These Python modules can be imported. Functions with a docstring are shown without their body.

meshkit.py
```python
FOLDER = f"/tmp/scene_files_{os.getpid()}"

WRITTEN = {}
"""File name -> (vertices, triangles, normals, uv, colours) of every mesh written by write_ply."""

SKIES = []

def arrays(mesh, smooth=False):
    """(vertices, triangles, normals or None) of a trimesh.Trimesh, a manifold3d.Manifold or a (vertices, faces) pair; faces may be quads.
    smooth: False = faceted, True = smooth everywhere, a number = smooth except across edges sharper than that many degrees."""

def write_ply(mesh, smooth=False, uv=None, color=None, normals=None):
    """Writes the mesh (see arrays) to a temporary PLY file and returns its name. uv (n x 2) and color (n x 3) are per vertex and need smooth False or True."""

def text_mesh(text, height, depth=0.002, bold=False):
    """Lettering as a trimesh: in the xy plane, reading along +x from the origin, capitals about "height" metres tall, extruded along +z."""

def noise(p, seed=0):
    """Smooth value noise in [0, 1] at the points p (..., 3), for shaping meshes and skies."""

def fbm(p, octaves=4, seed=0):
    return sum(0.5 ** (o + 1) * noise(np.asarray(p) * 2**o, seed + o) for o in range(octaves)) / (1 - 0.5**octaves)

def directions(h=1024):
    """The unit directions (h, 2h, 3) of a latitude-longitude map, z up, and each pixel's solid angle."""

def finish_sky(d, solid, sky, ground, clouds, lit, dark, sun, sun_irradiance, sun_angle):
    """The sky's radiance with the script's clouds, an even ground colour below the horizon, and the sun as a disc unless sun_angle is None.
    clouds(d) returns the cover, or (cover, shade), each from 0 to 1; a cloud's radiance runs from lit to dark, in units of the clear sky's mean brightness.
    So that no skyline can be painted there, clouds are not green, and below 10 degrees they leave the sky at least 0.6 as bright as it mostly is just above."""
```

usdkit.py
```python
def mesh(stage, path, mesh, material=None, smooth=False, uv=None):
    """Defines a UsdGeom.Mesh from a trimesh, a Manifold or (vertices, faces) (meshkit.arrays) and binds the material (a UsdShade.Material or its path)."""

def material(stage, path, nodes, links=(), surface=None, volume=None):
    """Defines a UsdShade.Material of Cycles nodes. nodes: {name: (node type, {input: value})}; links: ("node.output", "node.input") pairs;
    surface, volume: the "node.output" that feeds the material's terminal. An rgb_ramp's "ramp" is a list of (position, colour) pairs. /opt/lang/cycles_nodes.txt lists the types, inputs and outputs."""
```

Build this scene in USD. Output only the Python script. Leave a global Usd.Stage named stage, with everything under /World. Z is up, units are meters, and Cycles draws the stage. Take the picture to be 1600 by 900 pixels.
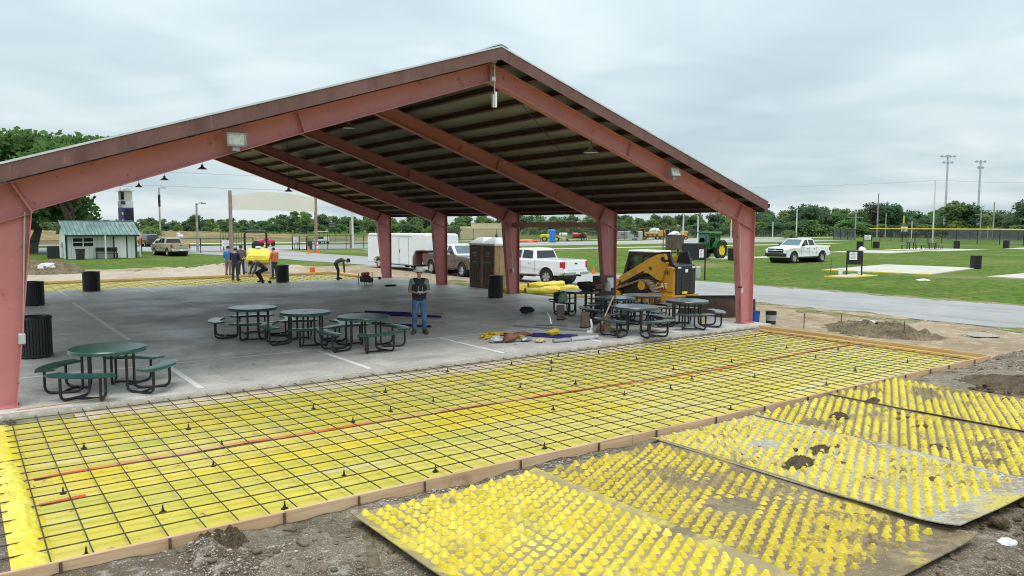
import math, random
import numpy as np, trimesh, manifold3d as m3
from manifold3d import Manifold
import usdkit, meshkit
from pxr import Usd, UsdGeom, UsdLux, UsdShade, Gf, Sdf, Vt

random.seed(7); rng = np.random.default_rng(7)
stage = Usd.Stage.CreateInMemory()
UsdGeom.SetStageUpAxis(stage, UsdGeom.Tokens.z); UsdGeom.SetStageMetersPerUnit(stage, 1.0)
W = UsdGeom.Xform.Define(stage, '/World'); stage.SetDefaultPrim(W.GetPrim())
UsdGeom.Scope.Define(stage, '/World/Looks')
PI = math.pi

# ------------------------------------------------------------------ camera
PITCH, ROLL, YAW, FPX, CAMH = math.radians(4.693), math.radians(0.229), math.radians(36.124), 1190.0, 2.9
_cp, _sp, _cr, _sr, _cy, _sy = math.cos(PITCH), math.sin(PITCH), math.cos(ROLL), math.sin(ROLL), math.cos(YAW), math.sin(YAW)
FWD = np.array([_sy * _cp, _cy * _cp, -_sp]); _r = np.array([_cy, -_sy, 0.0]); _u = np.cross(_r, FWD)
RGT, UPV = _cr * _r + _sr * _u, -_sr * _r + _cr * _u
cam = UsdGeom.Camera.Define(stage, '/World/camera')
cam.AddTransformOp().Set(Gf.Matrix4d(*RGT, 0, *UPV, 0, *(-FWD), 0, 0, 0, CAMH, 1))
cam.CreateHorizontalApertureAttr(36.0); cam.CreateVerticalApertureAttr(20.25)
cam.CreateFocalLengthAttr(36.0 * FPX / 1600); cam.CreateClippingRangeAttr(Gf.Vec2f(0.05, 5000))
EXPOSURE = 0.4
cam.CreateExposureAttr(EXPOSURE)

# ------------------------------------------------------------------ sky and sun (overcast)
SUN_EL, SUN_AZ = math.radians(72), math.radians(215)        # azimuth from +y towards +x: behind the camera
sd = np.array([math.sin(SUN_AZ) * math.cos(SUN_EL), math.cos(SUN_AZ) * math.cos(SUN_EL), math.sin(SUN_EL)])
SKY_STRENGTH = 0.1
dome = UsdLux.DomeLight.Define(stage, '/World/sky'); dome.CreateIntensityAttr(1.0)
dome.GetPrim().SetCustomDataByKey('kind', 'structure'); dome.GetPrim().SetCustomDataByKey('label', 'pale overcast sky with soft bright cloud')
sky_mat = usdkit.material(stage, '/World/Looks/sky', {
    'tc': ('texture_coordinate', {}),
    'sky': ('sky_texture', {'sky_type': 'single_scattering', 'sun_disc': False, 'sun_elevation': SUN_EL, 'sun_rotation': SUN_AZ}),
    'sep': ('separate_xyz', {}), 'ad': ('math', {'math_type': 'add', 'value2': 0.13}), 'mx': ('math', {'math_type': 'maximum', 'value2': 0.08}),
    'dx': ('math', {'math_type': 'divide'}), 'dy': ('math', {'math_type': 'divide'}), 'comb': ('combine_xyz', {'z': 3.7}),
    'n1': ('noise_texture', {'scale': 0.62, 'detail': 5.0, 'roughness': 0.46, 'distortion': 0.5}),
    'n2': ('noise_texture', {'scale': 1.7, 'detail': 4.0, 'roughness': 0.45, 'distortion': 0.6}),
    'mixn': ('mix_float', {'fac': 0.3}),
    'ramp': ('rgb_ramp', {'ramp': [(0.0, (4.0, 5.05, 5.6)), (0.36, (4.4, 5.5, 6.05)), (0.46, (5.1, 6.2, 6.65)), (0.55, (6.1, 7.0, 7.3)), (0.66, (7.3, 7.95, 8.1)), (1.0, (8.0, 8.4, 8.4))]}),
    'cover': ('mix', {'fac': 0.95}), 'zc': ('math', {'math_type': 'maximum', 'value2': 0.0}), 'grad': ('math', {'math_type': 'multiply_add', 'value2': 0.95, 'value3': 0.82}), 'ov': ('vector_math', {'math_type': 'scale'}),
    'bg': ('background_shader', {'strength': SKY_STRENGTH}),
}, [('tc.generated', 'sep.vector'), ('sep.z', 'ad.value1'), ('ad.value', 'mx.value1'), ('sep.x', 'dx.value1'), ('mx.value', 'dx.value2'), ('sep.y', 'dy.value1'), ('mx.value', 'dy.value2'),
    ('dx.value', 'comb.x'), ('dy.value', 'comb.y'), ('comb.vector', 'n1.vector'), ('comb.vector', 'n2.vector'), ('n1.fac', 'mixn.a'), ('n2.fac', 'mixn.b'), ('mixn.result', 'ramp.fac'),
    ('sky.color', 'cover.color1'), ('sep.z', 'zc.value1'), ('zc.value', 'grad.value1'), ('ramp.color', 'ov.vector1'), ('grad.value', 'ov.scale'), ('ov.vector', 'cover.color2'), ('cover.color', 'bg.color')], surface='bg.background')
UsdShade.MaterialBindingAPI.Apply(dome.GetPrim()).Bind(sky_mat)
sun = UsdLux.DistantLight.Define(stage, '/World/sun')
sun.CreateNormalizeAttr(True); sun.CreateIntensityAttr(0.38); sun.CreateAngleAttr(30.0); sun.CreateColorAttr(Gf.Vec3f(1.0, 0.97, 0.92))
_z = sd; _x = np.cross([0, 0, 1], _z); _x /= np.linalg.norm(_x); _yv = np.cross(_z, _x)
sun.AddTransformOp().Set(Gf.Matrix4d(*_x, 0, *_yv, 0, *_z, 0, 0, 0, 0, 1))

# ------------------------------------------------------------------ materials
M = {}
def pm(name, col, rough=0.6, metal=0.0, var=0.15, scale=4.0, bump=0.0, bscale=None, col2=None, detail=5.0, coat=0.0, spec=None, at=(0.35, 0.65), obj=False, rvar=0.0):
    p = {'roughness': rough, 'metallic': metal}
    if coat: p['coat_weight'] = coat; p['coat_roughness'] = 0.08
    if spec is not None: p['specular_ior_level'] = spec
    nodes = {'p': ('principled_bsdf', p), 'g': (('texture_coordinate' if obj else 'geometry'), {})}
    pos = 'g.object' if obj else 'g.position'
    c = np.array(col, float); c2 = np.array(col2, float) if col2 is not None else np.clip(c * (1 + var), 0, 1); c1 = c if col2 is not None else c * (1 - var)
    nodes['n'] = ('noise_texture', {'scale': scale, 'detail': detail, 'roughness': 0.6})
    nodes['r'] = ('rgb_ramp', {'ramp': [(at[0], tuple(c1)), (at[1], tuple(c2))]})
    links = [(pos, 'n.vector'), ('n.fac', 'r.fac'), ('r.color', 'p.base_color')]
    if bump:
        nodes['bn'] = ('noise_texture', {'scale': bscale or scale * 6, 'detail': 6.0, 'roughness': 0.65})
        nodes['b'] = ('bump', {'strength': 1.0, 'distance': bump})
        links += [(pos, 'bn.vector'), ('bn.fac', 'b.height'), ('b.normal', 'p.normal')]
    if rvar:
        nodes['mr'] = ('map_range', {'from_min': 0.3, 'from_max': 0.7, 'to_min': rough - rvar, 'to_max': rough + rvar})
        links += [('n.fac', 'mr.value'), ('mr.result', 'p.roughness')]
    M[name] = usdkit.material(stage, '/World/Looks/' + name, nodes, links, surface='p.BSDF')
    return M[name]

def layered(name, base, layers, rough=0.8, bump=0.0, bscale=20.0, spec=0.3, rough2=None, bstretch=None):
    """base colour, then layers (scale, lo, hi, colour, detail[, stretch]) mixed on top by noise of the position."""
    nodes = {'p': ('principled_bsdf', {'roughness': rough, 'specular_ior_level': spec}), 'g': ('geometry', {}), 'c0': ('color', {'value': base})}
    links = []; last = 'c0.color'
    for i, l in enumerate(layers):
        sc, lo, hi, col, det = l[:5]; st = l[5] if len(l) > 5 else (1, 1, 1)
        nodes[f'm{i}'] = ('mapping', {'scale': st, 'location': (i * 13.1, i * 7.7, i * 3.3)})
        nodes[f'n{i}'] = ('noise_texture', {'scale': sc, 'detail': det, 'roughness': 0.62})
        nodes[f'k{i}'] = ('map_range', {'from_min': lo, 'from_max': hi, 'clamp': True})
        nodes[f'x{i}'] = ('mix', {'color2': col})
        links += [('g.position', f'm{i}.vector'), (f'm{i}.vector', f'n{i}.vector'), (f'n{i}.fac', f'k{i}.value'), (f'k{i}.result', f'x{i}.fac'), (last, f'x{i}.color1')]
        last = f'x{i}.color'
    links.append((last, 'p.base_color'))
    if bump:
        nodes['bn'] = ('noise_texture', {'scale': bscale, 'detail': 8.0, 'roughness': 0.7}); nodes['b'] = ('bump', {'strength': 1.0, 'distance': bump})
        links += [('bn.fac', 'b.height'), ('b.normal', 'p.normal')]
        if bstretch: nodes['bm'] = ('mapping', {'scale': bstretch}); links += [('g.position', 'bm.vector'), ('bm.vector', 'bn.vector')]
        else: links += [('g.position', 'bn.vector')]
    if rough2:
        nodes['rk'] = ('map_range', {'from_min': 0.35, 'from_max': 0.65, 'to_min': rough2[0], 'to_max': rough2[1], 'clamp': True})
        links += [('n0.fac', 'rk.value'), ('rk.result', 'p.roughness')]
    M[name] = usdkit.material(stage, '/World/Looks/' + name, nodes, links, surface='p.BSDF')
    return M[name]

# steel frame paint: faded oxide red with rust blotches and streaks
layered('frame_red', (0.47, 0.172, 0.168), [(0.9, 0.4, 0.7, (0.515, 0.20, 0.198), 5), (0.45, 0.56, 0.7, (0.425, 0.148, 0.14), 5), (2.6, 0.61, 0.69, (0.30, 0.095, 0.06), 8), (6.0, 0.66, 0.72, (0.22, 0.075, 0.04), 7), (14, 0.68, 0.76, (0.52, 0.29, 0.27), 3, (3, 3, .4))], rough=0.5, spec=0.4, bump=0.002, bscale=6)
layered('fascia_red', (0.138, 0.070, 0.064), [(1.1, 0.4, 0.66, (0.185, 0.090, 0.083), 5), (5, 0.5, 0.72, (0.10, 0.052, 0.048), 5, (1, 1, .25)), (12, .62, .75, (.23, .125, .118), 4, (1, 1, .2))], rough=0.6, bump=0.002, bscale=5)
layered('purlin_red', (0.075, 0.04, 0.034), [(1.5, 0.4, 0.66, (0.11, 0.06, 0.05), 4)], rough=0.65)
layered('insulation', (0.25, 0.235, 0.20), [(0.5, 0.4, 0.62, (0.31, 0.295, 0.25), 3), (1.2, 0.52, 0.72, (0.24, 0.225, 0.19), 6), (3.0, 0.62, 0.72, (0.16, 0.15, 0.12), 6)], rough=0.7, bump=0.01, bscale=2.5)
layered('roof_top', (0.10, 0.055, 0.05), [(2, .4, .6, (.14, .08, .075), 4)], rough=0.5)
pm('drip_grey', (0.55, 0.57, 0.6), 0.4, 0.3, 0.12, 3)
layered('slab', (0.525, 0.495, 0.46), [(0.35, 0.38, 0.62, (0.47, 0.448, 0.42), 6), (1.6, 0.48, 0.66, (0.63, 0.60, 0.56), 8), (0.7, 0.57, 0.69, (0.37, 0.352, 0.335), 8, (0.5, 1.6, 1)), (2.4, .62, .69, (.31, .295, .28), 8), (7.0, 0.62, 0.72, (0.40, 0.39, 0.37), 6), (5.0, 0.66, 0.74, (0.11, 0.105, 0.10), 5), (28, .56, .72, (.2, .195, .19), 4)], rough=0.5, bump=0.001, bscale=9, spec=0.36, rough2=(0.36, 0.66))
layered('slab_edge', (0.40, 0.37, 0.32), [(3, 0.4, 0.62, (0.30, 0.27, 0.225), 6), (14, 0.55, 0.7, (0.5, 0.47, 0.42), 5)], rough=0.85, bump=0.008, bscale=25)
layered('court_paint', (0.82, 0.82, 0.81), [(6, 0.56, 0.72, (0.58, 0.58, 0.57), 7), (26, .62, .72, (.45, .45, .44), 4)], rough=0.6)
layered('asphalt', (0.30, 0.30, 0.302), [(0.9, 0.48, 0.66, (0.24, 0.228, 0.21), 7, (1.3, .05, 1)), (0.25, 0.4, 0.62, (0.35, 0.347, 0.345), 5), (1.4, 0.55, 0.72, (0.27, 0.267, 0.262), 6, (1, .3, 1)), (12, 0.62, 0.72, (0.22, 0.21, 0.2), 5)], rough=0.85, bump=0.004, bscale=40)
layered('pad_concrete', (0.47, 0.44, 0.385), [(0.6, 0.4, 0.65, (0.53, 0.50, 0.44), 5), (5, 0.58, 0.72, (0.36, 0.33, 0.28), 6)], rough=0.85)
layered('grass', (0.078, 0.142, 0.016), [(0.12, 0.4, 0.62, (0.115, 0.185, 0.022), 6), (0.55, 0.49, 0.64, (0.17, 0.185, 0.04), 8, (.6, 1.5, 1)), (2.5, 0.48, 0.62, (0.04, 0.083, 0.010), 8), (0.07, 0.58, 0.70, (0.21, 0.185, 0.08), 5), (16, 0.55, 0.75, (0.16, 0.21, 0.06), 4), (0.5, .6, .72, (.09, .16, .03), 3, (.06, 1, 1))], rough=0.9, bump=0.06, bscale=14, spec=0.12)
layered('tall_grass', (0.27, 0.20, 0.105), [(0.05, 0.42, 0.6, (0.19, 0.155, 0.07), 6), (0.6, 0.5, 0.7, (0.33, 0.25, 0.15), 6), (0.02, 0.56, 0.66, (0.12, 0.14, 0.05), 5)], rough=0.95, bump=0.25, bscale=1.5, spec=0.1)
layered('dirt', (0.155, 0.118, 0.078), [(0.5, 0.44, 0.58, (0.215, 0.172, 0.122), 8), (1.3, 0.5, 0.62, (0.105, 0.08, 0.054), 9), (6.0, 0.55, 0.64, (0.32, 0.285, 0.235), 8), (22, 0.56, 0.64, (0.085, 0.065, 0.045), 7), (60, .56, .64, (.42, .39, .34), 3)], rough=0.95, bump=0.03, bscale=26, spec=0.15)
layered('gravel', (0.235, 0.195, 0.145), [(0.8, 0.46, 0.58, (0.165, 0.125, 0.083), 9), (6, 0.54, 0.66, (0.36, 0.325, 0.28), 8), (20, 0.52, 0.62, (0.135, 0.112, 0.085), 6), (1.6, 0.53, 0.62, (0.12, 0.093, 0.064), 9), (55, .60, .66, (.5, .48, .45), 3)], rough=0.95, bump=0.03, bscale=45, spec=0.15)
layered('dry_dirt', (0.36, 0.275, 0.19), [(0.4, 0.42, 0.62, (0.28, 0.205, 0.135), 7), (2.2, 0.5, 0.7, (0.46, 0.385, 0.29), 7), (1.1, 0.6, 0.72, (0.175, 0.125, 0.08), 7), (12, 0.6, 0.73, (0.20, 0.15, 0.10), 6), (20, .62, .72, (.52, .46, .38), 4)], rough=0.95, bump=0.03, bscale=10, spec=0.12)
layered('pale_dirt', (0.43, 0.365, 0.29), [(0.3, 0.42, 0.62, (0.36, 0.295, 0.225), 6), (3, 0.52, 0.7, (0.50, 0.44, 0.37), 6), (1.2, .6, .72, (.25, .2, .15), 6)], rough=0.95, bump=0.03, bscale=6, spec=0.12)
layered('dark_soil', (0.105, 0.075, 0.047), [(3, 0.44, 0.6, (0.155, 0.114, 0.075), 9), (18, 0.52, 0.64, (0.06, 0.045, 0.03), 7), (50, .56, .66, (.22, .18, .14), 3)], rough=0.97, bump=0.05, bscale=22, spec=0.1)
layered('straw_dirt', (0.155, 0.12, 0.075), [(2.0, 0.42, 0.6, (0.235, 0.19, 0.125), 7), (14, 0.5, 0.66, (0.075, 0.055, 0.035), 6), (40, .56, .7, (.36, .3, .2), 4)], rough=0.97, bump=0.05, bscale=14, spec=0.1)
layered('verge', (0.27, 0.215, 0.13), [(0.9, 0.44, 0.56, (0.13, 0.16, 0.045), 8), (3, 0.5, 0.64, (0.33, 0.27, 0.18), 8), (9, 0.54, 0.64, (0.10, 0.12, 0.035), 7)], rough=0.95, bump=0.04, bscale=14, spec=0.1)
layered('clod', (0.12, 0.092, 0.063), [(6, 0.42, 0.62, (0.20, 0.16, 0.115), 7)], rough=0.97, bump=0.01, bscale=40, spec=0.1)
pm('stone', (0.33, 0.295, 0.245), 0.9, 0, 0.5, 45, 0.004, 60)
pm('pale_rock', (0.62, 0.62, 0.64), 0.9, 0, 0.2, 6, 0.01, 20)
layered('barrier_yellow', (0.59, 0.50, 0.07), [(0.16, 0.44, 0.58, (0.65, 0.55, 0.14), 4, (1, 1.6, 1)), (0.45, 0.52, 0.64, (0.68, 0.54, 0.04), 4, (.5, 2.2, 1)), (0.9, 0.58, 0.70, (0.66, 0.585, 0.28), 5, (.4, 2, 1)), (1.6, 0.60, 0.70, (0.44, 0.385, 0.19), 7), (7, 0.64, 0.69, (0.25, 0.19, 0.09), 8), (23, 0.68, 0.72, (0.2, 0.15, 0.08), 4), (0.6, .56, .68, (.50, .50, .10), 5, (.5, 2, 1))], rough=0.36, bump=0.045, bscale=1.6, spec=0.5, bstretch=(.45, 1.5, 1))
layered('barrier_dusty', (0.60, 0.51, 0.345), [(0.5, 0.47, 0.62, (0.60, 0.52, 0.19), 5), (2.0, 0.5, 0.66, (0.58, 0.49, 0.42), 6)], rough=0.6, bump=0.02, bscale=3)
layered('sheet_yellow', (0.68, 0.55, 0.05), [(1.5, 0.45, 0.65, (0.72, 0.62, 0.11), 4), (5, .58, .68, (.5, .4, .07), 7), (8, 0.66, 0.74, (0.4, 0.3, 0.08), 5)], rough=0.35, bump=0.01, bscale=5)
layered('sheet_gold', (0.70, 0.545, 0.05), [(0.25, 0.46, 0.6, (0.66, 0.57, 0.18), 5, (1, 2, 1)), (0.9, 0.55, 0.68, (0.62, 0.5, 0.1), 6, (.5, 2, 1)), (7, 0.64, 0.69, (0.25, 0.19, 0.09), 8)], rough=0.32, bump=0.04, bscale=1.6, spec=0.5, bstretch=(.45, 1.5, 1))
layered('tape_red', (0.60, 0.10, 0.035), [(1.5, 0.45, 0.65, (0.66, 0.20, 0.09), 5), (0.35, 0.5, 0.62, (0.60, 0.36, 0.2), 4)], rough=0.45)
pm('rebar', (0.068, 0.052, 0.036), 0.7, 0.1, 0.5, 9)
layered('lumber', (0.50, 0.33, 0.195), [(2.0, 0.42, 0.62, (0.58, 0.41, 0.265), 5, (.35, 1, 3)), (16, 0.5, 0.68, (0.41, 0.25, 0.135), 5, (.05, .05, 3)), (1.3, 0.64, 0.74, (0.27, 0.17, 0.10), 6)], rough=0.75, bump=0.002, bscale=30)
layered('lumber_gold', (0.53, 0.335, 0.12), [(2.0, 0.42, 0.62, (0.60, 0.405, 0.175), 5, (1, .35, 3)), (16, 0.5, 0.68, (0.43, 0.26, 0.09), 5, (.05, .05, 3))], rough=0.75)
pm('black_plastic', (0.012, 0.012, 0.013), 0.45, 0, 0.3, 8)
pm('black_metal', (0.014, 0.014, 0.015), 0.4, 0, 0.3, 6)
pm('soft_black', (0.02, 0.02, 0.022), 0.85, 0, 0.3, 9, 0.004, 40)
pm('table_green', (0.012, 0.062, 0.050), 0.3, 0, 0.2, 5, coat=0.3)
pm('table_dark', (0.035, 0.056, 0.062), 0.3, 0, 0.25, 3, coat=0.3)
pm('white_paint', (0.78, 0.79, 0.81), 0.22, 0, 0.03, 2, coat=0.6)
pm('trailer_white', (0.74, 0.75, 0.77), 0.35, 0, 0.04, 1.5)
pm('dull_white', (0.66, 0.67, 0.67), 0.5, 0, 0.1, 6)
pm('ram_brown', (0.065, 0.042, 0.038), 0.22, 0.2, 0.2, 3, coat=0.7, col2=(0.10, 0.068, 0.062))
pm('tan_paint', (0.36, 0.31, 0.215), 0.32, 0.15, 0.1, 3, coat=0.5)
pm('dark_paint', (0.014, 0.014, 0.018), 0.2, 0, 0.2, 3, coat=0.7)
pm('silver_paint', (0.42, 0.43, 0.45), 0.28, 0.4, 0.1, 3, coat=0.5)
pm('red_paint', (0.46, 0.022, 0.04), 0.3, 0, 0.15, 3, coat=0.5)
pm('glass_dark', (0.012, 0.016, 0.02), 0.06, 0, 0.2, 2, spec=0.6)
pm('glass_sky', (0.07, 0.115, 0.145), 0.05, 0, 0.2, 1, spec=0.8)
pm('glass_green', (0.035, 0.075, 0.07), 0.06, 0, 0.2, 1, spec=0.7)
pm('tyre', (0.018, 0.017, 0.016), 0.85, 0, 0.3, 10, 0.004, 40)
pm('alloy', (0.50, 0.51, 0.53), 0.3, 0.7, 0.1, 6)
pm('chrome', (0.62, 0.63, 0.65), 0.15, 0.95, 0.05, 4)
pm('tail_red', (0.42, 0.012, 0.02), 0.2, 0, 0.1, 5, coat=0.5)
pm('lamp_clear', (0.75, 0.76, 0.74), 0.12, 0, 0.05, 5, coat=0.5)
layered('cat_yellow', (0.53, 0.27, 0.022), [(1.2, 0.45, 0.65, (0.58, 0.315, 0.04), 5), (3, 0.56, 0.66, (0.36, 0.2, 0.05), 8), (9, 0.62, 0.7, (0.20, 0.125, 0.05), 7)], rough=0.4, spec=0.4)
pm('machine_yellow', (0.64, 0.54, 0.03), 0.35, 0, 0.12, 4, coat=0.3)
pm('machine_orange', (0.42, 0.24, 0.06), 0.5, 0, 0.25, 2)
pm('mud_track', (0.13, 0.095, 0.06), 0.9, 0, 0.4, 8, 0.01, 30, col2=(0.26, 0.2, 0.14))
pm('tractor_green', (0.018, 0.12, 0.022), 0.3, 0, 0.15, 3, coat=0.4)
pm('rim_yellow', (0.80, 0.60, 0.012), 0.4, 0, 0.1, 5)
pm('toilet_brown', (0.105, 0.06, 0.035), 0.6, 0, 0.2, 4, 0.003, 12)
pm('toilet_tan', (0.37, 0.245, 0.13), 0.6, 0, 0.15, 4, 0.003, 12)
pm('toilet_white', (0.70, 0.72, 0.74), 0.45, 0, 0.06, 4)
pm('toilet_blue', (0.01, 0.16, 0.56), 0.45, 0, 0.15, 4)
pm('cone_orange', (0.78, 0.13, 0.035), 0.5, 0, 0.12, 5)
layered('rust_steel', (0.085, 0.055, 0.042), [(3, 0.42, 0.62, (0.13, 0.088, 0.068), 6), (10, 0.55, 0.7, (0.07, 0.05, 0.04), 5)], rough=0.7)
pm('steel_grey', (0.33, 0.345, 0.36), 0.4, 0.5, 0.15, 5)
pm('galv', (0.48, 0.49, 0.50), 0.45, 0.3, 0.12, 4)
pm('wood_pole', (0.32, 0.29, 0.26), 0.85, 0, 0.25, 3)
pm('pole_white', (0.60, 0.60, 0.585), 0.6, 0, 0.1, 3)
pm('billboard_post', (0.28, 0.20, 0.155), 0.7, 0, 0.15, 2)
pm('billboard', (0.72, 0.655, 0.57), 0.75, 0, 0.04, 0.6)
pm('foul_yellow', (0.72, 0.52, 0.03), 0.5, 0, 0.1, 3)
layered('shed_wall', (0.66, 0.68, 0.65), [(0.8, 0.4, 0.65, (0.72, 0.74, 0.72), 5), (5, .6, .72, (.54, .55, .52), 5)], rough=0.6)
layered('shed_roof', (0.10, 0.165, 0.155), [(0.5, 0.4, 0.65, (0.145, 0.215, 0.205), 5), (7, 0.5, 0.7, (0.28, 0.36, 0.34), 5, (1, .12, .12))], rough=0.38, spec=0.5)
pm('shed_trim', (0.015, 0.04, 0.036), 0.6, 0, 0.2, 4)
pm('beige_building', (0.58, 0.48, 0.30), 0.7, 0, 0.1, 0.5)
pm('paper', (0.74, 0.75, 0.77), 0.7, 0, 0.06, 9)
pm('print_grey', (0.25, 0.27, 0.29), 0.7, 0, 0.1, 9)
pm('purple', (0.09, 0.04, 0.26), 0.5, 0, 0.15, 3)
pm('cream', (0.62, 0.55, 0.45), 0.6, 0, 0.1, 3)
pm('navy_pole', (0.016, 0.018, 0.12), 0.4, 0, 0.2, 5)
pm('blue_bucket', (0.01, 0.09, 0.36), 0.4, 0, 0.15, 5)
pm('white_plastic', (0.78, 0.78, 0.77), 0.45, 0, 0.06, 7)
pm('harness_yellow', (0.62, 0.43, 0.03), 0.6, 0, 0.25, 20)
pm('leather', (0.20, 0.085, 0.05), 0.6, 0, 0.3, 9)
pm('tan_boot', (0.19, 0.14, 0.09), 0.8, 0, 0.25, 12)
pm('wood_handle', (0.56, 0.44, 0.27), 0.6, 0, 0.15, 7)
pm('red_plastic', (0.55, 0.04, 0.03), 0.4, 0, 0.12, 5)
pm('pink_red', (0.55, 0.03, 0.07), 0.4, 0, 0.15, 3)
pm('skin', (0.50, 0.28, 0.195), 0.55, 0, 0.08, 12)
pm('hair', (0.03, 0.02, 0.015), 0.7, 0, 0.3, 30)
pm('shirt_green', (0.17, 0.25, 0.20), 0.9, 0, 0.12, 14)
pm('vest_navy', (0.016, 0.018, 0.030), 0.75, 0, 0.25, 14, 0.004, 30)
pm('jeans', (0.045, 0.10, 0.20), 0.9, 0, 0.3, 5, col2=(0.11, 0.19, 0.32))
pm('jeans_dark', (0.028, 0.040, 0.068), 0.9, 0, 0.25, 6)
pm('shirt_blue', (0.03, 0.14, 0.40), 0.85, 0, 0.12, 10)
pm('shirt_navy', (0.014, 0.020, 0.055), 0.85, 0, 0.2, 10)
pm('shirt_grey', (0.115, 0.12, 0.122), 0.9, 0, 0.2, 10)
pm('shirt_orange', (0.66, 0.17, 0.055), 0.85, 0, 0.12, 10)
pm('khaki', (0.19, 0.15, 0.12), 0.9, 0, 0.15, 10)
pm('shoe_brown', (0.10, 0.065, 0.04), 0.7, 0, 0.25, 15)
pm('roof_grey', (0.38, 0.40, 0.42), 0.4, 0.4, 0.1, 2)
pm('bark', (0.085, 0.065, 0.05), 0.95, 0, 0.3, 3, 0.02, 12)
pm('lens', (0.55, 0.57, 0.52), 0.15, 0, 0.25, 14, coat=0.5)
pm('lens_white', (0.75, 0.75, 0.70), 0.3, 0, 0.08, 6)
pm('net_white', (0.6, 0.6, 0.6), 0.6)

def leaf(name, a, b, sc=0.35):
    M[name] = usdkit.material(stage, '/World/Looks/' + name, {
        'g': ('geometry', {}), 'o': ('object_info', {}), 'n': ('noise_texture', {'scale': sc, 'detail': 3.0}),
        'r': ('rgb_ramp', {'ramp': [(0.3, a), (0.7, b)]}), 'h': ('hsv', {'saturation': 1.0}),
        'mh': ('map_range', {'to_min': 0.475, 'to_max': 0.525}), 'mv': ('map_range', {'to_min': 0.72, 'to_max': 1.3}),
        'd': ('principled_bsdf', {'roughness': 0.75, 'specular_ior_level': 0.15}), 't': ('translucent_bsdf', {}), 'x': ('mix_closure', {'fac': 0.42})},
        [('g.position', 'n.vector'), ('n.fac', 'r.fac'), ('r.color', 'h.color'), ('o.random', 'mh.value'), ('mh.result', 'h.hue'), ('g.random_per_island', 'mv.value'), ('mv.result', 'h.value'),
         ('h.color', 'd.base_color'), ('h.color', 't.color'), ('d.BSDF', 'x.closure1'), ('t.BSDF', 'x.closure2')], surface='x.closure')
leaf('leaf_mid', (0.15, 0.245, 0.105), (0.23, 0.335, 0.13))
leaf('leaf_dark', (0.10, 0.18, 0.10), (0.155, 0.25, 0.125))
leaf('leaf_light', (0.195, 0.315, 0.10), (0.27, 0.39, 0.13))
leaf('leaf_grey', (0.13, 0.14, 0.105), (0.19, 0.19, 0.15))
leaf('leaf_near', (0.115, 0.205, 0.06), (0.21, 0.33, 0.095), 0.5)

def see_through(name, col, solid, rough=0.6):
    M[name] = usdkit.material(stage, '/World/Looks/' + name, {'t': ('transparent_bsdf', {}), 'd': ('principled_bsdf', {'base_color': col, 'roughness': rough}), 'x': ('mix_closure', {'fac': solid})},
        [('t.BSDF', 'x.closure1'), ('d.BSDF', 'x.closure2')], surface='x.closure')
see_through('chain_link', (0.02, 0.022, 0.024), 0.30)
see_through('windscreen_mesh', (0.035, 0.038, 0.045), 0.62)
M['cab_glass'] = usdkit.material(stage, '/World/Looks/cab_glass', {'t': ('transparent_bsdf', {'color': (0.42, 0.52, 0.5)}), 'g': ('glossy_bsdf', {'roughness': 0.03}), 'f': ('fresnel', {'IOR': 1.5}), 'x': ('mix_closure', {})},
    [('f.fac', 'x.fac'), ('t.BSDF', 'x.closure1'), ('g.BSDF', 'x.closure2')], surface='x.closure')

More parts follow.
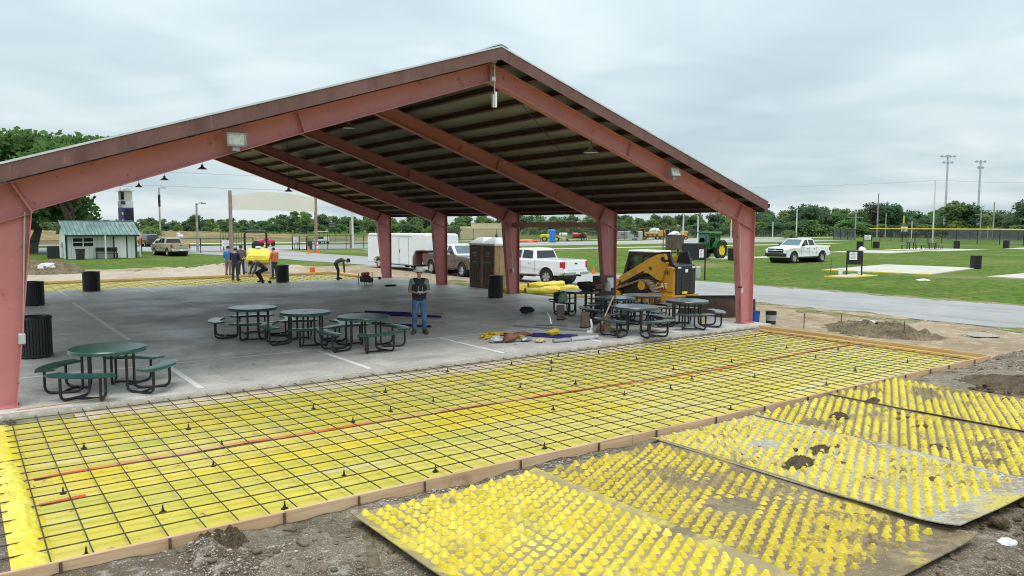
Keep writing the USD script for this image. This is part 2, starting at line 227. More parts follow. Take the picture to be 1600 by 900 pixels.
# ------------------------------------------------------------------ mesh builder
def rotz(a): c, s = math.cos(a), math.sin(a); return np.array([[c, -s, 0], [s, c, 0], [0, 0, 1.0]])
def roty(a): c, s = math.cos(a), math.sin(a); return np.array([[c, 0, s], [0, 1, 0], [-s, 0, c.real]])
def rotx(a): c, s = math.cos(a), math.sin(a); return np.array([[1, 0, 0], [0, c, -s], [0, s, c]])
def unit(v): v = np.asarray(v, float); return v / (np.linalg.norm(v) + 1e-12)
def axes_of(d):
    d = unit(d); h = np.array([0, 0, 1.0]) if abs(d[2]) < 0.9 else np.array([1.0, 0, 0])
    x = unit(np.cross(h, d)); return x, np.cross(d, x), d
BOXF = np.array([[0, 2, 1], [0, 3, 2], [4, 5, 6], [4, 6, 7], [0, 1, 5], [0, 5, 4], [1, 2, 6], [1, 6, 5], [2, 3, 7], [2, 7, 6], [3, 0, 4], [3, 4, 7]])

class MB:
    def __init__(s): s.v, s.f, s.n = [], [], 0
    def add(s, v, f):
        v = np.asarray(v, float); f = np.asarray(f, int)
        if f.shape[1] == 4: f = np.vstack([f[:, [0, 1, 2]], f[:, [0, 2, 3]]])
        s.v.append(v); s.f.append(f + s.n); s.n += len(v); return s
    def box(s, c, size, R=None):
        a = np.array([[-1, -1, -1], [1, -1, -1], [1, 1, -1], [-1, 1, -1], [-1, -1, 1], [1, -1, 1], [1, 1, 1], [-1, 1, 1]]) * np.asarray(size) / 2
        if R is not None: a = a @ np.asarray(R).T
        return s.add(a + np.asarray(c), BOXF)
    def rbox(s, c, size, r=0.02, R=None):
        h = np.asarray(size, float) / 2; r = min(r, *(h * .95)); p = []
        for sx in (-1, 1):
            for sy in (-1, 1):
                for sz in (-1, 1):
                    k = np.array([sx, sy, sz])
                    for e in range(3):
                        q = k * (h - r); q[e] = k[e] * h[e]; p.append(q)
        p = np.array(p)
        if R is not None: p = p @ np.asarray(R).T
        return s.hull(p + np.asarray(c))
    def hull(s, pts):
        m = Manifold.hull_points(np.asarray(pts, float)).to_mesh(); return s.add(m.vert_properties[:, :3], m.tri_verts)
    def man(s, m): m = m.to_mesh(); return s.add(m.vert_properties[:, :3], m.tri_verts)
    def cyl(s, p0, p1, r0, r1=None, n=12, caps=True):
        r1 = r0 if r1 is None else r1; p0, p1 = np.asarray(p0, float), np.asarray(p1, float); x, y, d = axes_of(p1 - p0)
        t = np.arange(n) * 2 * PI / n; ring = np.outer(np.cos(t), x) + np.outer(np.sin(t), y)
        v = np.vstack([p0 + ring * r0, p1 + ring * r1]); i = np.arange(n); j = (i + 1) % n
        f = np.vstack([np.stack([i, j, j + n], 1), np.stack([i, j + n, i + n], 1)])
        if caps:
            f = np.vstack([f, [[0, k + 1, k] for k in range(1, n - 1)], [[n, n + k, n + k + 1] for k in range(1, n - 1)]])
        return s.add(v, f)
    def tube(s, pts, r, n=8, closed=False):
        P = np.asarray(pts, float); m = len(P); rr = np.broadcast_to(np.asarray(r, float), m)
        T = np.array([unit(P[(i + 1) % m] - P[i - 1]) if closed or 0 < i < m - 1 else unit(P[1] - P[0] if i == 0 else P[-1] - P[-2]) for i in range(m)])
        x, y, _ = axes_of(T[0]); V = []; t = np.arange(n) * 2 * PI / n
        for i in range(m):
            x = unit(x - T[i] * (x @ T[i])); y = np.cross(T[i], x)
            V.append(P[i] + rr[i] * (np.outer(np.cos(t), x) + np.outer(np.sin(t), y)))
        V = np.vstack(V); F = []; a = np.arange(n); b = (a + 1) % n
        for i in range(m if closed else m - 1):
            o, q = i * n, ((i + 1) % m) * n
            F += [np.stack([o + a, o + b, q + b], 1), np.stack([o + a, q + b, q + a], 1)]
        if not closed:
            F += [np.array([[0, k + 1, k] for k in range(1, n - 1)]), np.array([[(m - 1) * n, (m - 1) * n + k, (m - 1) * n + k + 1] for k in range(1, n - 1)])]
        return s.add(V, np.vstack(F))
    def lathe(s, prof, n=16, o=(0, 0, 0), d=(0, 0, 1)):
        x, y, d = axes_of(d); o = np.asarray(o, float); t = np.arange(n) * 2 * PI / n
        V = np.vstack([o + d * z + max(r, 1e-4) * (np.outer(np.cos(t), x) + np.outer(np.sin(t), y)) for r, z in prof]); F = []; a = np.arange(n); b = (a + 1) % n
        for i in range(len(prof) - 1):
            F += [np.stack([i * n + a, i * n + b, (i + 1) * n + b], 1), np.stack([i * n + a, (i + 1) * n + b, (i + 1) * n + a], 1)]
        return s.add(V, np.vstack(F))
    def prism(s, poly, o, u, v, w, t0, t1):
        """polygon (list of 2D) in axes u, v at o, extruded along w from t0 to t1."""
        P = np.asarray(poly, float); u, v, w, o = (np.asarray(k, float) for k in (u, v, w, o))
        if np.sum(P[:, 0] * np.roll(P[:, 1], -1) - np.roll(P[:, 0], -1) * P[:, 1]) < 0: P = P[::-1]
        if np.cross(u, v) @ w < 0: P = P[::-1]
        n = len(P); base = o + np.outer(P[:, 0], u) + np.outer(P[:, 1], v)
        V = np.vstack([base + w * t0, base + w * t1]); tri = m3.triangulate([P if np.cross(u, v) @ w > 0 else P]) if False else ear(P)
        i = np.arange(n); j = (i + 1) % n
        F = np.vstack([tri[:, ::-1], tri + n, np.stack([i, j, j + n], 1), np.stack([i, j + n, i + n], 1)])
        if t1 < t0: F = F[:, ::-1]
        return s.add(V, F)
    def arr(s): return np.vstack(s.v), np.vstack(s.f)
    def move(s, R=None, t=(0, 0, 0)):
        s.v = [(k @ np.asarray(R).T if R is not None else k) + np.asarray(t, float) for k in s.v]; return s

def ear(P):
    """simple ear clipping (orientation independent of the axes: works in index space)."""
    P = np.asarray(P, float); n = len(P); area = np.sum(P[:, 0] * np.roll(P[:, 1], -1) - np.roll(P[:, 0], -1) * P[:, 1])
    idx = list(range(n)); flip = area < 0
    if flip: idx = idx[::-1]
    out = []; guard = 0
    def cr(a, b, c): return (b[0] - a[0]) * (c[1] - a[1]) - (b[1] - a[1]) * (c[0] - a[0])
    while len(idx) > 3 and guard < 5000:
        guard += 1; done = False
        for k in range(len(idx)):
            a, b, c = idx[k - 1], idx[k], idx[(k + 1) % len(idx)]
            if cr(P[a], P[b], P[c]) <= 1e-12: continue
            if any(cr(P[a], P[b], P[q]) >= 0 and cr(P[b], P[c], P[q]) >= 0 and cr(P[c], P[a], P[q]) >= 0 for q in idx if q not in (a, b, c)): continue
            out.append((a, b, c)); idx.pop(k); done = True; break
        if not done: idx.pop(0)
    out.append(tuple(idx))
    o = np.array(out)
    return o[:, ::-1] if flip else o

# ------------------------------------------------------------------ scene tree
_used = {}
def uniq(parent, name):
    k = (parent, name); i = _used.get(k, 0); _used[k] = i + 1
    return f'{parent}/{name}' if i == 0 else f'{parent}/{name}_{i:03d}'
def tag(p, label=None, cat=None, group=None, kind=None):
    for k, x in (('label', label), ('category', cat), ('group', group), ('kind', kind)):
        if x: p.SetCustomDataByKey(k, x)
    return p
def place(x, loc, rz, sc=1.0):
    a = UsdGeom.Xformable(x); 
    a.AddTranslateOp().Set(Gf.Vec3d(*map(float, loc))); a.AddRotateZOp().Set(math.degrees(rz)); a.AddScaleOp().Set(Gf.Vec3f(*(np.broadcast_to(sc, 3).astype(float).tolist())))
def thing(name, label, cat, loc=(0, 0, 0), rz=0.0, group=None, kind=None, sc=1.0):
    x = UsdGeom.Xform.Define(stage, uniq('/World', name)); place(x, loc, rz, sc)
    return tag(x.GetPrim(), label, cat, group, kind)
def holder(name, parent):
    return UsdGeom.Xform.Define(stage, uniq(str(parent.GetPath()), name)).GetPrim()
def put(name, mb, mat, parent=None, smooth=False, label=None, kind=None):
    p = str(parent.GetPath()) if parent is not None else '/World'
    m = usdkit.mesh(stage, uniq(p, name), mb.arr() if isinstance(mb, MB) else mb, M[mat] if isinstance(mat, str) else mat, smooth).GetPrim()
    m.GetAttribute('doubleSided').Set(True) if m.HasAttribute('doubleSided') else UsdGeom.Mesh(m).CreateDoubleSidedAttr(True)
    return tag(m, label, None, None, kind)
def struct(name, mb, mat, smooth=False, label=None, kind='structure'): return put(name, mb, mat, None, smooth, label, kind)
def copy(src, name, label, loc, rz=0.0, group=None, sc=1.0, cat=None):
    was = src.GetCustomData()
    x = UsdGeom.Xform.Define(stage, uniq('/World', name)); p = x.GetPrim()
    p.GetReferences().AddInternalReference(src.GetPath())
    UsdGeom.Xformable(x).ClearXformOpOrder()
    for op, val in (('xformOp:translate', Gf.Vec3d(*map(float, loc))), ('xformOp:rotateZ', math.degrees(rz)), ('xformOp:scale', Gf.Vec3f(*(np.broadcast_to(sc, 3).astype(float).tolist())))):
        p.GetAttribute(op).Set(val)
    p.GetAttribute('xformOpOrder').Set(Vt.TokenArray(['xformOp:translate', 'xformOp:rotateZ', 'xformOp:scale']))
    tag(p, label or was['label'], cat or was['category'], group or was.get('group')); p.SetInstanceable(True)
    return p
ORD = ['leftmost', 'second', 'third', 'fourth', 'fifth', 'sixth', 'seventh', 'eighth', 'ninth', 'tenth', 'eleventh', 'twelfth', 'thirteenth', 'fourteenth', 'fifteenth', 'sixteenth', 'seventeenth', 'eighteenth', 'nineteenth', 'twentieth']
def az(deg):      # heading: degrees from +y towards +x, for things built facing +x
    return math.radians(90 - deg)

# ================================================================== THE SETTING
def grid(x0, x1, y0, y1, res, zf):
    nx, ny = max(2, int((x1 - x0) / res) + 1), max(2, int((y1 - y0) / res) + 1)
    X, Y = np.meshgrid(np.linspace(x0, x1, nx), np.linspace(y0, y1, ny), indexing='ij')
    Z = zf(X, Y); i = np.arange(nx * ny).reshape(nx, ny)
    return np.stack([X, Y, Z], -1).reshape(-1, 3), np.stack([i[:-1, :-1], i[1:, :-1], i[1:, 1:], i[:-1, 1:]], -1).reshape(-1, 4)
def fb(X, Y, s, o=4, seed=0): return meshkit.fbm(np.stack([X * s, Y * s, np.zeros_like(X) + seed * 3.7], -1), o, seed)
def patch(name, x0, x1, y0, y1, res, mat, base, amp, edge, seed, sc=1.2, extra=None, kind='structure', label=None):
    def zf(X, Y):
        d = np.minimum(np.minimum(X - x0, x1 - X), np.minimum(Y - y0, y1 - Y)) + (fb(X, Y, 0.9 / edge, 3, seed + 9) - 0.62) * edge * 1.6
        t = np.clip(d / (edge * 0.35), -1, 1)
        z = base + amp * (fb(X, Y, sc, 5, seed) - 0.35) - 0.06 * (1 - t) ** 2
        return z + (extra(X, Y) if extra else 0)
    return struct(name, grid(x0, x1, y0, y1, res, zf), mat, True, label, kind)

LAWN = -0.16
struct('ground', (np.array([[-900, -300, LAWN], [1300, -300, LAWN], [1300, 1300, LAWN], [-900, 1300, LAWN]], float), np.array([[0, 1, 2, 3]])), 'grass', label='green mown lawn')
struct('tall_grass_field', grid(-260, 74, 131, 420, 1.6, lambda X, Y: -0.2 + 0.75 * fb(X, Y, 0.35, 4, 3) * np.clip((Y - 131) / 6, 0, 1)), 'tall_grass', True, 'field of dry tan grass in front of the woods')

def strip(name, pts_l, pts_r, z, mat, kind='structure', label=None, wob=0.12, seed=0):
    L, R = np.asarray(pts_l, float), np.asarray(pts_r, float)
    def dens(P):
        out = []
        for a, b in zip(P[:-1], P[1:]):
            k = max(2, int(np.linalg.norm(b - a) / 0.8)); out += [a + (b - a) * t for t in np.arange(k) / k]
        return np.array(out + [P[-1]])
    n = max(len(dens(L)), len(dens(R)))
    def res(P):
        s = np.r_[0, np.cumsum(np.linalg.norm(np.diff(P, axis=0), axis=1))]; t = np.linspace(0, s[-1], n); return np.stack([np.interp(t, s, P[:, 0]), np.interp(t, s, P[:, 1])], 1)
    L, R = res(L), res(R); g = np.random.default_rng(seed); w = meshkit.noise(np.stack([np.arange(n) * .35, np.zeros(n), np.zeros(n) + seed], 1)) - .5
    d = np.array([unit(np.r_[r - l, 0])[:2] for l, r in zip(L, R)]); L = L + d * w[:, None] * wob * 2; R = R + d * w[::-1][:, None] * wob * 2
    V = np.vstack([np.c_[L, np.full(n, z)], np.c_[R, np.full(n, z)]]); i = np.arange(n - 1)
    return struct(name, (V, np.stack([i, i + n, i + n + 1, i + 1], 1)), mat, False, label, kind)

strip('road', [(25.7, -70), (25.6, 20), (25.4, 52), (22.5, 74), (17, 93)], [(33.6, -70), (33.4, 30), (32.6, 60), (31.2, 78), (31.5, 93)], LAWN + 0.012, 'asphalt', label='grey asphalt drive past the pavilion', seed=1)
strip('cross_road', [(-120, 111), (160, 113)], [(-120, 92), (160, 92)], LAWN + 0.008, 'asphalt', label='grey road behind the shed', seed=2)
strip('far_road', [(-160, 128), (220, 130)], [(-160, 122.5), (220, 124)], LAWN + 0.016, 'pad_concrete', label='pale road at the foot of the tan field', seed=3)
for k, (l, r) in enumerate([([(44, 79.5), (130, 79.0)], [(44, 76.6), (130, 76)]), ([(84, 108), (128, 108)], [(84, 105.5), (128, 105.5)]), ([(62, 47.5), (74, 47.8)], [(62, 45.2), (74, 45.6)]), ([(40, 86.3), (56, 86.3)], [(40, 84.6), (56, 84.6)]), ([(120, 118), (170, 118)], [(120, 112.5), (170, 112.5)])]):
    strip('footpath', l, r, LAWN + 0.02, 'pad_concrete', seed=10 + k)
def pad(poly, label, z=LAWN + 0.06, edge=None):
    p = MB(); P = np.asarray(poly, float); p.prism(P, (0, 0, 0), (1, 0, 0), (0, 1, 0), (0, 0, 1), LAWN - 0.05, z)
    o = struct('concrete_pad', p, 'pad_concrete', False, label)
    if edge:
        q = MB()
        for a, b in edge:
            a, b = np.r_[P[a], 0], np.r_[P[b], 0]; d = unit(b - a); nrm = np.array([d[1], -d[0], 0]); c = (a + b) / 2
            q.box(c + [0, 0, z + 0.004 - 0.05] + nrm * 0.03, (np.linalg.norm(b - a) + .1, 0.16, 0.108), np.stack([d, -nrm, [0, 0, 1]], 1))
        put('painted_edge', q, 'foul_yellow', o)
    return o
pad([(49.3, 30.4), (50.4, 23.6), (61.5, 25.4), (60.6, 31.8)], 'large pale concrete pad in the lawn right of the small sign board', edge=[(0, 1)])
pad([(42.8, 26.2), (43.4, 25.0), (46.4, 25.0), (46.6, 26.6)], 'small yellow edged concrete pad under the sign board', edge=[(0, 1), (1, 2)])
pad([(51.3, 20.6), (51.0, 15), (62, 13.8), (62, 20.6)], 'pale concrete pad at the right edge of the lawn')
pad([(85, 51.5), (87, 45.5), (97, 46.5), (95, 53)], 'concrete pad behind the white pickup on the lawn')
pad([(99, 52.5), (101, 46), (113, 45.5), (113, 54.5)], 'concrete pad under the picnic table on the lawn')
pad([(121, 46.5), (122, 38), (134, 38), (132, 47.5)], 'far concrete pad beside the rightmost bin')
pad([(56.5, 48.5), (57, 45.4), (63, 45.4), (63, 49)], 'concrete pad under the green tractor')

# dirt, gravel and soil round the two pits
def front_extra(X, Y):
    z = 0.10 * np.exp(-(((X - 21) / 2.6) ** 2 + ((Y - 6.4) / 1.6) ** 2)) + 0.0 * Y
    for cx, cy, h, s in ((1.75, 7.02, .17, .25), (1.15, 6.75, .11, .3), (2.3, 6.5, .06, .4), (16.5, 6.9, .1, .5), (19.6, 7.1, .08, .5), (22.6, 6.0, .1, .8)):
        z = z + h * np.exp(-(((X - cx) / s) ** 2 + ((Y - cy) / (s * .8)) ** 2)) * (0.5 + fb(X, Y, 6, 3, 5))
    z = z - 0.25 * np.clip((Y - 7.36) / .06, 0, 1)
    z = z + 0.030 * (fb(X, Y, 7.0, 3, 77) - .5) + 0.03 * np.abs(fb(X, Y, 2.6, 3, 78) - .5)
    rut = np.exp(-((X - 18) / 4) ** 2) * np.exp(-((Y - 4.8) / 1.3) ** 2) * np.sin((Y * 0.9 - X * 0.2) * 14) * 0.012
    return z + rut
patch('dirt_ground', -6, 26.2, -3, 8.2, 0.055, 'dirt', -0.125, 0.12, 0.5, 11, 1.1, front_extra, label='churned brown dirt in front of the form boards')
patch('gravel_ground', -3, 19.6, 5.75, 8.3, 0.05, 'gravel', -0.125, 0.17, 0.6, 21, 1.5, front_extra, label='grey gravel along the foot of the form boards')
patch('dark_soil_ground', 8.5, 26.0, -2, 7.0, 0.06, 'dark_soil', -0.115, 0.19, 1.0, 31, 1.0, front_extra, label='dark damp soil beside the yellow panels')
patch('dry_dirt_ground', 18.0, 25.9, 6.2, 53, 0.16, 'dry_dirt', -0.125, 0.13, 1.2, 41, 0.9, label='dry tan dirt between the pavilion and the drive')
patch('pale_dirt_ground', -14, 21, 44.2, 56, 0.16, 'pale_dirt', -0.125, 0.12, 1.2, 51, 0.7, label='pale bare dirt behind the far pit')
patch('dark_trench_edge', 4.5, 12, 53.6, 55.6, 0.12, 'dry_dirt', -0.05, 0.35, 1.0, 61, 0.9, label='brown strip of dug earth in front of the shed lawn')
patch('left_dirt_ground', -14, 0.62, 6.3, 14.2, 0.06, 'gravel', -0.115, 0.09, 0.3, 71, 1.0, label='grey gravel left of the front pit')
patch('verge_grass', 18.9, 22.2, 23.6, 35.5, 0.14, 'verge', -0.085, 0.10, 1.3, 81, 1.0, label='patchy grass along the side of the pavilion slab')
patch('lawn_edge', 32.7, 34.6, 2, 64, 0.12, 'verge', -0.158, 0.05, 0.8, 95, 1.4, label='worn dry edge of the lawn along the drive')
patch('road_verge_grass', 24.0, 26.1, 7.5, 22, 0.1, 'verge', -0.125, 0.09, 1.0, 91, 1.3, label='thin grass along the edge of the drive')

def mound(name, label, cat, c, rx, ry, h, mat, seed, lumps=0.35, n=34, kind=None):
    t = thing(name, label, cat, c, kind=kind)
    def zf(X, Y):
        r = np.sqrt((X / rx) ** 2 + (Y / ry) ** 2) + (fb(X, Y, 1.9 / min(rx, ry), 4, seed) - .5) * 1.1
        return h * np.clip(1 - r ** 1.6, -0.25, 1) * (1 - lumps + lumps * 2 * fb(X, Y, 5 / min(rx, ry, 1.0), 4, seed + 1))
    V, Fc = grid(-rx * 1.35, rx * 1.35, -ry * 1.35, ry * 1.35, max(rx, ry) * 2.7 / n / 1.7, zf); keep = (V[Fc][:, :, 2] > -0.10 * h).any(1); Fc = Fc[keep]; cc = trimesh.Trimesh(V, np.vstack([Fc[:, :3], Fc[:, [0, 2, 3]]]), process=False); lab_ = trimesh.graph.connected_component_labels(cc.face_adjacency, node_count=len(cc.faces)); big = np.bincount(lab_).argmax(); Fc = Fc[lab_[:len(Fc)] == big]; used = np.unique(Fc); mp = -np.ones(len(V), int); mp[used] = np.arange(len(used))
    put('earth', (V[used], mp[Fc]), mat, t, True); return t
mound('dirt_mound', 'low mound of loose brown dirt behind the right end form board', 'dirt mound', (21.1, 11.2, -0.13), 1.0, 1.8, 0.30, 'straw_dirt', 3, .85, 70)
mound('dirt_mound', 'pile of dark dirt and broken concrete left of the shed lawn', 'dirt mound', (4.2, 54.0, -0.12), 2.6, 1.6, 0.75, 'straw_dirt', 5, .7, 50)
mound('dirt_mound', 'heap of pale spoil behind the far pit, left of the workers', 'dirt mound', (14.3, 52.6, -0.12), 3.4, 1.7, 0.35, 'pale_dirt', 6, .6)
mound('dirt_mound', 'dark lump of wet soil against the front form board, near its left end', 'dirt mound', (1.85, 7.05, -0.1), 0.3, 0.24, 0.2, 'dark_soil', 7, .6)
mound('dirt_mound', 'long low heap of brown dirt and matting beside the far pit form', 'dirt mound', (19.9, 43.5, -0.1), 1.0, 2.6, 0.22, 'dry_dirt', 8, .6)

# clods and stones: a few shapes, scattered
def lump_mesh(seed, sub=2, rough=0.5, flat=0.6):
    s = trimesh.creation.icosphere(subdivisions=sub); v = s.vertices; v = v * (1 + rough * (meshkit.fbm(v * 1.7 + seed * 9.1, 4, seed) - .5)[:, None] * 1.6); v[:, 2] *= flat; return v, s.faces
def scatter(name, label, protos, mat, pts, sizes, seed):
    pi = UsdGeom.PointInstancer.Define(stage, uniq('/World', name)); p = pi.GetPrim(); tag(p, label, None, None, 'stuff'); g = np.random.default_rng(seed)
    paths = []
    for k, pr in enumerate(protos):
        m = usdkit.mesh(stage, f'{p.GetPath()}/shape_{k:03d}', pr, M[mat], True); paths.append(m.GetPath())
    pi.CreatePrototypesRel().SetTargets(paths); n = len(pts)
    pi.CreateProtoIndicesAttr(Vt.IntArray.FromNumpy(g.integers(0, len(protos), n).astype(np.int32)))
    pi.CreatePositionsAttr(Vt.Vec3fArray.FromNumpy(np.asarray(pts, np.float32))); pi.CreateScalesAttr(Vt.Vec3fArray.FromNumpy(np.repeat(np.asarray(sizes, np.float32)[:, None], 3, 1)))
    a = g.uniform(0, 2 * PI, n); q = np.stack([np.cos(a / 2), np.zeros(n), np.zeros(n), np.sin(a / 2)], 1)
    pi.CreateOrientationsAttr(Vt.QuathArray([Gf.Quath(float(w), 0, 0, float(z)) for w, _, _, z in q])); return p
g = np.random.default_rng(5)
lumps = [lump_mesh(k, 2, 0.7) for k in range(4)]; stones = [lump_mesh(k + 20, 1, 0.5) for k in range(4)]
def gz(x, y, base=-0.125, amp=.12, seed=11): 
    X, Y = np.asarray(x), np.asarray(y); return base + amp * (fb(X, Y, 1.1, 5, seed) - .35) + front_extra(X, Y)
x, y = g.uniform(0, 25, 5200), g.uniform(1.5, 7.3, 5200); sz = np.exp(g.normal(-4.3, 0.6, 5200)).clip(.006, .075)
scatter('dirt_clods', 'brown clods of dirt strewn over the ground in the foreground', lumps, 'clod', np.stack([x, y, gz(x, y) + sz * .3], 1), sz, 1)
x = g.uniform(8, 25, 4200); y = g.uniform(1.0, 6.2, 4200); sz = np.exp(g.normal(-3.8, 0.6, 4200)).clip(.008, .12)
scatter('soil_clods', 'dark wet clods of soil at the right of the yellow panels', lumps, 'dark_soil', np.stack([x, y, gz(x, y, -.115, .19, 31) + sz * .3], 1), sz, 2)
x = g.uniform(0, 20.5, 14000); y = 7.32 - np.abs(g.normal(0, .8, 14000)); sz = np.exp(g.normal(-4.95, 0.45, 14000)).clip(.004, .022)
scatter('gravel_stones', 'loose grey gravel stones along the form boards', stones, 'stone', np.stack([x, y, gz(x, y, -.125, .15, 21) + sz * .3], 1), sz, 3)
x = g.uniform(18.9, 25.4, 900); y = g.uniform(7, 45, 900); sz = np.exp(g.normal(-3.4, 0.5, 900)).clip(.012, .12)
scatter('dry_clods', 'dry tan clods on the dirt beside the drive', lumps, 'dry_dirt', np.stack([x, y, np.full(900, -.13) + sz * .2], 1), sz, 4)

# ------------------------------------------------------------------ slab
sl = MB(); sl.box((8.1, 26.0, -0.16), (23.0, 24.5, 0.32)); slab = struct('concrete_slab', sl, 'slab', label='grey sealed concrete floor of the pavilion')
def edge_zf():
    m = MB(); xs = np.linspace(-3.4, 19.62, 300); n = len(xs); r = np.random.default_rng(4)
    zt = 0.002 - 0.012 * meshkit.noise(np.stack([xs * 3, xs * 0, xs * 0], 1)); out = 13.715 - 0.035 * meshkit.noise(np.stack([xs * 2.2, xs * 0 + 5, xs * 0], 1))
    V = np.vstack([np.c_[xs, np.full(n, 13.80), zt + 0.002], np.c_[xs, out + .03, zt], np.c_[xs, out, zt - 0.02], np.c_[xs, out - .02, np.full(n, -0.08)], np.c_[xs, out - .015, np.full(n, -.3)]])
    i = np.arange(n - 1); F = np.vstack([np.stack([k * n + i, (k + 1) * n + i, (k + 1) * n + i + 1, k * n + i + 1], 1) for k in range(4)]); return V, F
put('broken_edge', edge_zf(), 'slab_edge', slab, True)
def line(x0, y0, x1, y1, w=0.07):
    a, b = np.array([x0, y0, 0.0]), np.array([x1, y1, 0.0]); d = unit(b - a); n = np.array([-d[1], d[0], 0]) * w / 2; z = np.array([0, 0, 0.004])
    put('court_line', (np.array([a - n, b - n, b + n, a + n]) + z, np.array([[0, 1, 2, 3]])), 'court_paint', slab)
line(0.85, 16.85, 14.0, 16.85, .085); line(16.0, 16.85, 18.7, 16.85)
for x in (3.4, 6.66, 9.98, 13.0, 15.95): line(x, 16.81, x, 13.98, 0.11)
line(3.4, 20.9, 3.4, 32.2, 0.12); line(3.52, 34.8, 3.52, 37.9, 0.11); line(6.78, 34.9, 6.78, 37.9, 0.11); line(6.8, 26.2, 6.8, 32.2); line(13.1, 20.8, 13.1, 32.2); line(13.1, 34.8, 13.1, 37.9, .1); line(16.4, 34.8, 16.4, 37.9, .1); line(10.05, 34.8, 10.05, 37.9, .1)
for y in (29.0, 26.1, 22.9, 20.0): line(1.6, y, 3.34, y, .09)
for y in (26.1, 22.9, 20.0): line(13.16, y, 18.6, y, .085)
line(6.86, 20.0, 13.04, 20.0, .085); line(6.86, 32.2, 13.04, 32.2, .09); line(1.6, 34.8, 18.6, 34.8, .09); line(9.98, 20.04, 9.98, 26.0, .06)

# ------------------------------------------------------------------ the two pits: barrier sheet, tape, rebar, chairs, form boards
def pit(y0, y1, near):
    x0, x1 = 0.50, 18.72
    where = 'front' if near else 'far'
    b = thing('vapor_barrier', f'yellow plastic vapor barrier sheet lining the {where} pit', 'plastic sheet', (x0, y0, 0))
    def zf(X, Y):
        u = (Y + y0); z = -0.150 + 0.026 * fb(X, Y * 2.4, 0.8, 4, 3) * 1.0 + 0.008 * np.sin(u * 9 + 2 * fb(X, Y, .5, 2, 8))
        return z - 0.10 * (np.maximum(0, 0.12 - X) / 0.12) * 0
    put('sheet', grid(0, x1 - x0, 0, y1 - y0, 0.07 if near else 0.16, zf), 'barrier_yellow', b, True)
    if near:
        d = MB(); put('dusty_strip', grid(0.9, 18.1, y1 - y0 - 0.75, y1 - y0 + 0.02, 0.06, lambda X, Y: zf(X, Y) + 0.016 * fb(X, Y, 1.4, 3, 4) - 0.006 + 0.03 * np.clip((Y - (y1 - y0 - .2)) / .2, 0, 1) - 0.05 * np.clip((y1 - y0 - .25 - .45 * fb(X, Y * 0, .6, 4, 5) - Y) / .15, 0, 1)), 'barrier_dusty', b, True)
        put('overlap_sheet', grid(0.3, 18.1, 1.75, 3.02, 0.07, lambda X, Y: zf(X, Y) + .006 - .06 * np.clip((1.95 + .25 * fb(X, Y * 0, .5, 3, 9) - Y) / .12, 0, 1) - .03 * np.clip((fb(X, Y * 0, .25, 2, 3) - .62) / .05, 0, 1)), 'sheet_gold', b, True)
        for (xa, xb, yy, w) in ((0.12, 18.0, 10.46 - y0, 0.05), (0.10, 0.55, 9.5 - y0, 0.05)):
            n = 220; xs = np.linspace(xa, xb, n); yc = yy + 0.10 * (fb(xs, xs * 0, .6, 3, 2) - .5) * 2 + 0.10 * np.sin(xs * .42); zz = zf(xs, yc) + 0.016
            ww = w * (0.7 + 0.6 * fb(xs, xs * 0 + 4, 1.3, 2, 6)); V = np.vstack([np.c_[xs, yc - ww, zz], np.c_[xs, yc + ww, zz]]); i = np.arange(n - 1)
            put('seam_tape', (V, np.stack([i, i + 1, i + n + 1, i + n], 1)), 'tape_red', b, True)
    r = thing('rebar_grid', f'grid of tied rebar over the yellow sheet in the {where} pit', 'rebar grid', (x0, y0, 0))
    gq = np.random.default_rng(8); n = 19 if near else 12
    for k in range(n):
        yy = 0.20 + k * (y1 - y0 - 0.26) / (n - 1); xs = np.linspace(-0.32 if near and k < 12 else -.05, x1 - x0 - 0.02, 40); m = MB()
        m.tube(np.c_[xs, yy + 0.03 * (fb(xs, xs * 0 + k, .5, 2, k) - .5) * 2, -0.075 + 0.012 * (fb(xs, xs * 0 + k, .9, 2, k + 4) - .5)], 0.0072, 6); put('rebar', m, 'rebar', r, True)
    n = 58 if near else 44
    for k in range(n):
        xx = 0.08 + k * (x1 - x0 - 0.2) / (n - 1) + gq.normal(0, .012); ys = np.linspace(0.03, y1 - y0 + (0.10 if near else -.05), 16); m = MB()
        z = -0.060 + 0.012 * (fb(ys, ys * 0 + k, .9, 2, k) - .5)
        if near and gq.random() < .5: z[-1] += .02
        m.tube(np.c_[np.full(16, xx) + 0.02 * (fb(ys, ys * 0 + k, .4, 2, k) - .5), ys, z], 0.0072, 6); put('rebar', m, 'rebar', r, True)
pit(7.42, 13.68, True); pit(38.42, 44.4, False)
ex = MB(); ex.add(*grid(0, 1, 0, 1, .5, lambda X, Y: X * 0)); 
cr = thing('crumpled_sheet', 'crumpled bright yellow plastic along the left end of the front pit', 'plastic sheet', (0.42, 9.5, 0))
put('sheet', grid(-0.16, 0.26, -2.02, 3.9, 0.022, lambda X, Y: -0.095 - .035 * np.clip(X / .2, 0, 1) + (0.03 + .07 * np.exp(-((Y + .1) / 1.3) ** 2)) * np.clip(1 - np.abs(X - .03 - .12 * (fb(X * 0, Y, 1.1, 2, 3) - .5)) / (.10 + .12 * fb(X * 0, Y, 1.7, 2, 9)), 0, 1) ** .7 * (.35 + .65 * np.abs(np.sin(6 * fb(X * 1.6, Y, 2.3, 4, 6) * PI))) - 0.06 * np.clip((X - .15 - .07 * fb(X * 0, Y, 1.3, 3, 21)) / .05, 0, 1)), 'sheet_yellow', cr, True)

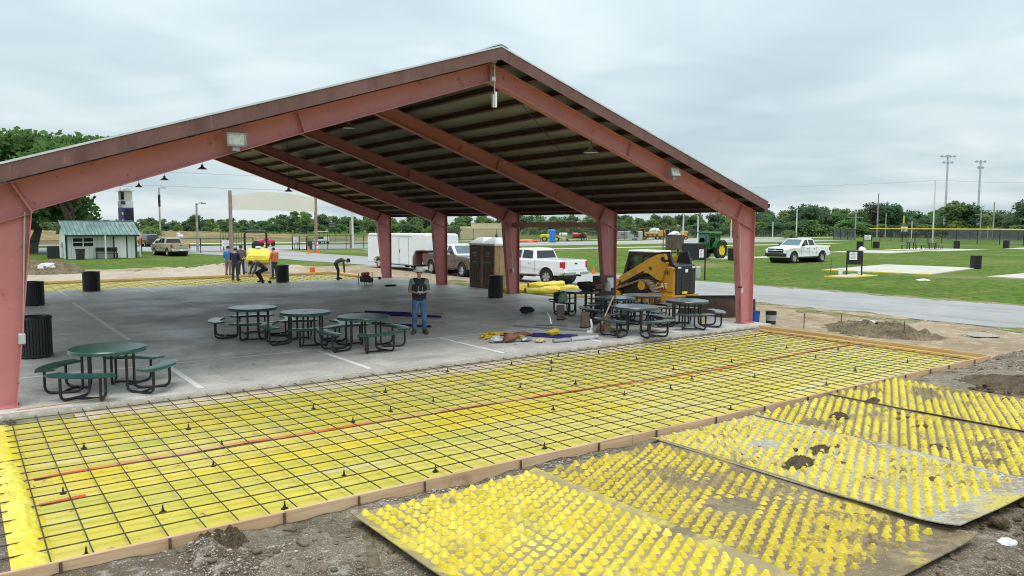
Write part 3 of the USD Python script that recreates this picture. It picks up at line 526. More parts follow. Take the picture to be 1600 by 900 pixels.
chair_pts = [(1.28, 11.57), (2.67, 11.79), (0.85, 9.71), (0.84, 7.76), (1.64, 8.48), (2.49, 9.76), (2.83, 10.62), (2.72, 7.84), (3.67, 8.46), (4.66, 7.97), (5.61, 11.03), (4.65, 11.92), (4.83, 10.77), (6.52, 11.22), (6.2, 12.39), (8.13, 13.4), (9.7, 13.3), (11.19, 13.5), (12.27, 13.3), (9.97, 12.24), (10.58, 13.0), (8.44, 11.29), (9.52, 10.96), (12.39, 12.16), (12.19, 10.87), (14.11, 12.73), (14.97, 12.02), (13.9, 10.71), (11.71, 9.96), (10.67, 9.58), (9.58, 9.69), (7.86, 9.6), (6.37, 7.96), (10.27, 7.9), (12.9, 9.36), (17.74, 12.9), (13.4, 8.1), (15.3, 8.6), (15.9, 9.9), (17.1, 8.4), (16.7, 11.2), (17.5, 10.3)]
def chair_parts(t):
    m = MB(); m.lathe([(0, 0.085), (0.006, 0.083), (0.009, 0.05), (0.016, 0.025), (0.020, 0.0)], 8); put('spike', m, 'black_plastic', t, 40)
    m = MB(); m.lathe([(0.0, 0.012), (0.036, 0.010), (0.038, 0.0), (0, 0)], 10); put('base', m, 'black_plastic', t, 40)
ch0 = None
rows = [('nearest the form board', 6, 8.95), ('just in front of the red tape', 8.95, 10.45), ('just behind the red tape', 10.45, 11.95), ('nearest the concrete slab', 11.95, 20)]
def chair_label(x, y):
    nm, lo, hi = next(r for r in rows if r[1] <= y < r[2]); k = sorted(p[0] for p in chair_pts if lo <= p[1] < hi).index(x)
    return f'black rebar chair, {ORD[k]} from the left, {nm}' if k else f'black rebar chair, leftmost, {nm}'
for k, (x, y) in enumerate(chair_pts):
    lab, grp = chair_label(x, y), 'rebar chairs in the front pit'
    if ch0 is None: ch0 = thing('rebar_chair', lab, 'rebar chair', (x, y, -0.135), 0, grp, sc=1.05); chair_parts(ch0)
    else: copy(ch0, 'rebar_chair', lab, (x, y, -0.135), g.uniform(0, 6), grp, sc=1.05)

def board(a, b, z0, z1, th, mat, label, group=None):
    a, b = np.array([*a, 0.0]), np.array([*b, 0.0]); d = unit(b - a); n = np.array([-d[1], d[0], 0]); L = np.linalg.norm(b - a)
    t = thing('form_board', label, 'form board', (*a[:2], z0), math.atan2(d[1], d[0]), group); m = MB(); m.rbox((L / 2, 0, (z1 - z0) / 2), (L - 0.006, th, z1 - z0), 0.006); put('plank', m, mat, t); return t
for k, (xa, xb, dz) in enumerate([(-0.6, 2.56, 0.0), (2.56, 7.46, 0.006), (7.46, 12.36, -0.004), (12.36, 18.78, 0.0)]):
    board((xa, 7.38), (xb, 7.38 + (0.004 if k % 2 else -.004)), -0.235, 0.022 + dz, 0.04, 'lumber', ['short form board at the front left corner of the pit', 'form board along the front pit, second from the left', 'form board along the front pit, behind the muddy yellow panels', 'form board along the front pit, running to the right corner'][k])
board((18.76, 7.44), (18.76, 10.6), -0.2, 0.03, 0.045, 'lumber_gold', 'golden form board at the right end of the front pit, nearer the corner'); board((18.765, 10.6), (18.76, 13.5), -0.2, 0.036, 0.045, 'lumber_gold', 'golden form board at the right end of the front pit, by the blue bucket')
board((18.63, 7.6), (18.63, 13.4), -0.2, -0.05, 0.09, 'lumber_gold', 'wide inner plank lying along the right end of the front pit')
for k, (xa, xb) in enumerate([(0.4, 5.3), (5.3, 10.2), (10.2, 15.1), (15.1, 18.8)]): board((xa, 44.5), (xb, 44.5), -0.2, 0.02, 0.045, 'lumber_gold', ['far form board behind the black bin', 'far form board left of the workers', 'far form board behind the workers', 'far form board right of the roller'][k])
board((18.8, 38.5), (18.8, 44.45), -0.2, 0.02, 0.3, 'lumber_gold', 'wide plank along the right side of the far pit')
def stake_parts(t, h): m = MB(); m.cyl((0, 0, -0.25), (0, 0, h), 0.014, n=8); put('rod', m, 'rust_steel', t, 40)
st0 = thing('form_stake', 'dark steel stake against the front form board, leftmost', 'stake', (0.6, 7.335, 0), 0, 'stakes along the front form boards'); stake_parts(st0, 0.02)
for k, x in enumerate((1.47, 2.54, 3.35, 4.15, 5.5, 6.8, 7.9, 9.2, 10.4, 11.6, 12.5, 13.1, 14.1, 14.9, 15.9, 16.7, 17.9)): copy(st0, 'form_stake', f'dark steel stake against the front form board, {ORD[k + 1]} from the left' if k < 16 else 'dark steel stake against the front form board, rightmost', (x, 7.335, 0))
for (x, y), lab in (((20.2, 13.0), 'thin rebar stake left of the dirt mound, nearer the column'), ((21.0, 12.3), 'thin rebar stake standing behind the dirt mound'), ((20.7, 10.3), 'thin rebar stake standing in the dirt mound')):
    t = thing('ground_stake', lab, 'stake', (x, y, -0.12)); m = MB(); m.cyl((0, 0, -.1), (0.02, 0, 0.47), 0.013, n=8); put('rod', m, 'rust_steel', t, 40)

# ------------------------------------------------------------------ the yellow moulded panels in the foreground
layered('pyramid_muddy', (0.60, 0.47, 0.04), [(2.2, 0.53, 0.63, (0.47, 0.36, 0.07), 8), (0.8, 0.545, 0.585, (0.26, 0.195, 0.10), 10), (5, 0.57, 0.63, (0.32, 0.24, 0.10), 8), (34, .57, .66, (.44, .34, .09), 6)], rough=0.5, spec=0.3, bump=.004, bscale=40)
layered('panel_pyramid', (0.66, 0.53, 0.04), [(1.3, 0.45, 0.6, (0.69, 0.58, 0.08), 4), (2.2, 0.54, 0.62, (0.52, 0.42, 0.10), 8), (0.9, 0.57, 0.61, (0.23, 0.17, 0.09), 10), (7, 0.58, 0.63, (0.30, 0.225, 0.10), 8), (34, .57, .66, (.44, .34, .09), 6)], rough=0.45, spec=0.35, bump=.004, bscale=40)
layered('pyramid_clean', (0.68, 0.545, 0.04), [(1.3, 0.45, 0.6, (0.71, 0.60, 0.08), 4), (2.2, 0.56, 0.64, (0.56, 0.46, 0.09), 8), (0.9, 0.625, 0.66, (0.30, 0.23, 0.11), 10), (9, 0.62, 0.67, (0.36, 0.28, 0.10), 8), (34, .60, .68, (.5, .4, .09), 6)], rough=0.42, spec=0.35, bump=.003, bscale=40)
layered('panel_sheet_clean', (0.50, 0.41, 0.09), [(1.1, 0.44, 0.54, (0.31, 0.245, 0.125), 9), (7, 0.5, 0.6, (0.30, 0.235, 0.12), 8), (1.7, .58, .64, (.2, .155, .095), 9)], rough=0.7, bump=.006, bscale=35)
layered('panel_sheet_mud', (0.185, 0.14, 0.085), [(1.2, 0.46, 0.58, (0.25, 0.195, 0.115), 9), (0.9, 0.57, 0.62, (0.46, 0.36, 0.08), 10), (8, 0.52, 0.6, (0.16, 0.12, 0.075), 8), (30, .6, .7, (.4, .35, .25), 4)], rough=0.9, bump=0.006, bscale=40)
layered('panel_sheet_grit', (0.36, 0.335, 0.27), [(1.2, 0.47, 0.57, (0.29, 0.24, 0.165), 9), (14, 0.5, 0.6, (0.44, 0.42, 0.37), 7), (0.9, 0.52, 0.60, (0.52, 0.42, 0.10), 10), (30, .55, .65, (.2, .18, .15), 4)], rough=0.9, bump=0.006, bscale=40)
def panel(x0, y1, wd, ln, rot, label, sheet, dz, seed, mask):
    t = thing('moulded_panel', label, 'plastic panel', (x0, y1, 0), rot); gq = np.random.default_rng(seed)
    def zf(X, Y):
        z = -0.055 + dz + 0.05 * (fb(X, Y, 0.55, 3, seed) - .5) * 2 * .8
        z = z + 0.05 * np.clip((-Y - ln + 0.45) / 0.45, 0, 1) ** 2 + 0.035 * np.clip((X - wd + 0.25) / .25, 0, 1) ** 2 + 0.03 * np.clip((0.12 - X) / .12, 0, 1)
        return z
    top = grid(0, wd, -ln, 0, 0.06, zf); V, F = top; n = len(V); nx = int(wd / .06) + 1; ny = int(ln / .06) + 1
    m = MB(); m.add(V, F); m.add(V - [0, 0, .012], F[:, ::-1]); ii = np.arange(n).reshape(nx, ny); per = np.r_[ii[:, 0], ii[-1, 1:], ii[::-1, -1][1:], ii[0, ::-1][1:-1]]; q = np.roll(per, -1)
    m.f.append(np.vstack([np.stack([per, q, q + n], 1), np.stack([per, q + n, per + n], 1)])[:, ::-1]); put('sheet', m, sheet, t, 50)
    sx, sy = 0.130, 0.134; cells = []
    for i in range(int((wd - 0.16) / sx)):
        for j in range(int((ln - 0.12) / sy) - 1):
            x, y = 0.14 + i * sx, -0.085 - (j + .5 * (i % 2)) * sy
            dmg = .72 * mask(x, y) + (fb(np.array([x * 1.0]), np.array([y]), 1.3, 3, seed + 4)[0] - .5) * .5
            if dmg > 1.12: continue
            cells.append((x, y, np.clip(1.2 - dmg * .75, .45, 1) * gq.uniform(.9, 1.06)))
    wld = lambda x, y: (x0 + x * math.cos(rot) - y * math.sin(rot)) * FWD[0] + (y1 + x * math.sin(rot) + y * math.cos(rot)) * FWD[1]
    pym = 'pyramid_clean' if sheet == 'panel_sheet_clean' else 'pyramid_muddy' if seed == 102 else 'panel_pyramid'
    cells.sort(key=lambda c: wld(c[0], c[1])); rest = MB()
    k = np.arange(6) * PI / 3 + PI / 6
    for idx, (x, y, s) in enumerate(cells):
        z = float(zf(np.array([x]), np.array([y]))[0]) - 0.006; h = 0.056 * s; r0, r1 = 0.057, 0.019; rr = r0 * gq.uniform(.9, 1.06, 6); sk = gq.normal(0, .009, 2)
        Vv = np.vstack([np.c_[x + rr * np.cos(k), y + rr * np.sin(k), np.full(6, z)], np.c_[x + sk[0] + r1 * np.cos(k), y + sk[1] + r1 * np.sin(k), np.full(6, z + h)]]); a = np.arange(6); b = (a + 1) % 6
        Ff = np.vstack([np.stack([a, b, b + 6], 1), np.stack([a, b + 6, a + 6], 1), [[6, 7, 8], [6, 8, 9], [6, 9, 10], [6, 10, 11]]])
        if idx < 300: put('pyramid', (Vv, Ff), pym, t)
        else: rest.add(Vv, Ff)
    if rest.n: put('more_pyramids', rest, pym, t, kind='stuff')
    return t
def blob(cx, cy, r): return lambda x, y: math.exp(-(((x - cx) ** 2 + (y - cy) ** 2) / r ** 2)) * 1.1
def msum(*fs): return lambda x, y: sum(f(x, y) for f in fs)
panel(3.08, 6.98, 2.40, 3.9, 0.02, 'bright yellow moulded panel at the left, the cleanest of the row', 'panel_sheet_clean', 0.03, 101, msum(blob(1.0, -1.75, .3), lambda x, y: 0.1))
panel(5.42, 7.05, 2.30, 4.0, 0.0, 'yellow moulded panel caked with brown mud, second from the left', 'panel_sheet_mud', 0.0, 102, msum(blob(1.55, -1.35, .30), blob(1.1, -2.1, .34), blob(1.1, -2.1, .30), blob(1.9, -2.3, .35), blob(1.5, -.4, .3), lambda x, y: .32))
panel(7.66, 7.22, 2.28, 4.0, -0.01, 'yellow moulded panel strewn with grey grit, middle of the row', 'panel_sheet_grit', 0.03, 103, msum(blob(1.05, -1.05, .28), blob(1.05, -1.05, .26), blob(.55, -1.5, .3), blob(.9, -2.0, .3), lambda x, y: .12))
panel(9.86, 7.26, 2.30, 4.0, 0.0, 'yellow moulded panel with dark mud clumps, fourth from the left', 'panel_sheet_mud', 0.02, 104, msum(blob(.6, -1.5, .3), blob(1.6, -.9, .3), lambda x, y: .1))
panel(12.1, 7.32, 2.40, 4.0, 0.01, 'yellow moulded panel farthest right, nearest the form board corner', 'panel_sheet_mud', 0.04, 105, msum(blob(.3, -.9, .35), lambda x, y: .1))
for k, (x, y, rx, ry, h, lab) in enumerate([(8.30, 5.35, .24, .11, .065, 'dark wet mud clump on the middle yellow panel'), (9.0, 5.5, .2, .10, .06, 'dark mud clump on the seam between two yellow panels'), (12.25, 6.55, .16, .11, .06, 'small dark mud clump on the rightmost yellow panel'), (10.9, 6.35, .16, .1, .05, 'small dark mud clump on the fourth yellow panel')]):
    mound('mud_clump', lab, 'mud', (x, y, -0.005), rx, ry, h, 'dark_soil', 60 + k, .9, 30)
def rock(name, lab, cat, c, s, mat, seed, flat=.6, sub=3): t = thing(name, lab, cat, c); v, f = lump_mesh(seed, sub, .6, flat); put('stone', (v * s, f), mat, t, True); return t
rock('pale_stone', 'pale grey stone lying on dark soil at the lower right', 'stone', (8.05, 2.92, -0.13), (.11, .08, .08), 'pale_rock', 3)
rock('pale_stone', 'white broken concrete slab on the dirt behind the mound', 'stone', (22.9, 12.6, -0.08), (.42, .28, .12), 'pale_rock', 5, .5)
rock('pale_stone', 'flat grey concrete chunk right of the dirt mound', 'stone', (23.0, 9.3, -0.09), (.5, .4, .1), 'stone', 6, .4)
rock('pale_stone', 'white lump of concrete in the dark pile left of the shed', 'stone', (4.3, 53.0, 0.35), (.45, .3, .35), 'pale_rock', 7)
t = thing('wood_plank', 'thin weathered stick lying on the slab edge by the left column', 'stick', (0.75, 13.95, 0.0), 0.12); m = MB(); m.rbox((.55, 0, .012), (1.3, .03, .02), .006); put('stick', m, 'lumber', t)
t = thing('plywood_scrap', 'muddy timber offcut by the corner of the leftmost yellow panel', 'plank', (3.0, 6.35, -0.12), -1.9); m = MB(); m.rbox((0.1, 0, .02), (.75, .1, .04), .006); put('plank', m, 'clod', t)
t = thing('wood_block', 'short piece of lumber on the slab by the right column', 'plank', (18.3, 15.2, 0.0), 0.5); m = MB(); m.rbox((0, 0, .045), (.75, .09, .09), .008); put('plank', m, 'lumber_gold', t)

# ================================================================== THE PAVILION
XC, YF, BAY = 9.77, 14.3, 5.9
FY = [YF + BAY * k for k in range(5)]
pav = thing('steel_pavilion', 'open red steel frame pavilion with a low gable roof over the slab', 'pavilion', (XC, YF, 0))
def topz(x): return 6.47 - 0.325 * abs(x)
def frame(y):
    for s in (1, -1):
        u = (s, 0, 0)
        col = [(9.10, 0.02), (9.58, 0.02), (9.58, topz(9.58)), (9.02, topz(9.02)), (8.78, 3.10)]
        m = MB(); m.prism(col, (0, y, 0), u, (0, 0, 1), (0, 1, 0), -.006, .006)
        def fl(a, b, w=.21, th=.016): 
            a, b = np.array([a[0] * s, y, a[1]]), np.array([b[0] * s, y, b[1]]); d = unit(b - a); L = np.linalg.norm(b - a); n = np.cross(d, [0, 1, 0])
            return (a + b) / 2, (L, w, th), np.stack([d, [0, 1, 0], n], 1)
        m.box(*fl((9.10, .02), (8.78, 3.10))); m.box(*fl((9.588, .02), (9.588, topz(9.58)))); m.box(*fl((9.58, topz(9.58) + .008), (9.02, topz(9.02) + .008)))
        m.box(*fl((8.81, 3.05), (9.56, 2.80), .19, .012)); put('column', m, 'frame_red', pav)
        p = MB(); p.box((s * 9.34, y, .012), (.56, .34, .024)); 
        for bx in (-.2, .2):
            for by in (-.12, .12): p.cyl((s * 9.34 + bx, y + by, .02), (s * 9.34 + bx, y + by, .07), .014, n=6)
        put('base_plate', p, 'frame_red', pav)
        raf = [(8.78, 3.11), (9.02, topz(9.02)), (0.004, topz(0)), (0.004, 6.10), (4.3, 4.66)]
        m = MB(); m.prism(raf, (0, y, 0), u, (0, 0, 1), (0, 1, 0), -.006, .006)
        m.box(*fl((9.02, topz(9.02) + .008), (0.01, topz(0) + .008))); m.box(*fl((8.78, 3.10), (4.3, 4.65))); m.box(*fl((4.3, 4.65), (0.01, 6.09)))
        put('rafter', m, 'frame_red', pav)
        m = MB(); m.box(*fl((8.765, 3.07), (9.035, topz(9.02) + .0), .215, .03)); put('splice_plate', m, 'frame_red', pav)
        m = MB(); m.box(*fl((4.3, 4.66), (4.42, topz(4.42) - .02), .2, .02)); put('splice_plate', m, 'frame_red', pav)
    m = MB(); m.box((0, y, 6.30), (.03, .2, .44)); put('ridge_plate', m, 'frame_red', pav)
for y in FY: frame(y - YF)
for s in (1, -1):
    for (ax, az_, bx, bz, n) in ((8.80, 3.12, 9.02, 3.50, 5), (4.31, 4.68, 4.41, 4.98, 4)):
        for k in range(n):
            for e in (-.055, .055): q = k / (n - 1); m = MB(); m.cyl((s * (ax + (bx - ax) * q + e), -.012, az_ + (bz - az_) * q), (s * (ax + (bx - ax) * q + e), -.03, az_ + (bz - az_) * q), .016, n=6); put('bolt', m, 'frame_red', pav)
RY0, RY1 = 13.84 - YF, 38.35 - YF
for s in (1, -1):
    for k in range(13):
        x = 0.30 + k * 0.76; z = topz(x) + .02; a = math.atan(.325) * s
        m = MB(); R = roty(a); c = np.array([s * x, (RY0 + RY1) / 2, z + .10]); L = RY1 - RY0 - .06
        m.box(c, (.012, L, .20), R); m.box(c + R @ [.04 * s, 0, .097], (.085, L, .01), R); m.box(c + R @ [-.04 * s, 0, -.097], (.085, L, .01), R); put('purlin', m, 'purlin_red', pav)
    # roof sheet: ribs run down the slope
    nx = int((RY1 - RY0) / .05); ys = np.linspace(RY0, RY1, nx + 1); rib = np.where(np.arange(nx + 1) % 6 == 0, .032, 0.0)
    def sheet(off): 
        A = np.c_[np.zeros(nx + 1), ys, topz(0) + .235 + off + rib]; B = np.c_[np.full(nx + 1, 9.7 * s), ys, topz(9.7) + .235 + off + rib]; i = np.arange(nx); V = np.vstack([A, B]); n = nx + 1
        return V, np.stack([i, i + n, i + n + 1, i + 1], 1)
    put('roof_sheet', sheet(.05), 'roof_top', pav)
    nx2 = 120; ysx = np.linspace(RY0 + .02, RY1 - .02, nx2 + 1); xs = np.linspace(0.02, 9.6, 52)
    XX, YY = np.meshgrid(xs, ysx, indexing='ij'); sag = 0.02 * np.abs(np.sin((xs - .30) / .76 * PI))[:, None] + 0.008 * fb(XX, YY, 1.4, 3, 3); ZZ = topz(0) + .245 - .325 * XX - sag; i = np.arange(XX.size).reshape(XX.shape)
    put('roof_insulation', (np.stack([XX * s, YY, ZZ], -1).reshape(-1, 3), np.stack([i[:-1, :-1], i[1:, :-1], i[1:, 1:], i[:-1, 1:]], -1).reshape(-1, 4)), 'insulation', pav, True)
    for yy, w in ((RY0, -1), (RY1, 1)):
        a, b = np.array([0, yy + w * .012, 6.72 - .135]), np.array([s * 9.56, yy + w * .012, topz(9.56) + .20 - .135]); d = unit(b - a); n = np.cross(d, [0, 1, 0]); n = n * np.sign(n[2])
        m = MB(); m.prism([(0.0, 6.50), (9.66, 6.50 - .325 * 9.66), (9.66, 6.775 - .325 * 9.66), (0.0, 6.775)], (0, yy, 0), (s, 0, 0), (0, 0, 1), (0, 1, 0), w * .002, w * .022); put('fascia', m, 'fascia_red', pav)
        m = MB(); m.prism([(0.0, 6.765), (9.70, 6.765 - .325 * 9.70), (9.70, 6.80 - .325 * 9.70), (0.0, 6.80)], (0, yy, 0), (s, 0, 0), (0, 0, 1), (0, 1, 0), w * -.02, w * .034); put('rake_trim', m, 'drip_grey', pav)
    m = MB(); m.box((s * 9.61, (RY0 + RY1) / 2, topz(9.58) + .09), (.04, RY1 - RY0 - .1, .24)); put('eave_strut', m, 'purlin_red', pav)
    m = MB(); m.prism([(0, .0), (.1, 0), (.12, .13), (.10, .13), (.085, .015), (0, .015)], (s * 9.65, 0, topz(9.7) + .12), (s, 0, 0), (0, 0, 1), (0, 1, 0), RY0 - .02, RY1); put('gutter', m, 'fascia_red', pav)
m = MB(); m.prism([(-.2, 6.755), (0, 6.82), (.2, 6.755), (.2, 6.77), (0, 6.836), (-.2, 6.77)], (0, 0, 0), (1, 0, 0), (0, 0, 1), (0, 1, 0), RY0 - .03, RY1 + .03); put('ridge_cap', m, 'drip_grey', pav)
m = MB(); m.box((9.3, FY[1] - YF + BAY / 2, 2.93), (.2, BAY - .25, .2)); put('tie_beam', m, 'frame_red', pav)
for k in (0, 2): 
    for s in (1, -1):
        m = MB(); m.tube([(s * .3, FY[k] - YF + .1, 6.3), (s * 9.1, FY[k + 1] - YF - .1, 3.55)], .009, 5); put('brace_rod', m, 'purlin_red', pav, True)

# ================================================================== FURNITURE UNDER THE ROOF
def arc_plate(r0, r1, a0, a1, z0, z1, n=12):
    t = np.linspace(a0, a1, n); m = MB(); c, s = np.cos(t), np.sin(t); rb = .02
    def ring(r, z): return np.c_[r * c, r * s, np.full(n, z)]
    prof = [(r0, z0), (r0, z1 - rb * .5), (r0 + rb, z1), (r1 - rb, z1), (r1, z1 - rb * .5), (r1, z0)]
    V = np.vstack([ring(*p) for p in prof]); k = len(prof); i = np.arange(n - 1); F = [np.stack([a * n + i, a * n + i + 1, ((a + 1) % k) * n + i + 1, ((a + 1) % k) * n + i], 1) for a in range(k)]
    m.add(V, np.vstack(F))
    for e, o in ((0, 1), (n - 1, -1)):
        f = np.array([[e, j * n + e, (j + 1) * n + e] for j in range(1, k - 1)]); m.f[-1] = np.vstack([m.f[-1], f[:, ::o]])
    return m
def table_parts(t, mat):
    m = MB(); m.lathe([(0, .725), (.585, .725), (.60, .70), (.612, .70), (.615, .745), (.60, .765), (.03, .765), (.03, .745), (0, .745)], 40); put('table_top', m, mat, t, 35)
    m = MB(); m.lathe([(0, .71), (.5, .71), (.5, .724), (0, .724)], 20); m.box((0, 0, .69), (1.0, .04, .04)); m.box((0, 0, .69), (.04, 1.0, .04)); put('top_frame', m, 'black_metal', t)
    for q in range(4):
        a = q * PI / 2 + PI / 4
        put('bench_seat', arc_plate(.80, 1.09, a - .56, a + .56, .425, .462), mat, t, 35)
        for e in (-.34, .34):
            b = a + e; R = rotz(b); P = [(.40, 0, .70), (.40, 0, .14), (.42, 0, .06), (.48, 0, .028), (.60, 0, .022), (.80, 0, .022), (.90, 0, .03), (.955, 0, .07), (.97, 0, .14), (.97, 0, .42)]
            m = MB(); m.tube([(R @ np.array(p)) for p in P], .024, 8); put('leg', m, 'black_metal', t, True)
        R = rotz(a); P = [(.69 * math.cos(x), .69 * math.sin(x), .024) for x in np.linspace(-.34, .34, 6)]; m = MB(); m.tube([R @ np.array(p) for p in P], .02, 6); put('foot_rail', m, 'black_metal', t, True); m = MB()
        P = [(.95 * math.cos(x), .95 * math.sin(x), .41) for x in np.linspace(-.4, .4, 6)]; m.tube([R @ np.array(p) for p in P], .016, 6); put('seat_rail', m, 'black_metal', t, True)
tA = thing('picnic_table', 'round green picnic table with curved benches by the left column, nearest the camera', 'picnic table', (2.05, 14.72, 0), 0.18, 'round picnic tables'); table_parts(tA, 'table_green')
for (x, y), lab, rz in (((6.15, 19.84), 'leftmost of the three green picnic tables in the middle of the slab', .5), ((6.9, 18.1), 'middle one of the three green picnic tables in the middle of the slab', .62), ((7.68, 16.45), 'rightmost of the three green picnic tables, nearest the man in the vest', .78)):
    copy(tA, 'picnic_table', lab, (x, y, 0), rz)
tB = thing('picnic_table', 'grey green picnic table with a shovel leaning on it, front of the right cluster', 'picnic table', (14.62, 14.45, 0), .75, 'round picnic tables'); table_parts(tB, 'table_dark')
for (x, y), lab, rz in (((17.2, 16.7), 'grey green picnic table in front of the yellow track loader', .3), ((15.95, 16.6), 'grey green picnic table behind the two brown boots', .55), ((17.05, 14.75), 'grey green picnic table nearest the right front column', .15), ((16.6, 18.9), 'dark picnic table with black bags on it, left end of the right cluster', .9)):
    copy(tB, 'picnic_table', lab, (x, y, 0), rz)

def drum_parts(t):
    n = 34; m = MB()
    for k in range(n):
        a = k * 2 * PI / n; R = rotz(a); m.box(R @ np.array([.30, 0, .46]), (.010, .041, .80), R)
    put('slats', m, 'black_metal', t, kind='stuff')
    m = MB(); m.lathe([(.275, .04), (.275, .86), (.265, .86), (.265, .06), (0, .06), (0, .04)], 28); put('liner', m, 'black_plastic', t, 30)
    m = MB(); m.lathe([(.31, .03), (.315, .03), (.315, .07), (.285, .07), (.285, .03), (.31, .03)], 28); put('bottom_ring', m, 'black_metal', t, 30)
    m = MB(); m.lathe([(.285, .84), (.32, .84), (.325, .875), (.31, .895), (.20, .90), (.185, .885), (.185, .86), (.285, .86)], 28); put('lid_ring', m, 'black_metal', t, 30)
    for a in (.5, 2.6, 4.7): m = MB(); R = rotz(a); m.cyl(R @ np.array([.24, 0, 0]), R @ np.array([.24, 0, .05]), .03, n=8); put('foot', m, 'black_metal', t)
GB = 'black slatted trash receptacles under the roof'
d0 = thing('trash_receptacle', 'tall black slatted trash bin right behind the left front column', 'trash bin', (1.30, 19.4, 0), 0, GB, sc=(1.08, 1.08, 1.0)); drum_parts(d0)
copy(d0, 'trash_receptacle', 'black trash bin half hidden by the left column, farther back', (2.12, 31.8, 0), .3, sc=(1.2, 1.2, .95))
copy(d0, 'trash_receptacle', 'black trash bin standing alone at the back edge of the slab', (4.67, 37.3, 0), .7, sc=(1.12, 1.12, .95))
copy(d0, 'trash_receptacle', 'black trash bin between the crouching man and the bending man', (13.25, 37.8, 0), .2, sc=(1.02, 1.02, .98))
copy(d0, 'trash_receptacle', 'black trash bin in front of the brown portable toilets', (17.5, 25.1, 0), .4)

# lamps under the roof
def bay_light(t, drop):
    m = MB(); m.cyl((0, 0, .16), (0, 0, .16 + drop), .012, n=6); put('hanger', m, 'black_metal', t)
    m = MB(); m.lathe([(0, .2), (.05, .19), (.06, .10), (.10, .07), (.20, .0), (.205, -.01), (.195, -.012), (.09, .055), (0, .06)], 20); put('shade', m, 'steel_grey', t, 30)
    m = MB(); m.lathe([(0, .012), (.185, .006), (.19, -.004), (0, -.008)], 20); put('diffuser', m, 'lens_white', t)
HB = 'high bay lamps under the pavilion roof'
def lamp_at(x, y, z): 
    return (x, y, z), max(.1, 6.5 - .325 * abs(x - XC) - z - .16)
for (px, lab) in (((10.14, 22.6, 5.93), 'bell shaped lamp hanging near the ridge behind the front frame'), ((13.57, 15.1, 4.82), 'bell shaped lamp hanging behind the right front rafter')):
    t = thing('bay_light', lab, 'hanging lamp', px, 0, HB); bay_light(t, max(.1, 6.5 - .325 * abs(px[0] - XC) - px[2]))
def on_ray(px, py, x):
    d = FWD * FPX + RGT * (px - 800) - UPV * (py - 450); q = np.array([0, 0, CAMH]) + d * x / d[0]; return q
for (px, py, x, lab) in ((316, 264, 6.0, 'lamp silhouetted against the sky, rightmost of the three below the left rafter'), (257, 281, 5.7, 'lamp silhouetted against the sky, middle one of the three below the left rafter'), (217, 292, 5.6, 'lamp silhouetted against the sky, leftmost of the three below the left rafter'), (451, 299, 9.0, 'small lamp below the rearmost rafter, left of the billboard post')):
    q = on_ray(px, py, x); t = thing('bay_light', lab, 'hanging lamp', q, 0, HB, sc=.68); bay_light(t, max(.1, 6.5 - .325 * abs(x - XC) - q[2]))
def flood(c, lab, tilt):
    t = thing('floodlight', lab, 'floodlight', c, 0, 'floodlights on the front rafter', sc=.8)
    R = rotx(tilt); m = MB(); m.hull(np.array([(-.21, 0, -.15), (.21, 0, -.15), (.21, 0, .15), (-.21, 0, .15), (-.15, .14, -.11), (.15, .14, -.11), (.15, .14, .11), (-.15, .14, .11)]) @ R.T); put('housing', m, 'steel_grey', t)
    m = MB(); m.rbox(R @ np.array([0, -.012, 0]), (.36, .02, .24), .008, R); put('lens', m, 'lens', t)
    m = MB()
    for dx, dz, sx, sz in ((0, .125, .42, .03), (0, -.135, .42, .03), (.198, 0, .03, .29), (-.198, 0, .03, .29)): m.box(R @ np.array([dx, -.016, dz]), (sx, .034, sz), R)
    put('frame', m, 'steel_grey', t); m = MB(); m.box((0, .05, -.2), (.16, .05, .1)); m.box((0, .12, -.18), (.05, .16, .03)); put('bracket', m, 'steel_grey', t)
flood((4.13, 14.02, 4.41), 'rectangular floodlight on the left half of the front rafter', -.05)
flood((15.62, 14.02, 4.34), 'rectangular floodlight on the right half of the front rafter', -.35)
t = thing('hanging_fixture', 'thin rod with a white box hanging from the ridge of the front frame', 'fixture', (9.72, 14.0, 5.5)); m = MB(); m.cyl((0, 0, .3), (0, 0, 1.0), .014, n=8); m.box((0, .05, .98), (.12, .12, .03)); put('rod', m, 'galv', t)
m = MB(); m.rbox((.03, 0, .16), (.055, .06, .34), .012); put('white_box', m, 'white_plastic', t); m = MB(); m.box((-.03, .02, .6), (.1, .08, .08)); m.box((-.03, .01, .13), (.04, .05, .28)); put('bracket', m, 'galv', t)
for (x, y, z, lab, s) in ((19.0, 26.0, 1.0, 'small grey outlet box on the column by the portable toilets', -.12), (18.95, 20.0, 1.0, 'small grey outlet box on the column left of the track loader', -.12), (18.84, 14.25, 1.0, 'grey outlet box with a hanging cord on the right front column', -.1), (.78, 14.25, 1.08, 'white outlet box and conduit on the left front column', .1)):
    t = thing('outlet_box', lab, 'outlet box', (x, y, z)); m = MB(); m.rbox((0, 0, 0), (.1, .12, .17), .012); put('box', m, 'galv', t)
    m = MB(); m.cyl((0.02, 0, .08), (.02 + (0.10 if s > 0 else -.16), 0, 2.0), .012, n=6); put('conduit', m, 'galv', t)
    if x == 18.84: m = MB(); m.tube([(-.05, -.03, -.05), (-.10, -.05, -.3), (-.12, -.05, -.6), (-.1, -.05, -.95)], .008, 6); m.rbox((-.06, -.02, .1), (.1, .1, .04), .01); put('cord', m, 'black_plastic', t, True)

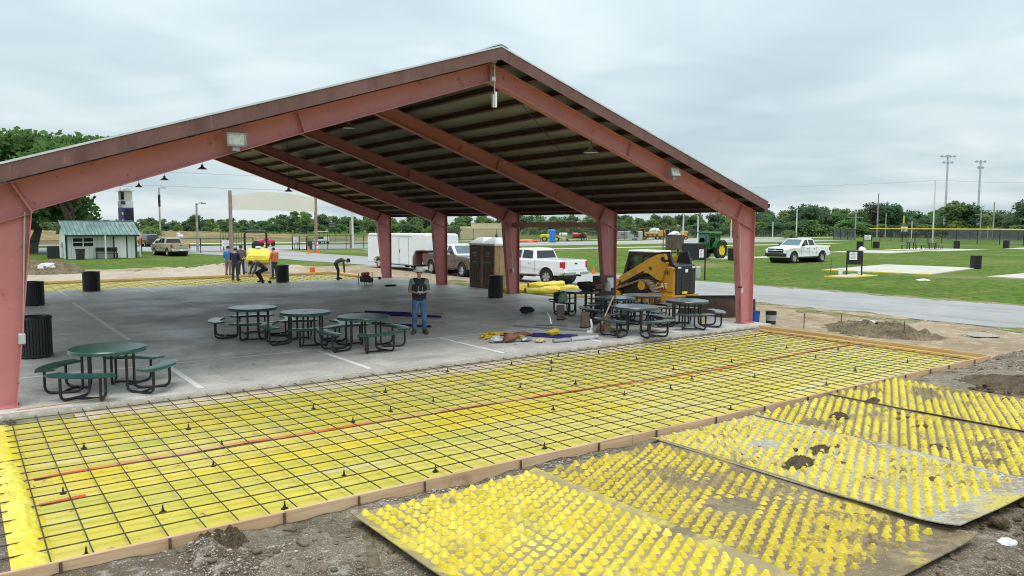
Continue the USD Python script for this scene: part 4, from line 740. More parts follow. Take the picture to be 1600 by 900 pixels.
# ================================================================== PEOPLE
def sphere(c, r, n=20): return Manifold.sphere(r, n).translate(tuple(map(float, c)))
def hullm(*cr):
    return Manifold.batch_hull([sphere(c, r, 16) for c, r in cr])
def smooth_union(parts, edge, it=10):
    m = Manifold.batch_boolean(parts, m3.OpType.Add).refine_to_length(edge).to_mesh()
    t = trimesh.Trimesh(m.vert_properties[:, :3], m.tri_verts, process=True); trimesh.smoothing.filter_taubin(t, lamb=.5, nu=.53, iterations=it); return (np.array(t.vertices), np.array(t.faces))
def person(label, loc, rz, J, wear, fine=.02, grip=.5):
    """J: joints in metres, facing +y, x to the figure's right. wear: colours of the clothes."""
    t = thing('person', label, 'person', loc, rz)
    g = {k: np.array(v, float) for k, v in J.items()}; P = []
    mid = lambda a, b, k=.5: g[a] * (1 - k) + g[b] * k
    P.append(hullm((g['shl'], .062), (g['shr'], .062), (g['chest'], .115), (g['chest'] + (g['neck'] - g['chest']) * .5, .08)))
    P.append(hullm((g['chest'] + [.07, 0, 0], .10), (g['chest'] + [-.07, 0, 0], .10), (g['waist'] + [.06, 0, 0], .095), (g['waist'] + [-.06, 0, 0], .095)))
    P.append(hullm((g['waist'] + [.06, 0, 0], .095), (g['waist'] + [-.06, 0, 0], .095), (g['hipl'], .095), (g['hipr'], .095)))
    hd = unit(g['head'] - g['neck']); fwd = unit(g['face']) ; rt = unit(np.cross(fwd, hd)); up = np.cross(rt, fwd)
    H = g['head']
    P += [hullm((g['neck'] - hd * .03, .055), (H - up * .06, .05)), hullm((H + up * .02 - fwd * .015, .088), (H + up * .03 + fwd * .02, .08), (H - up * .075 + fwd * .045, .043), (H - up * .03 + fwd * .03, .066)),
          hullm((H - up * .005 + fwd * .095, .012), (H - up * .035 + fwd * .108, .014), (H + up * .02 + fwd * .085, .010)), hullm((H - up * .063 + fwd * .082 + rt * .012, .010), (H - up * .063 + fwd * .082 - rt * .012, .010))]
    for s in (1, -1): P.append(hullm((H + rt * .088 * s - up * .01, .014), (H + rt * .09 * s + up * .022 - fwd * .008, .016)))
    for s in 'lr':
        P += [hullm((g['sh' + s], .056), (g['el' + s], .040)), hullm((g['el' + s], .041), (g['wr' + s], .027)), hullm((g['hip' + s], .088), (g['kn' + s], .057)), hullm((g['kn' + s], .058), (mid('kn' + s, 'an' + s, .3) - np.array([0, .012, 0]), .056), (g['an' + s], .040)), hullm((g['an' + s], .042), (g['to' + s] * [1, 1, 0] + [0, 0, .035] + [0, 0, g['an' + s][2] - .085], .036))]
    body = smooth_union(P, fine)
    hands = []
    for s, sg in (('l', -1), ('r', 1)):
        w = g['wr' + s]; d = unit(g.get('hd' + s, w - g['el' + s])); up_ = np.array(g.get('pn' + s, (0, 0, 1.0))); side = unit(np.cross(d, up_)); n = unit(np.cross(side, d)); side = side * sg
        k = [hullm((w, .024), (w + d * .045 + side * .022, .015), (w + d * .085 + side * .030, .013), (w + d * .088 - side * .030, .012), (w + d * .04 - side * .02, .016))]
        for q, (off, ln) in enumerate(((-.030, .066), (-.010, .078), (.010, .074), (.029, .058))):
            a = w + d * .085 + side * -off * 1.0; c = grip * (1 + .12 * q)
            b = a + (d * math.cos(c * .5) - n * math.sin(c * .5)) * ln * .5; e = b + (d * math.cos(c * 1.5) - n * math.sin(c * 1.5)) * ln * .5
            k += [hullm((a, .0098), (b, .0090)), hullm((b, .0090), (e, .0078))]
        a = w + d * .03 + side * .026; b = a + (d * .7 + side * .75 - n * .25) * .04; e = b + (d * .95 + side * .15 - n * .35) * .034; k += [hullm((a, .013), (b, .011)), hullm((b, .0105), (e, .009))]
        hands.append(smooth_union(k, .008, 4))
    B = MB(); B.add(*body)
    for h in hands: B.add(*h)
    put('body', B, 'skin', t, True)
    torso = [hullm((g['shl'] + (g['chest'] - g['shl']) * .1, .078), (g['shr'] + (g['chest'] - g['shr']) * .1, .078), (g['chest'], .135)), hullm((g['chest'] + [.075, 0, 0], .115), (g['chest'] + [-.075, 0, 0], .115), (g['waist'] + [.068, 0, 0], .112), (g['waist'] + [-.068, 0, 0], .112)), hullm((g['waist'] + [.068, 0, 0], .112), (g['waist'] + [-.068, 0, 0], .112), (mid('waist', 'hipl', .75), .105), (mid('waist', 'hipr', .75), .105))]
    sl = []
    for s in 'lr':
        sl.append(hullm((g['sh' + s], .070), (mid('sh' + s, 'el' + s, .85 if wear.get('short') else 1.0), .056)))
        if not wear.get('short'): sl.append(hullm((g['el' + s], .056), (mid('el' + s, 'wr' + s, .92), .040)))
    put('shirt', smooth_union(torso + sl, fine, 6), wear['shirt'], t, True)
    if wear.get('vest'):
        v = [hullm((g['shl'] * .82 + g['shr'] * .18, .083), (g['shr'] * .82 + g['shl'] * .18, .083), (g['chest'], .148))] + [hullm((g['chest'] + [.08, 0, 0], .127), (g['chest'] + [-.08, 0, 0], .127), (g['waist'] + [.072, 0, 0], .124), (g['waist'] + [-.072, 0, 0], .124)), hullm((g['waist'] + [.072, 0, 0], .124), (g['waist'] + [-.072, 0, 0], .124), (mid('waist', 'hipl', .8), .115), (mid('waist', 'hipr', .8), .115))]
        put('vest', smooth_union(v, fine, 5), wear['vest'], t, True)
    tr = [hullm((mid('waist', 'hipl', .55), .102), (mid('waist', 'hipr', .55), .102), (g['hipl'], .105), (g['hipr'], .105))]
    for s in 'lr': tr += [hullm((g['hip' + s], .102), (g['kn' + s], .074)), hullm((g['kn' + s], .074), (mid('kn' + s, 'an' + s, .95), .062))]
    put('trousers', smooth_union(tr, fine, 6), wear['trousers'], t, True)
    for s in 'lr':
        a, q = g['an' + s], g['to' + s]; d = unit((q - a) * [1, 1, 0]); z0 = a[2] - .085
        put('shoe', smooth_union([hullm((a + [0, 0, .01], .062), (a - d * .03 + [0, 0, -.03], .06), (a + d * .10 + [0, 0, -.03], .058), (a + d * .18 + [0, 0, -.04], .05))], .02, 2), wear['shoe'], t, True)
    if wear.get('cap'):
        c = MB(); m = Manifold.batch_hull([sphere(H + up * .045 - fwd * .018, .103, 24), sphere(H + up * .05 + fwd * .022, .092, 24)]); c.man(m.trim_by_plane(tuple(up), float(up @ (H + up * .035))))
        br = np.array([H + up * .045 + fwd * .10 + rt * k * .075 + fwd * (.085 * math.sqrt(max(0, 1 - k * k))) + up * (-.02 * (1 - abs(k)) - .0) for k in np.linspace(-1, 1, 9)]); c.hull(np.vstack([br, br + up * .008, [H + up * .045 + fwd * .06 + rt * .085, H + up * .045 + fwd * .06 - rt * .085, H + up * .058 + fwd * .06 + rt * .08, H + up * .058 + fwd * .06 - rt * .08]]))
        put('cap', c, wear['cap'], t, 45)
    if wear.get('hat'):
        c = MB(); o = H + up * .05; c.lathe([(0, .10), (.075, .098), (.098, .07), (.107, .0), (.107, -.01), (0, -.005)], 20, o, up); c.lathe([(.1, .004), (.165, -.004), (.165, .004), (.1, .012)], 20, o, up); put('hat', c, wear['hat'], t, 40)
    hr = Manifold.batch_hull([sphere(H + up * .025 - fwd * .022, .097, 20), sphere(H + up * .035, .09, 20)]).trim_by_plane(tuple(-fwd * .75 + up * .66), float((-fwd * .75 + up * .66) @ H + .012)); c = MB(); c.man(hr); put('hair', c, 'hair', t, True)
    c = MB()
    for s in (1, -1): 
        if wear.get('glasses'): c.rbox(H + fwd * .086 + rt * .034 * s + up * .012, (.05, .018, .034), .006, np.stack([rt, fwd, up], 1))
        else: c.add(*[k for k in (lambda q: (q.vertices * .011 + H + fwd * .078 + rt * .033 * s + up * .012, q.faces))(trimesh.creation.icosphere(subdivisions=1))])
    put('sunglasses' if wear.get('glasses') else 'eyes', c, 'glass_dark', t, True)
    return t
def stand(h=1.78, spread=.11, lean=0.0, turn=0):
    k = h / 1.78
    J = dict(hipl=(-.09, 0, .92), hipr=(.09, 0, .92), knl=(-spread, .02, .50), knr=(spread, .02, .50), anl=(-spread - .02, 0, .085), anr=(spread + .02, 0, .085), tol=(-spread - .06, .17, .03), tor=(spread + .06, .17, .03),
             waist=(0, 0, 1.05), chest=(0, -.01, 1.28), neck=(0, -.01, 1.48), head=(0, .02, 1.66), shl=(-.19, -.01, 1.42), shr=(.19, -.01, 1.42), ell=(-.25, -.02, 1.13), elr=(.25, -.02, 1.13), wrl=(-.25, .08, .88), wrr=(.25, .08, .88), face=(0, 1, -.12))
    return {a: tuple(np.array(v) * (k if a != 'face' else 1)) for a, v in J.items()}
# the man with the controller, facing the camera
J = stand(1.78, .12); J.update(ell=(-.255, -.03, 1.14), elr=(.255, -.03, 1.14), wrl=(-.10, .19, 1.13), wrr=(.10, .19, 1.13), head=(0, .035, 1.655), face=(0, 1, -.12), pnl=(0, .3, 1), pnr=(0, .3, 1), hdl=(.75, .62, .12), hdr=(-.75, .62, .12))
ang = math.atan2(-17.85, -9.95); mz = ang - PI / 2 + .08
person('man in a white hat, dark vest and jeans holding a controller, facing the camera', (9.93, 17.8, 0), mz, J, dict(shirt='shirt_green', short=True, vest='vest_navy', trousers='jeans', shoe='shoe_brown', hat='white_plastic', glasses=True), .016, .9)
R = rotz(mz); q = np.array([9.93, 17.8, 0]) + R @ np.array([0, .275, 1.145]); t = thing('drone_controller', 'small white controller held in the hands of the man in the vest', 'controller', q, mz); m = MB(); m.rbox((0, 0, 0), (.15, .085, .03), .012); put('case', m, 'white_plastic', t); m = MB(); m.rbox((0, -.01, .035), (.12, .03, .05), .006); put('screen', m, 'glass_dark', t)
m = MB(); m.cyl((.05, .03, .01), (.055, .05, .16), .006, n=6); m.cyl((-.05, .03, .01), (-.055, .05, .14), .006, n=6); put('antenna', m, 'pole_white', t)
# the workers in the far pit
S = (14.94, 46.2)
def face_to(x, y, tx, ty): return math.atan2(ty - y, tx - x) - PI / 2
J = stand(1.76); J.update(head=(0, .07, 1.63), face=(0, 1, -.5), wrl=(-.12, .2, 1.0), wrr=(.14, .2, 1.02))
person('worker in a bright blue long sleeved shirt, seen from behind, leftmost of the group', (12.86, 45.9, -.12), face_to(12.86, 45.9, 14.6, 47.5), J, dict(shirt='shirt_blue', trousers='khaki', shoe='shoe_brown', cap='shirt_navy'), .022)
J = stand(1.80); J.update(head=(0, .09, 1.64), face=(0, 1, -.7), ell=(-.25, .05, 1.16), elr=(.25, .05, 1.16), wrl=(-.14, .24, 1.08), wrr=(.16, .24, 1.06), chest=(0, .03, 1.28))
person('worker in a dark navy shirt and dark trousers looking down, beside the blue shirt', (12.10, 41.9, -.12), face_to(12.1, 41.9, 13.4, 43.5), J, dict(shirt='shirt_navy', trousers='jeans_dark', shoe='soft_black', cap='shirt_grey'), .022)
J = stand(1.8); J.update(head=(0, .05, 1.65), face=(0, 1, -.4), wrl=(-.16, .2, 1.04), wrr=(.2, .1, .9))
person('worker in grey standing left of the yellow roller, looking towards the camera', (13.75, 46.3, -.12), face_to(13.75, 46.3, 12, 42), J, dict(shirt='shirt_grey', trousers='jeans_dark', shoe='soft_black', cap='soft_black'), .022)
J = dict(hipl=(-.10, -.20, .62), hipr=(.10, -.20, .62), knl=(-.16, .18, .50), knr=(.17, .15, .46), anl=(-.15, -.02, .085), anr=(.16, -.10, .085), tol=(-.17, .15, .03), tor=(.2, .08, .03), waist=(0, -.08, .76), chest=(0, .16, .92), neck=(0, .32, .98), head=(0, .46, .92), shl=(-.19, .25, .93), shr=(.19, .25, .93), ell=(-.24, .36, .66), elr=(.24, .36, .66), wrl=(-.14, .44, .42), wrr=(.16, .46, .40), face=(0, .55, -.85))
person('man crouching over the rebar in a grey jacket, head down, in front of the roller', (12.75, 39.6, -.12), face_to(12.7, 39.6, 10.6, 39.4), {k: tuple(np.array(v) * (1.12 if k != 'face' else 1)) for k, v in J.items()}, dict(shirt='shirt_grey', trousers='soft_black', shoe='shoe_brown', vest=None, cap='soft_black'), .022)
J = stand(1.80); J.update(head=(.02, .10, 1.63), face=(-.2, 1, -.75), chest=(0, .03, 1.28), wrl=(-.13, .26, 1.05), wrr=(.1, .28, 1.0), ell=(-.25, .05, 1.14), elr=(.26, .05, 1.14))
person('worker in an orange shirt and blue jeans standing right of the roller, head bowed', (14.25, 41.9, -.12), face_to(14.2, 41.9, 13.2, 44.5), J, dict(shirt='shirt_orange', trousers='jeans_dark', shoe='shoe_brown'), .022)
J = dict(hipl=(-.09, -.16, .90), hipr=(.09, -.16, .90), knl=(-.12, -.02, .50), knr=(.12, -.03, .50), anl=(-.13, -.05, .085), anr=(.13, -.05, .085), tol=(-.15, .12, .03), tor=(.15, .12, .03), waist=(0, -.08, 1.0), chest=(0, .14, 1.08), neck=(0, .33, 1.09), head=(0, .49, 1.04), shl=(-.18, .25, 1.06), shr=(.18, .25, 1.06), ell=(-.2, .28, .78), elr=(.2, .28, .78), wrl=(-.10, .28, .55), wrr=(.10, .30, .52), face=(0, .5, -.87))
person('worker in grey bending over at the waist, alone right of the black bin', (17.0, 39.5, -.12), face_to(17, 39.5, 19.5, 38.4), J, dict(shirt='shirt_grey', trousers='jeans_dark', shoe='soft_black', cap='shirt_navy'), .022)

# ================================================================== VEHICLES
def bevel_body(poly, wfun, bev=.05):
    """side outline (x, z) with half width wfun(x, z), bevelled along the outline; returns a Manifold."""
    P = np.asarray(poly, float)
    if np.sum(P[:, 0] * np.roll(P[:, 1], -1) - np.roll(P[:, 0], -1) * P[:, 1]) < 0: P = P[::-1]
    Q = []; n = len(P)
    for i in range(n):
        a, b, c = P[i - 1], P[i], P[(i + 1) % n]; d0, d1 = (b - a) / np.linalg.norm(b - a), (c - b) / np.linalg.norm(c - b); n0, n1 = np.array([-d0[1], d0[0]]), np.array([-d1[1], d1[0]]); mm = n0 + n1; mm /= max(mm @ n0, .35) ; Q.append(b + mm * bev * min(1, 1.0))
    Q = np.array(Q); w = np.array([wfun(*p) for p in P]); wq = np.array([wfun(*p) for p in Q])
    V = np.vstack([np.c_[Q[:, 0], -wq, Q[:, 1]], np.c_[P[:, 0], -(w - bev), P[:, 1]], np.c_[P[:, 0], w - bev, P[:, 1]], np.c_[Q[:, 0], wq, Q[:, 1]]])
    i = np.arange(n); j = (i + 1) % n; tri = ear(Q); F = [tri, tri[:, ::-1] + 3 * n]
    for k in range(3): F += [np.stack([k * n + i, (k + 1) * n + j, k * n + j], 1), np.stack([k * n + i, (k + 1) * n + i, (k + 1) * n + j], 1)]
    F = np.vstack(F); m = m3.Mesh(V.astype(np.float32), F.astype(np.uint32)); M_ = Manifold(m)
    if M_.volume() < 0: M_ = Manifold(m3.Mesh(V.astype(np.float32), F[:, ::-1].astype(np.uint32)))
    return M_
def ycyl(x, z, r, w): return Manifold.cylinder(w, r, r, 28, True).rotate((90, 0, 0)).translate((x, 0, z))
def bxm(c, s): return Manifold.cube(tuple(map(float, s)), True).translate(tuple(map(float, c)))
def wheel(t, x, y, r, w, rim='alloy', spokes=6, rr=.62):
    s = 1 if y > 0 else -1; o = (x, y, r); d = (0, s, 0)
    m = MB(); m.lathe([(r * rr, -w / 2), (r * .93, -w / 2), (r, -w * .36), (r, w * .36), (r * .93, w / 2), (r * rr, w / 2), (r * rr, w * .3), (r * rr, -w / 2)], 28, o, d); wt = put('wheel', m, 'tyre', t, 35)
    m = MB(); m.lathe([(0, w * .08), (r * rr * .9, w * .05), (r * rr * .98, w * .38), (r * rr, w * .42), (r * rr * 1.0, -w * .4)], 28, o, d)
    x_, y_, dd = axes_of(d)
    for k in range(spokes):
        a = k * 2 * PI / spokes; e = x_ * math.cos(a) + y_ * math.sin(a); f = -x_ * math.sin(a) + y_ * math.cos(a); c = np.array(o) + dd * w * .30 + e * r * rr * .5
        m.hull(np.array([np.array(o) + dd * w * h + e * q + f * u for h in (.16, .36) for q, uu in ((r * .06, .05), (r * rr * .95, .075)) for u in (-uu * r / .4, uu * r / .4)]))
    m.cyl(np.array(o) + dd * w * .1, np.array(o) + dd * w * .40, r * .15, r * .13, 12); put('rim', m, rim, wt, 35)
def quad_plate(t, name, pts, mat, th=.012, parent=None):
    P = np.asarray(pts, float); n = unit(np.cross(P[1] - P[0], P[2] - P[0])); m = MB(); m.hull(np.vstack([P, P + n * th])); return put(name, m, mat, parent or t)
def pickup(name, label, loc, heading, paint, roof=None, scale=1.0, rim='alloy', group=None, L=2.95, wb=(1.93, -1.80), trim='chrome', dark_bumper=False, glass='glass_dark', wr=.41, lights=False, ws_mat='glass_sky'):
    t = thing(name, label, 'pickup truck', loc, az(heading), group, sc=scale); fa, ra = wb; W2 = 1.0
    low = [(-L, .62), (-L + .02, 1.30), (-1.02, 1.33), (-.9, 1.31), (1.12, 1.31), (1.28, 1.27), (2.3, 1.22), (2.72, 1.14), (L, .98), (L + .03, .60), (2.75, .42), (-2.6, .48)]
    bf = lambda x, z: W2 - .03 * max(0, (z - .95) / .35) - .045 * max(0, (.7 - z) / .3) - .10 * max(0, (x - 2.3) / .65) ** 2
    B = bevel_body(low, bf, .055)
    for a in (fa, ra): B = B - ycyl(a, .42, .515, 2.4)
    B = B - bxm((-1.98, 0, 1.3), (1.72, 1.62, .95)); m = MB(); m.man(B); put('body', m, paint, t, 25)
    m = MB(); m.box((-1.98, 0, .86), (1.74, 1.64, .03)); m.box((0, 0, .55), (5.0, 1.5, .28))
    for a in (fa, ra): m.cyl((a, -.9, .45), (a, .9, .45), .5, n=16)
    put('chassis', m, 'black_plastic', t)
    cab = [(-1.0, 1.29), (-.84, 1.80), (-.62, 1.885), (.15, 1.90), (.42, 1.865), (1.2, 1.29)]
    cw = lambda x, z: .93 - .20 * max(0, (z - 1.29) / .6)
    m = MB(); m.man(bevel_body(cab, cw, .05)); put('cab', m, roof or paint, t, 25)
    def side(pts, name, mat=glass):
        for s in (1, -1):
            P = np.array([(x, s * (cw(x, z) - .006), z) for x, z in pts]); P = P if s > 0 else P[::-1]; put_hull(t, name, P, (0, s, 0), .014, mat)
    def put_hull(t, name, P, d, th, mat): m = MB(); m.hull(np.vstack([P - np.array(d) * th * .5, P + np.array(d) * th * .7])); put(name, m, mat, t)
    side([(-.80, 1.36), (-.72, 1.77), (-.06, 1.80), (-.04, 1.36)], 'rear_side_window'); side([(.06, 1.36), (.06, 1.80), (.36, 1.78), (.95, 1.36)], 'front_side_window')
    def slope(a, b, wa, wb_, name, mat, th=.012):
        a, b = np.array(a), np.array(b); n = unit(np.array([-(b - a)[1], (b - a)[0]])); n = n * (1 if n[1] > 0 else -1) if abs(n[1]) > .2 else n
        P = np.array([(a[0], -wa, a[1]), (a[0], wa, a[1]), (b[0], wb_, b[1]), (b[0], -wb_, b[1])]); d = np.array([n[0], 0, n[1]]); m = MB(); m.hull(np.vstack([P - d * .01, P + d * th])); put(name, m, mat, t)
    slope((1.12, 1.345), (.49, 1.81), .80, .64, 'windshield', ws_mat); a, b = np.array((-.985, 1.36)), np.array((-.865, 1.76)); P = np.array([(a[0], -.76, a[1]), (a[0], .76, a[1]), (b[0], .64, b[1]), (b[0], -.64, b[1])]); m = MB(); m.hull(np.vstack([P + [.01, 0, 0], P + [-.012, 0, .003]])); put('rear_window', m, glass, t)
    for s in (1, -1):
        for a, yy in ((fa, .86), (ra, .86)): wheel(t, a, s * yy, wr, .27, rim)
        m = MB(); m.hull(np.array([(.86, s * .93, 1.30), (.98, s * .95, 1.30), (.86, s * 1.14, 1.30), (.93, s * 1.15, 1.30), (.86, s * .95, 1.50), (.93, s * .95, 1.48), (.86, s * 1.14, 1.50), (.92, s * 1.14, 1.48)])); put('mirror', m, 'black_plastic', t)
        m = MB(); m.rbox((-L + .02, s * .90, 1.06), (.06, .17, .36), .02); m.rbox((-L + .13, s * .975, 1.07), (.22, .03, .30), .012); put('taillight', m, 'tail_red', t)
        m = MB(); m.rbox((L - .12, s * .80, 1.0), (.22, .3, .14), .03); put('headlight', m, 'lamp_clear', t)
        for xx in (-.55, .35): m = MB(); m.rbox((xx - .1, s * 1.0, 1.12), (.17, .03, .035), .01); put('door_handle', m, 'chrome' if trim == 'chrome' else 'black_plastic', t)
        m = MB()
        for xx in (-.98, .0, 1.08): m.box((xx, s * .993, .93), (.012, .008, .66))
        put('door_gap', m, 'black_plastic', t)
        m = MB(); m.cyl((-1.0, s * .93, .43), (1.1, s * .93, .43), .05, n=8); put('running_board', m, 'black_plastic', t, True)
        for a in (fa, ra):
            aa = np.linspace(.12, PI - .12, 14); m = MB(); m.tube([(a + .525 * math.cos(k), s * (.985 - (.03 if a == fa else 0)), .42 + .525 * math.sin(k)) for k in aa], .022, 6); put('arch_trim', m, 'black_plastic' if dark_bumper else paint, t, True)
    m = MB(); m.rbox((L + .0, 0, .66), (.20, 1.86, .26), .05); put('front_bumper', m, 'black_plastic' if dark_bumper else trim, t)
    m = MB(); m.rbox((L + .01, 0, .97), (.08, 1.36, .32), .03); gr = put('grille', m, 'black_plastic', t); m = MB(); m.box((L + .055, 0, .99), (.015, 1.3, .05)); m.rbox((L + .06, 0, .99), (.02, .22, .08), .01); put('grille_bar', m, trim if not dark_bumper else 'white_paint', gr)
    m = MB(); m.rbox((-L - .05, 0, .62), (.20, 1.88, .2), .04); rb = put('rear_bumper', m, trim if not dark_bumper else 'chrome', t); m = MB(); m.box((-L - .155, -.0, .66), (.01, .32, .16)); put('number_plate', m, 'paper', rb)
    m = MB(); m.rbox((-L + .0, 0, 1.03), (.05, 1.5, .50), .03); tg = put('tailgate', m, paint, t); m = MB(); m.rbox((-L - .03, 0, 1.13), (.02, .22, .07), .01); put('tailgate_handle', m, 'dark_paint', tg)
    m = MB(); m.tube([(-L - .1, .2, .5), (-L - .3, .2, .5)], .03, 6); m.rbox((-L - .2, 0, .5), (.3, .08, .08), .01); put('tow_hitch', m, 'black_plastic', t)
    if lights:
        m = MB(); 
        for k in range(5): m.rbox((.05, -.4 + k * .2, 1.93), (.1, .06, .05), .01)
        put('roof_light', m, 'tail_red', t)
    return t
pickup('pickup_truck', 'white pickup truck seen from behind, parked by the pile of yellow rolls', (25.12, 32.5, -.12), -10, 'white_paint', scale=(1.0, 1.0, .97))
pickup('pickup_truck', 'dusty brown and white two tone pickup coupled to the white trailer', (24.65, 39.2, -.12), 182, 'ram_brown', roof='white_paint', scale=1.0, trim='silver_paint')
pickup('pickup_truck', 'white pickup truck with a black grille parked on the lawn at the right', (58.6, 38.5, LAWN), 270, 'white_paint', dark_bumper=True, trim='black_plastic', scale=1.09, rim='silver_paint')
pickup('pickup_truck', 'tan pickup truck with red roof lights parked on grass right of the shed', (16.9, 79.8, LAWN), -8, 'tan_paint', scale=.93, lights=True, trim='silver_paint')
def car(name, label, cat, loc, heading, paint, kind='suv', scale=1.0):
    t = thing(name, label, cat, loc, az(heading), sc=scale); h = {'suv': 1.72, 'sedan': 1.42, 'cart': 1.8}[kind]; b = .98 if kind == 'suv' else .86
    low = [(-2.3, .5), (-2.32, b - .02), (-1.9, b + .03), (.9, b + .02), (1.9, b - .1), (2.28, b - .3), (2.32, .5), (2.1, .33), (-2.1, .35)]
    B = bevel_body(low, lambda x, z: .9 - .04 * max(0, (.6 - z) / .3) - .12 * max(0, (abs(x) - 1.7) / .6) ** 2, .06)
    for a in (1.4, -1.4): B = B - ycyl(a, .34, .42, 2.2)
    m = MB(); m.man(B); put('body', m, paint, t, 30)
    m = MB(); m.box((0, 0, .45), (4, 1.3, .25)); [m.cyl((a, -.8, .36), (a, .8, .36), .40, n=14) for a in (1.4, -1.4)]; put('chassis', m, 'black_plastic', t)
    cab = [(-2.2, b), (-1.95, h - .08), (-1.6, h), (.1, h), (.3, h - .05), (1.0, b)] if kind == 'suv' else [(-1.7, b), (-1.0, h - .03), (-.7, h), (.0, h), (.2, h - .05), (1.0, b)]
    cw = lambda x, z: .84 - .2 * max(0, (z - b) / (h - b)); m = MB(); m.man(bevel_body(cab, cw, .05)); put('cab', m, paint, t, 25)
    xs = (-1.9, -1.75, 0.05, .75) if kind == 'suv' else (-1.35, -.9, .0, .75)
    for s in (1, -1):
        P = np.array([(x, s * (cw(x, z) - .004), z) for x, z in ((xs[0], b + .05), (xs[1], h - .12), (xs[2], h - .1), (xs[3], b + .05))]); m = MB(); m.hull(np.vstack([P, P + [0, s * .012, 0]])); put('side_window', m, 'glass_dark', t)
        for a in (1.4, -1.4): wheel(t, a, s * .78, .345, .22)
        m = MB(); m.rbox((-2.28, s * .72, b - .14), (.1, .22, .18), .03); put('taillight', m, 'tail_red', t); m = MB(); m.rbox((2.2, s * .68, b - .30), (.16, .28, .12), .03); put('headlight', m, 'lamp_clear', t)
    for x0, x1, nm in ((cab[-1][0] - .06, cab[-2][0] + .03, 'windshield'), (cab[0][0] + .02, cab[1][0] - .0, 'rear_window')):
        sg = 1 if x0 > 0 else -1; P = np.array([(x0, -.7, b + .06), (x0, .7, b + .06), (x1, .55, h - .12), (x1, -.55, h - .12)]); m = MB(); m.hull(np.vstack([P, P + [sg * .03, 0, .02]])); put(nm, m, 'glass_dark', t)
    m = MB(); m.rbox((2.28, 0, b - .38), (.1, 1.3, .18), .03); put('grille', m, 'black_plastic', t); return t
car('parked_car', 'black sport utility vehicle on the road behind the shed', 'car', (21.2, 113, LAWN), -5, 'dark_paint', 'suv', 1.0)
car('parked_car', 'silver car behind the tan pickup truck', 'car', (20.6, 100, LAWN), 30, 'silver_paint', 'sedan', .95)
# open red utility vehicle on the road
t = thing('utility_vehicle', 'small red open utility vehicle on the road behind the roller', 'utility vehicle', (34.9, 106.5, LAWN), az(250), sc=.88); m = MB(); m.hull(np.array([(x, y, z) for x, y, z in [(-1.5, -.7, .6), (-1.5, .7, .6), (-1.5, -.7, 1.0), (-1.5, .7, 1.0), (-.2, -.7, 1.0), (-.2, .7, 1.0), (-.2, .7, .5), (-.2, -.7, .5)]])); m.hull(np.array([(.4, -.65, .55), (.4, .65, .55), (1.5, -.55, .6), (1.5, .55, .6), (.5, -.65, 1.15), (.5, .65, 1.15), (1.45, -.5, .9), (1.45, .5, .9)])); m.box((.1, 0, .5), (1.2, 1.3, .15)); put('body', m, 'pink_red', t)
m = MB()
for y in (-.62, .62): m.tube([(.55, y, 1.1), (.25, y * .92, 1.75), (-.5, y * .92, 1.78), (-.9, y, 1.0)], .03, 6)
for x, z in ((.25, 1.75), (-.5, 1.78)): m.tube([(x, -.57, z), (x, .57, z)], .03, 6)
put('roll_cage', m, 'pink_red', t, True); m = MB(); m.rbox((-.3, 0, .95), (.25, 1.0, .5), .06); put('seat', m, 'soft_black', t); m = MB(); m.rbox((1.55, 0, .7), (.12, 1.2, .4), .03); put('grille', m, 'black_plastic', t)
for a in (1.1, -1.1):
    for s in (1, -1): wheel(t, a, s * .68, .36, .26, 'black_plastic')
t = thing('golf_cart', 'small white golf cart with a roof beside the open gate', 'golf cart', (47.5, 117.0, LAWN), az(150), sc=1.1); m = MB(); m.rbox((0, 0, .5), (2.2, 1.1, .35), .1); m.rbox((.9, 0, .75), (.35, 1.05, .4), .1); put('body', m, 'dull_white', t); m = MB(); m.rbox((-.05, 0, 1.78), (1.7, 1.15, .07), .03); put('roof', m, 'dull_white', t)
m = MB()
for x in (.75, -.8):
    for y in (-.5, .5): m.cyl((x, y, .6), (x * .9, y, 1.76), .025, n=6)
put('roof_post', m, 'black_metal', t); m = MB(); m.rbox((-.3, 0, .85), (.5, 1.0, .4), .08); put('seat', m, 'soft_black', t)
for a in (.75, -.75):
    for s in (1, -1): wheel(t, a, s * .48, .24, .18, 'dull_white')

# white gooseneck trailer
t = thing('enclosed_trailer', 'long white enclosed gooseneck trailer with one side door', 'trailer', (24.9, 44.8, -.1), az(180.5), sc=(1, 1, .95))
prof = [(-5.2, .42), (-5.2, 2.45), (-5.0, 2.55), (2.9, 2.60), (3.2, 2.5), (3.2, 1.5), (1.9, 1.42), (1.5, .95), (1.5, .42)]
m = MB(); B = bevel_body(prof, lambda x, z: 1.22, .06)
for a in (-2.6, -3.5): B = B - ycyl(a, .40, .46, 3)
B = B + bxm((-3.05, 0, 1.0), (1.9, 1.7, .9)); m.man(B); bd = put('body', m, 'trailer_white', t, 25)
m = MB(); m.hull(np.array([(x, y, z) for y in (-1.2, 1.2) for x, z in ((1.52, .44), (1.52, .98), (1.9, 1.40), (1.85, .44))])); m.box((1.54, 0, .9), (.02, 2.38, .9)); put('nose_panel', m, 'rust_steel', t)
m = MB(); m.box((2.55, 0, 1.46), (1.3, 2.36, .06)); put('neck_floor', m, 'rust_steel', t); m = MB(); m.box((-1.7, 0, .38), (6.4, 1.6, .12)); put('chassis', m, 'black_metal', t); m = MB(); m.cyl((2.8, 0, 1.45), (2.8, 0, .9), .08, n=10); put('hitch_post', m, 'black_metal', t)
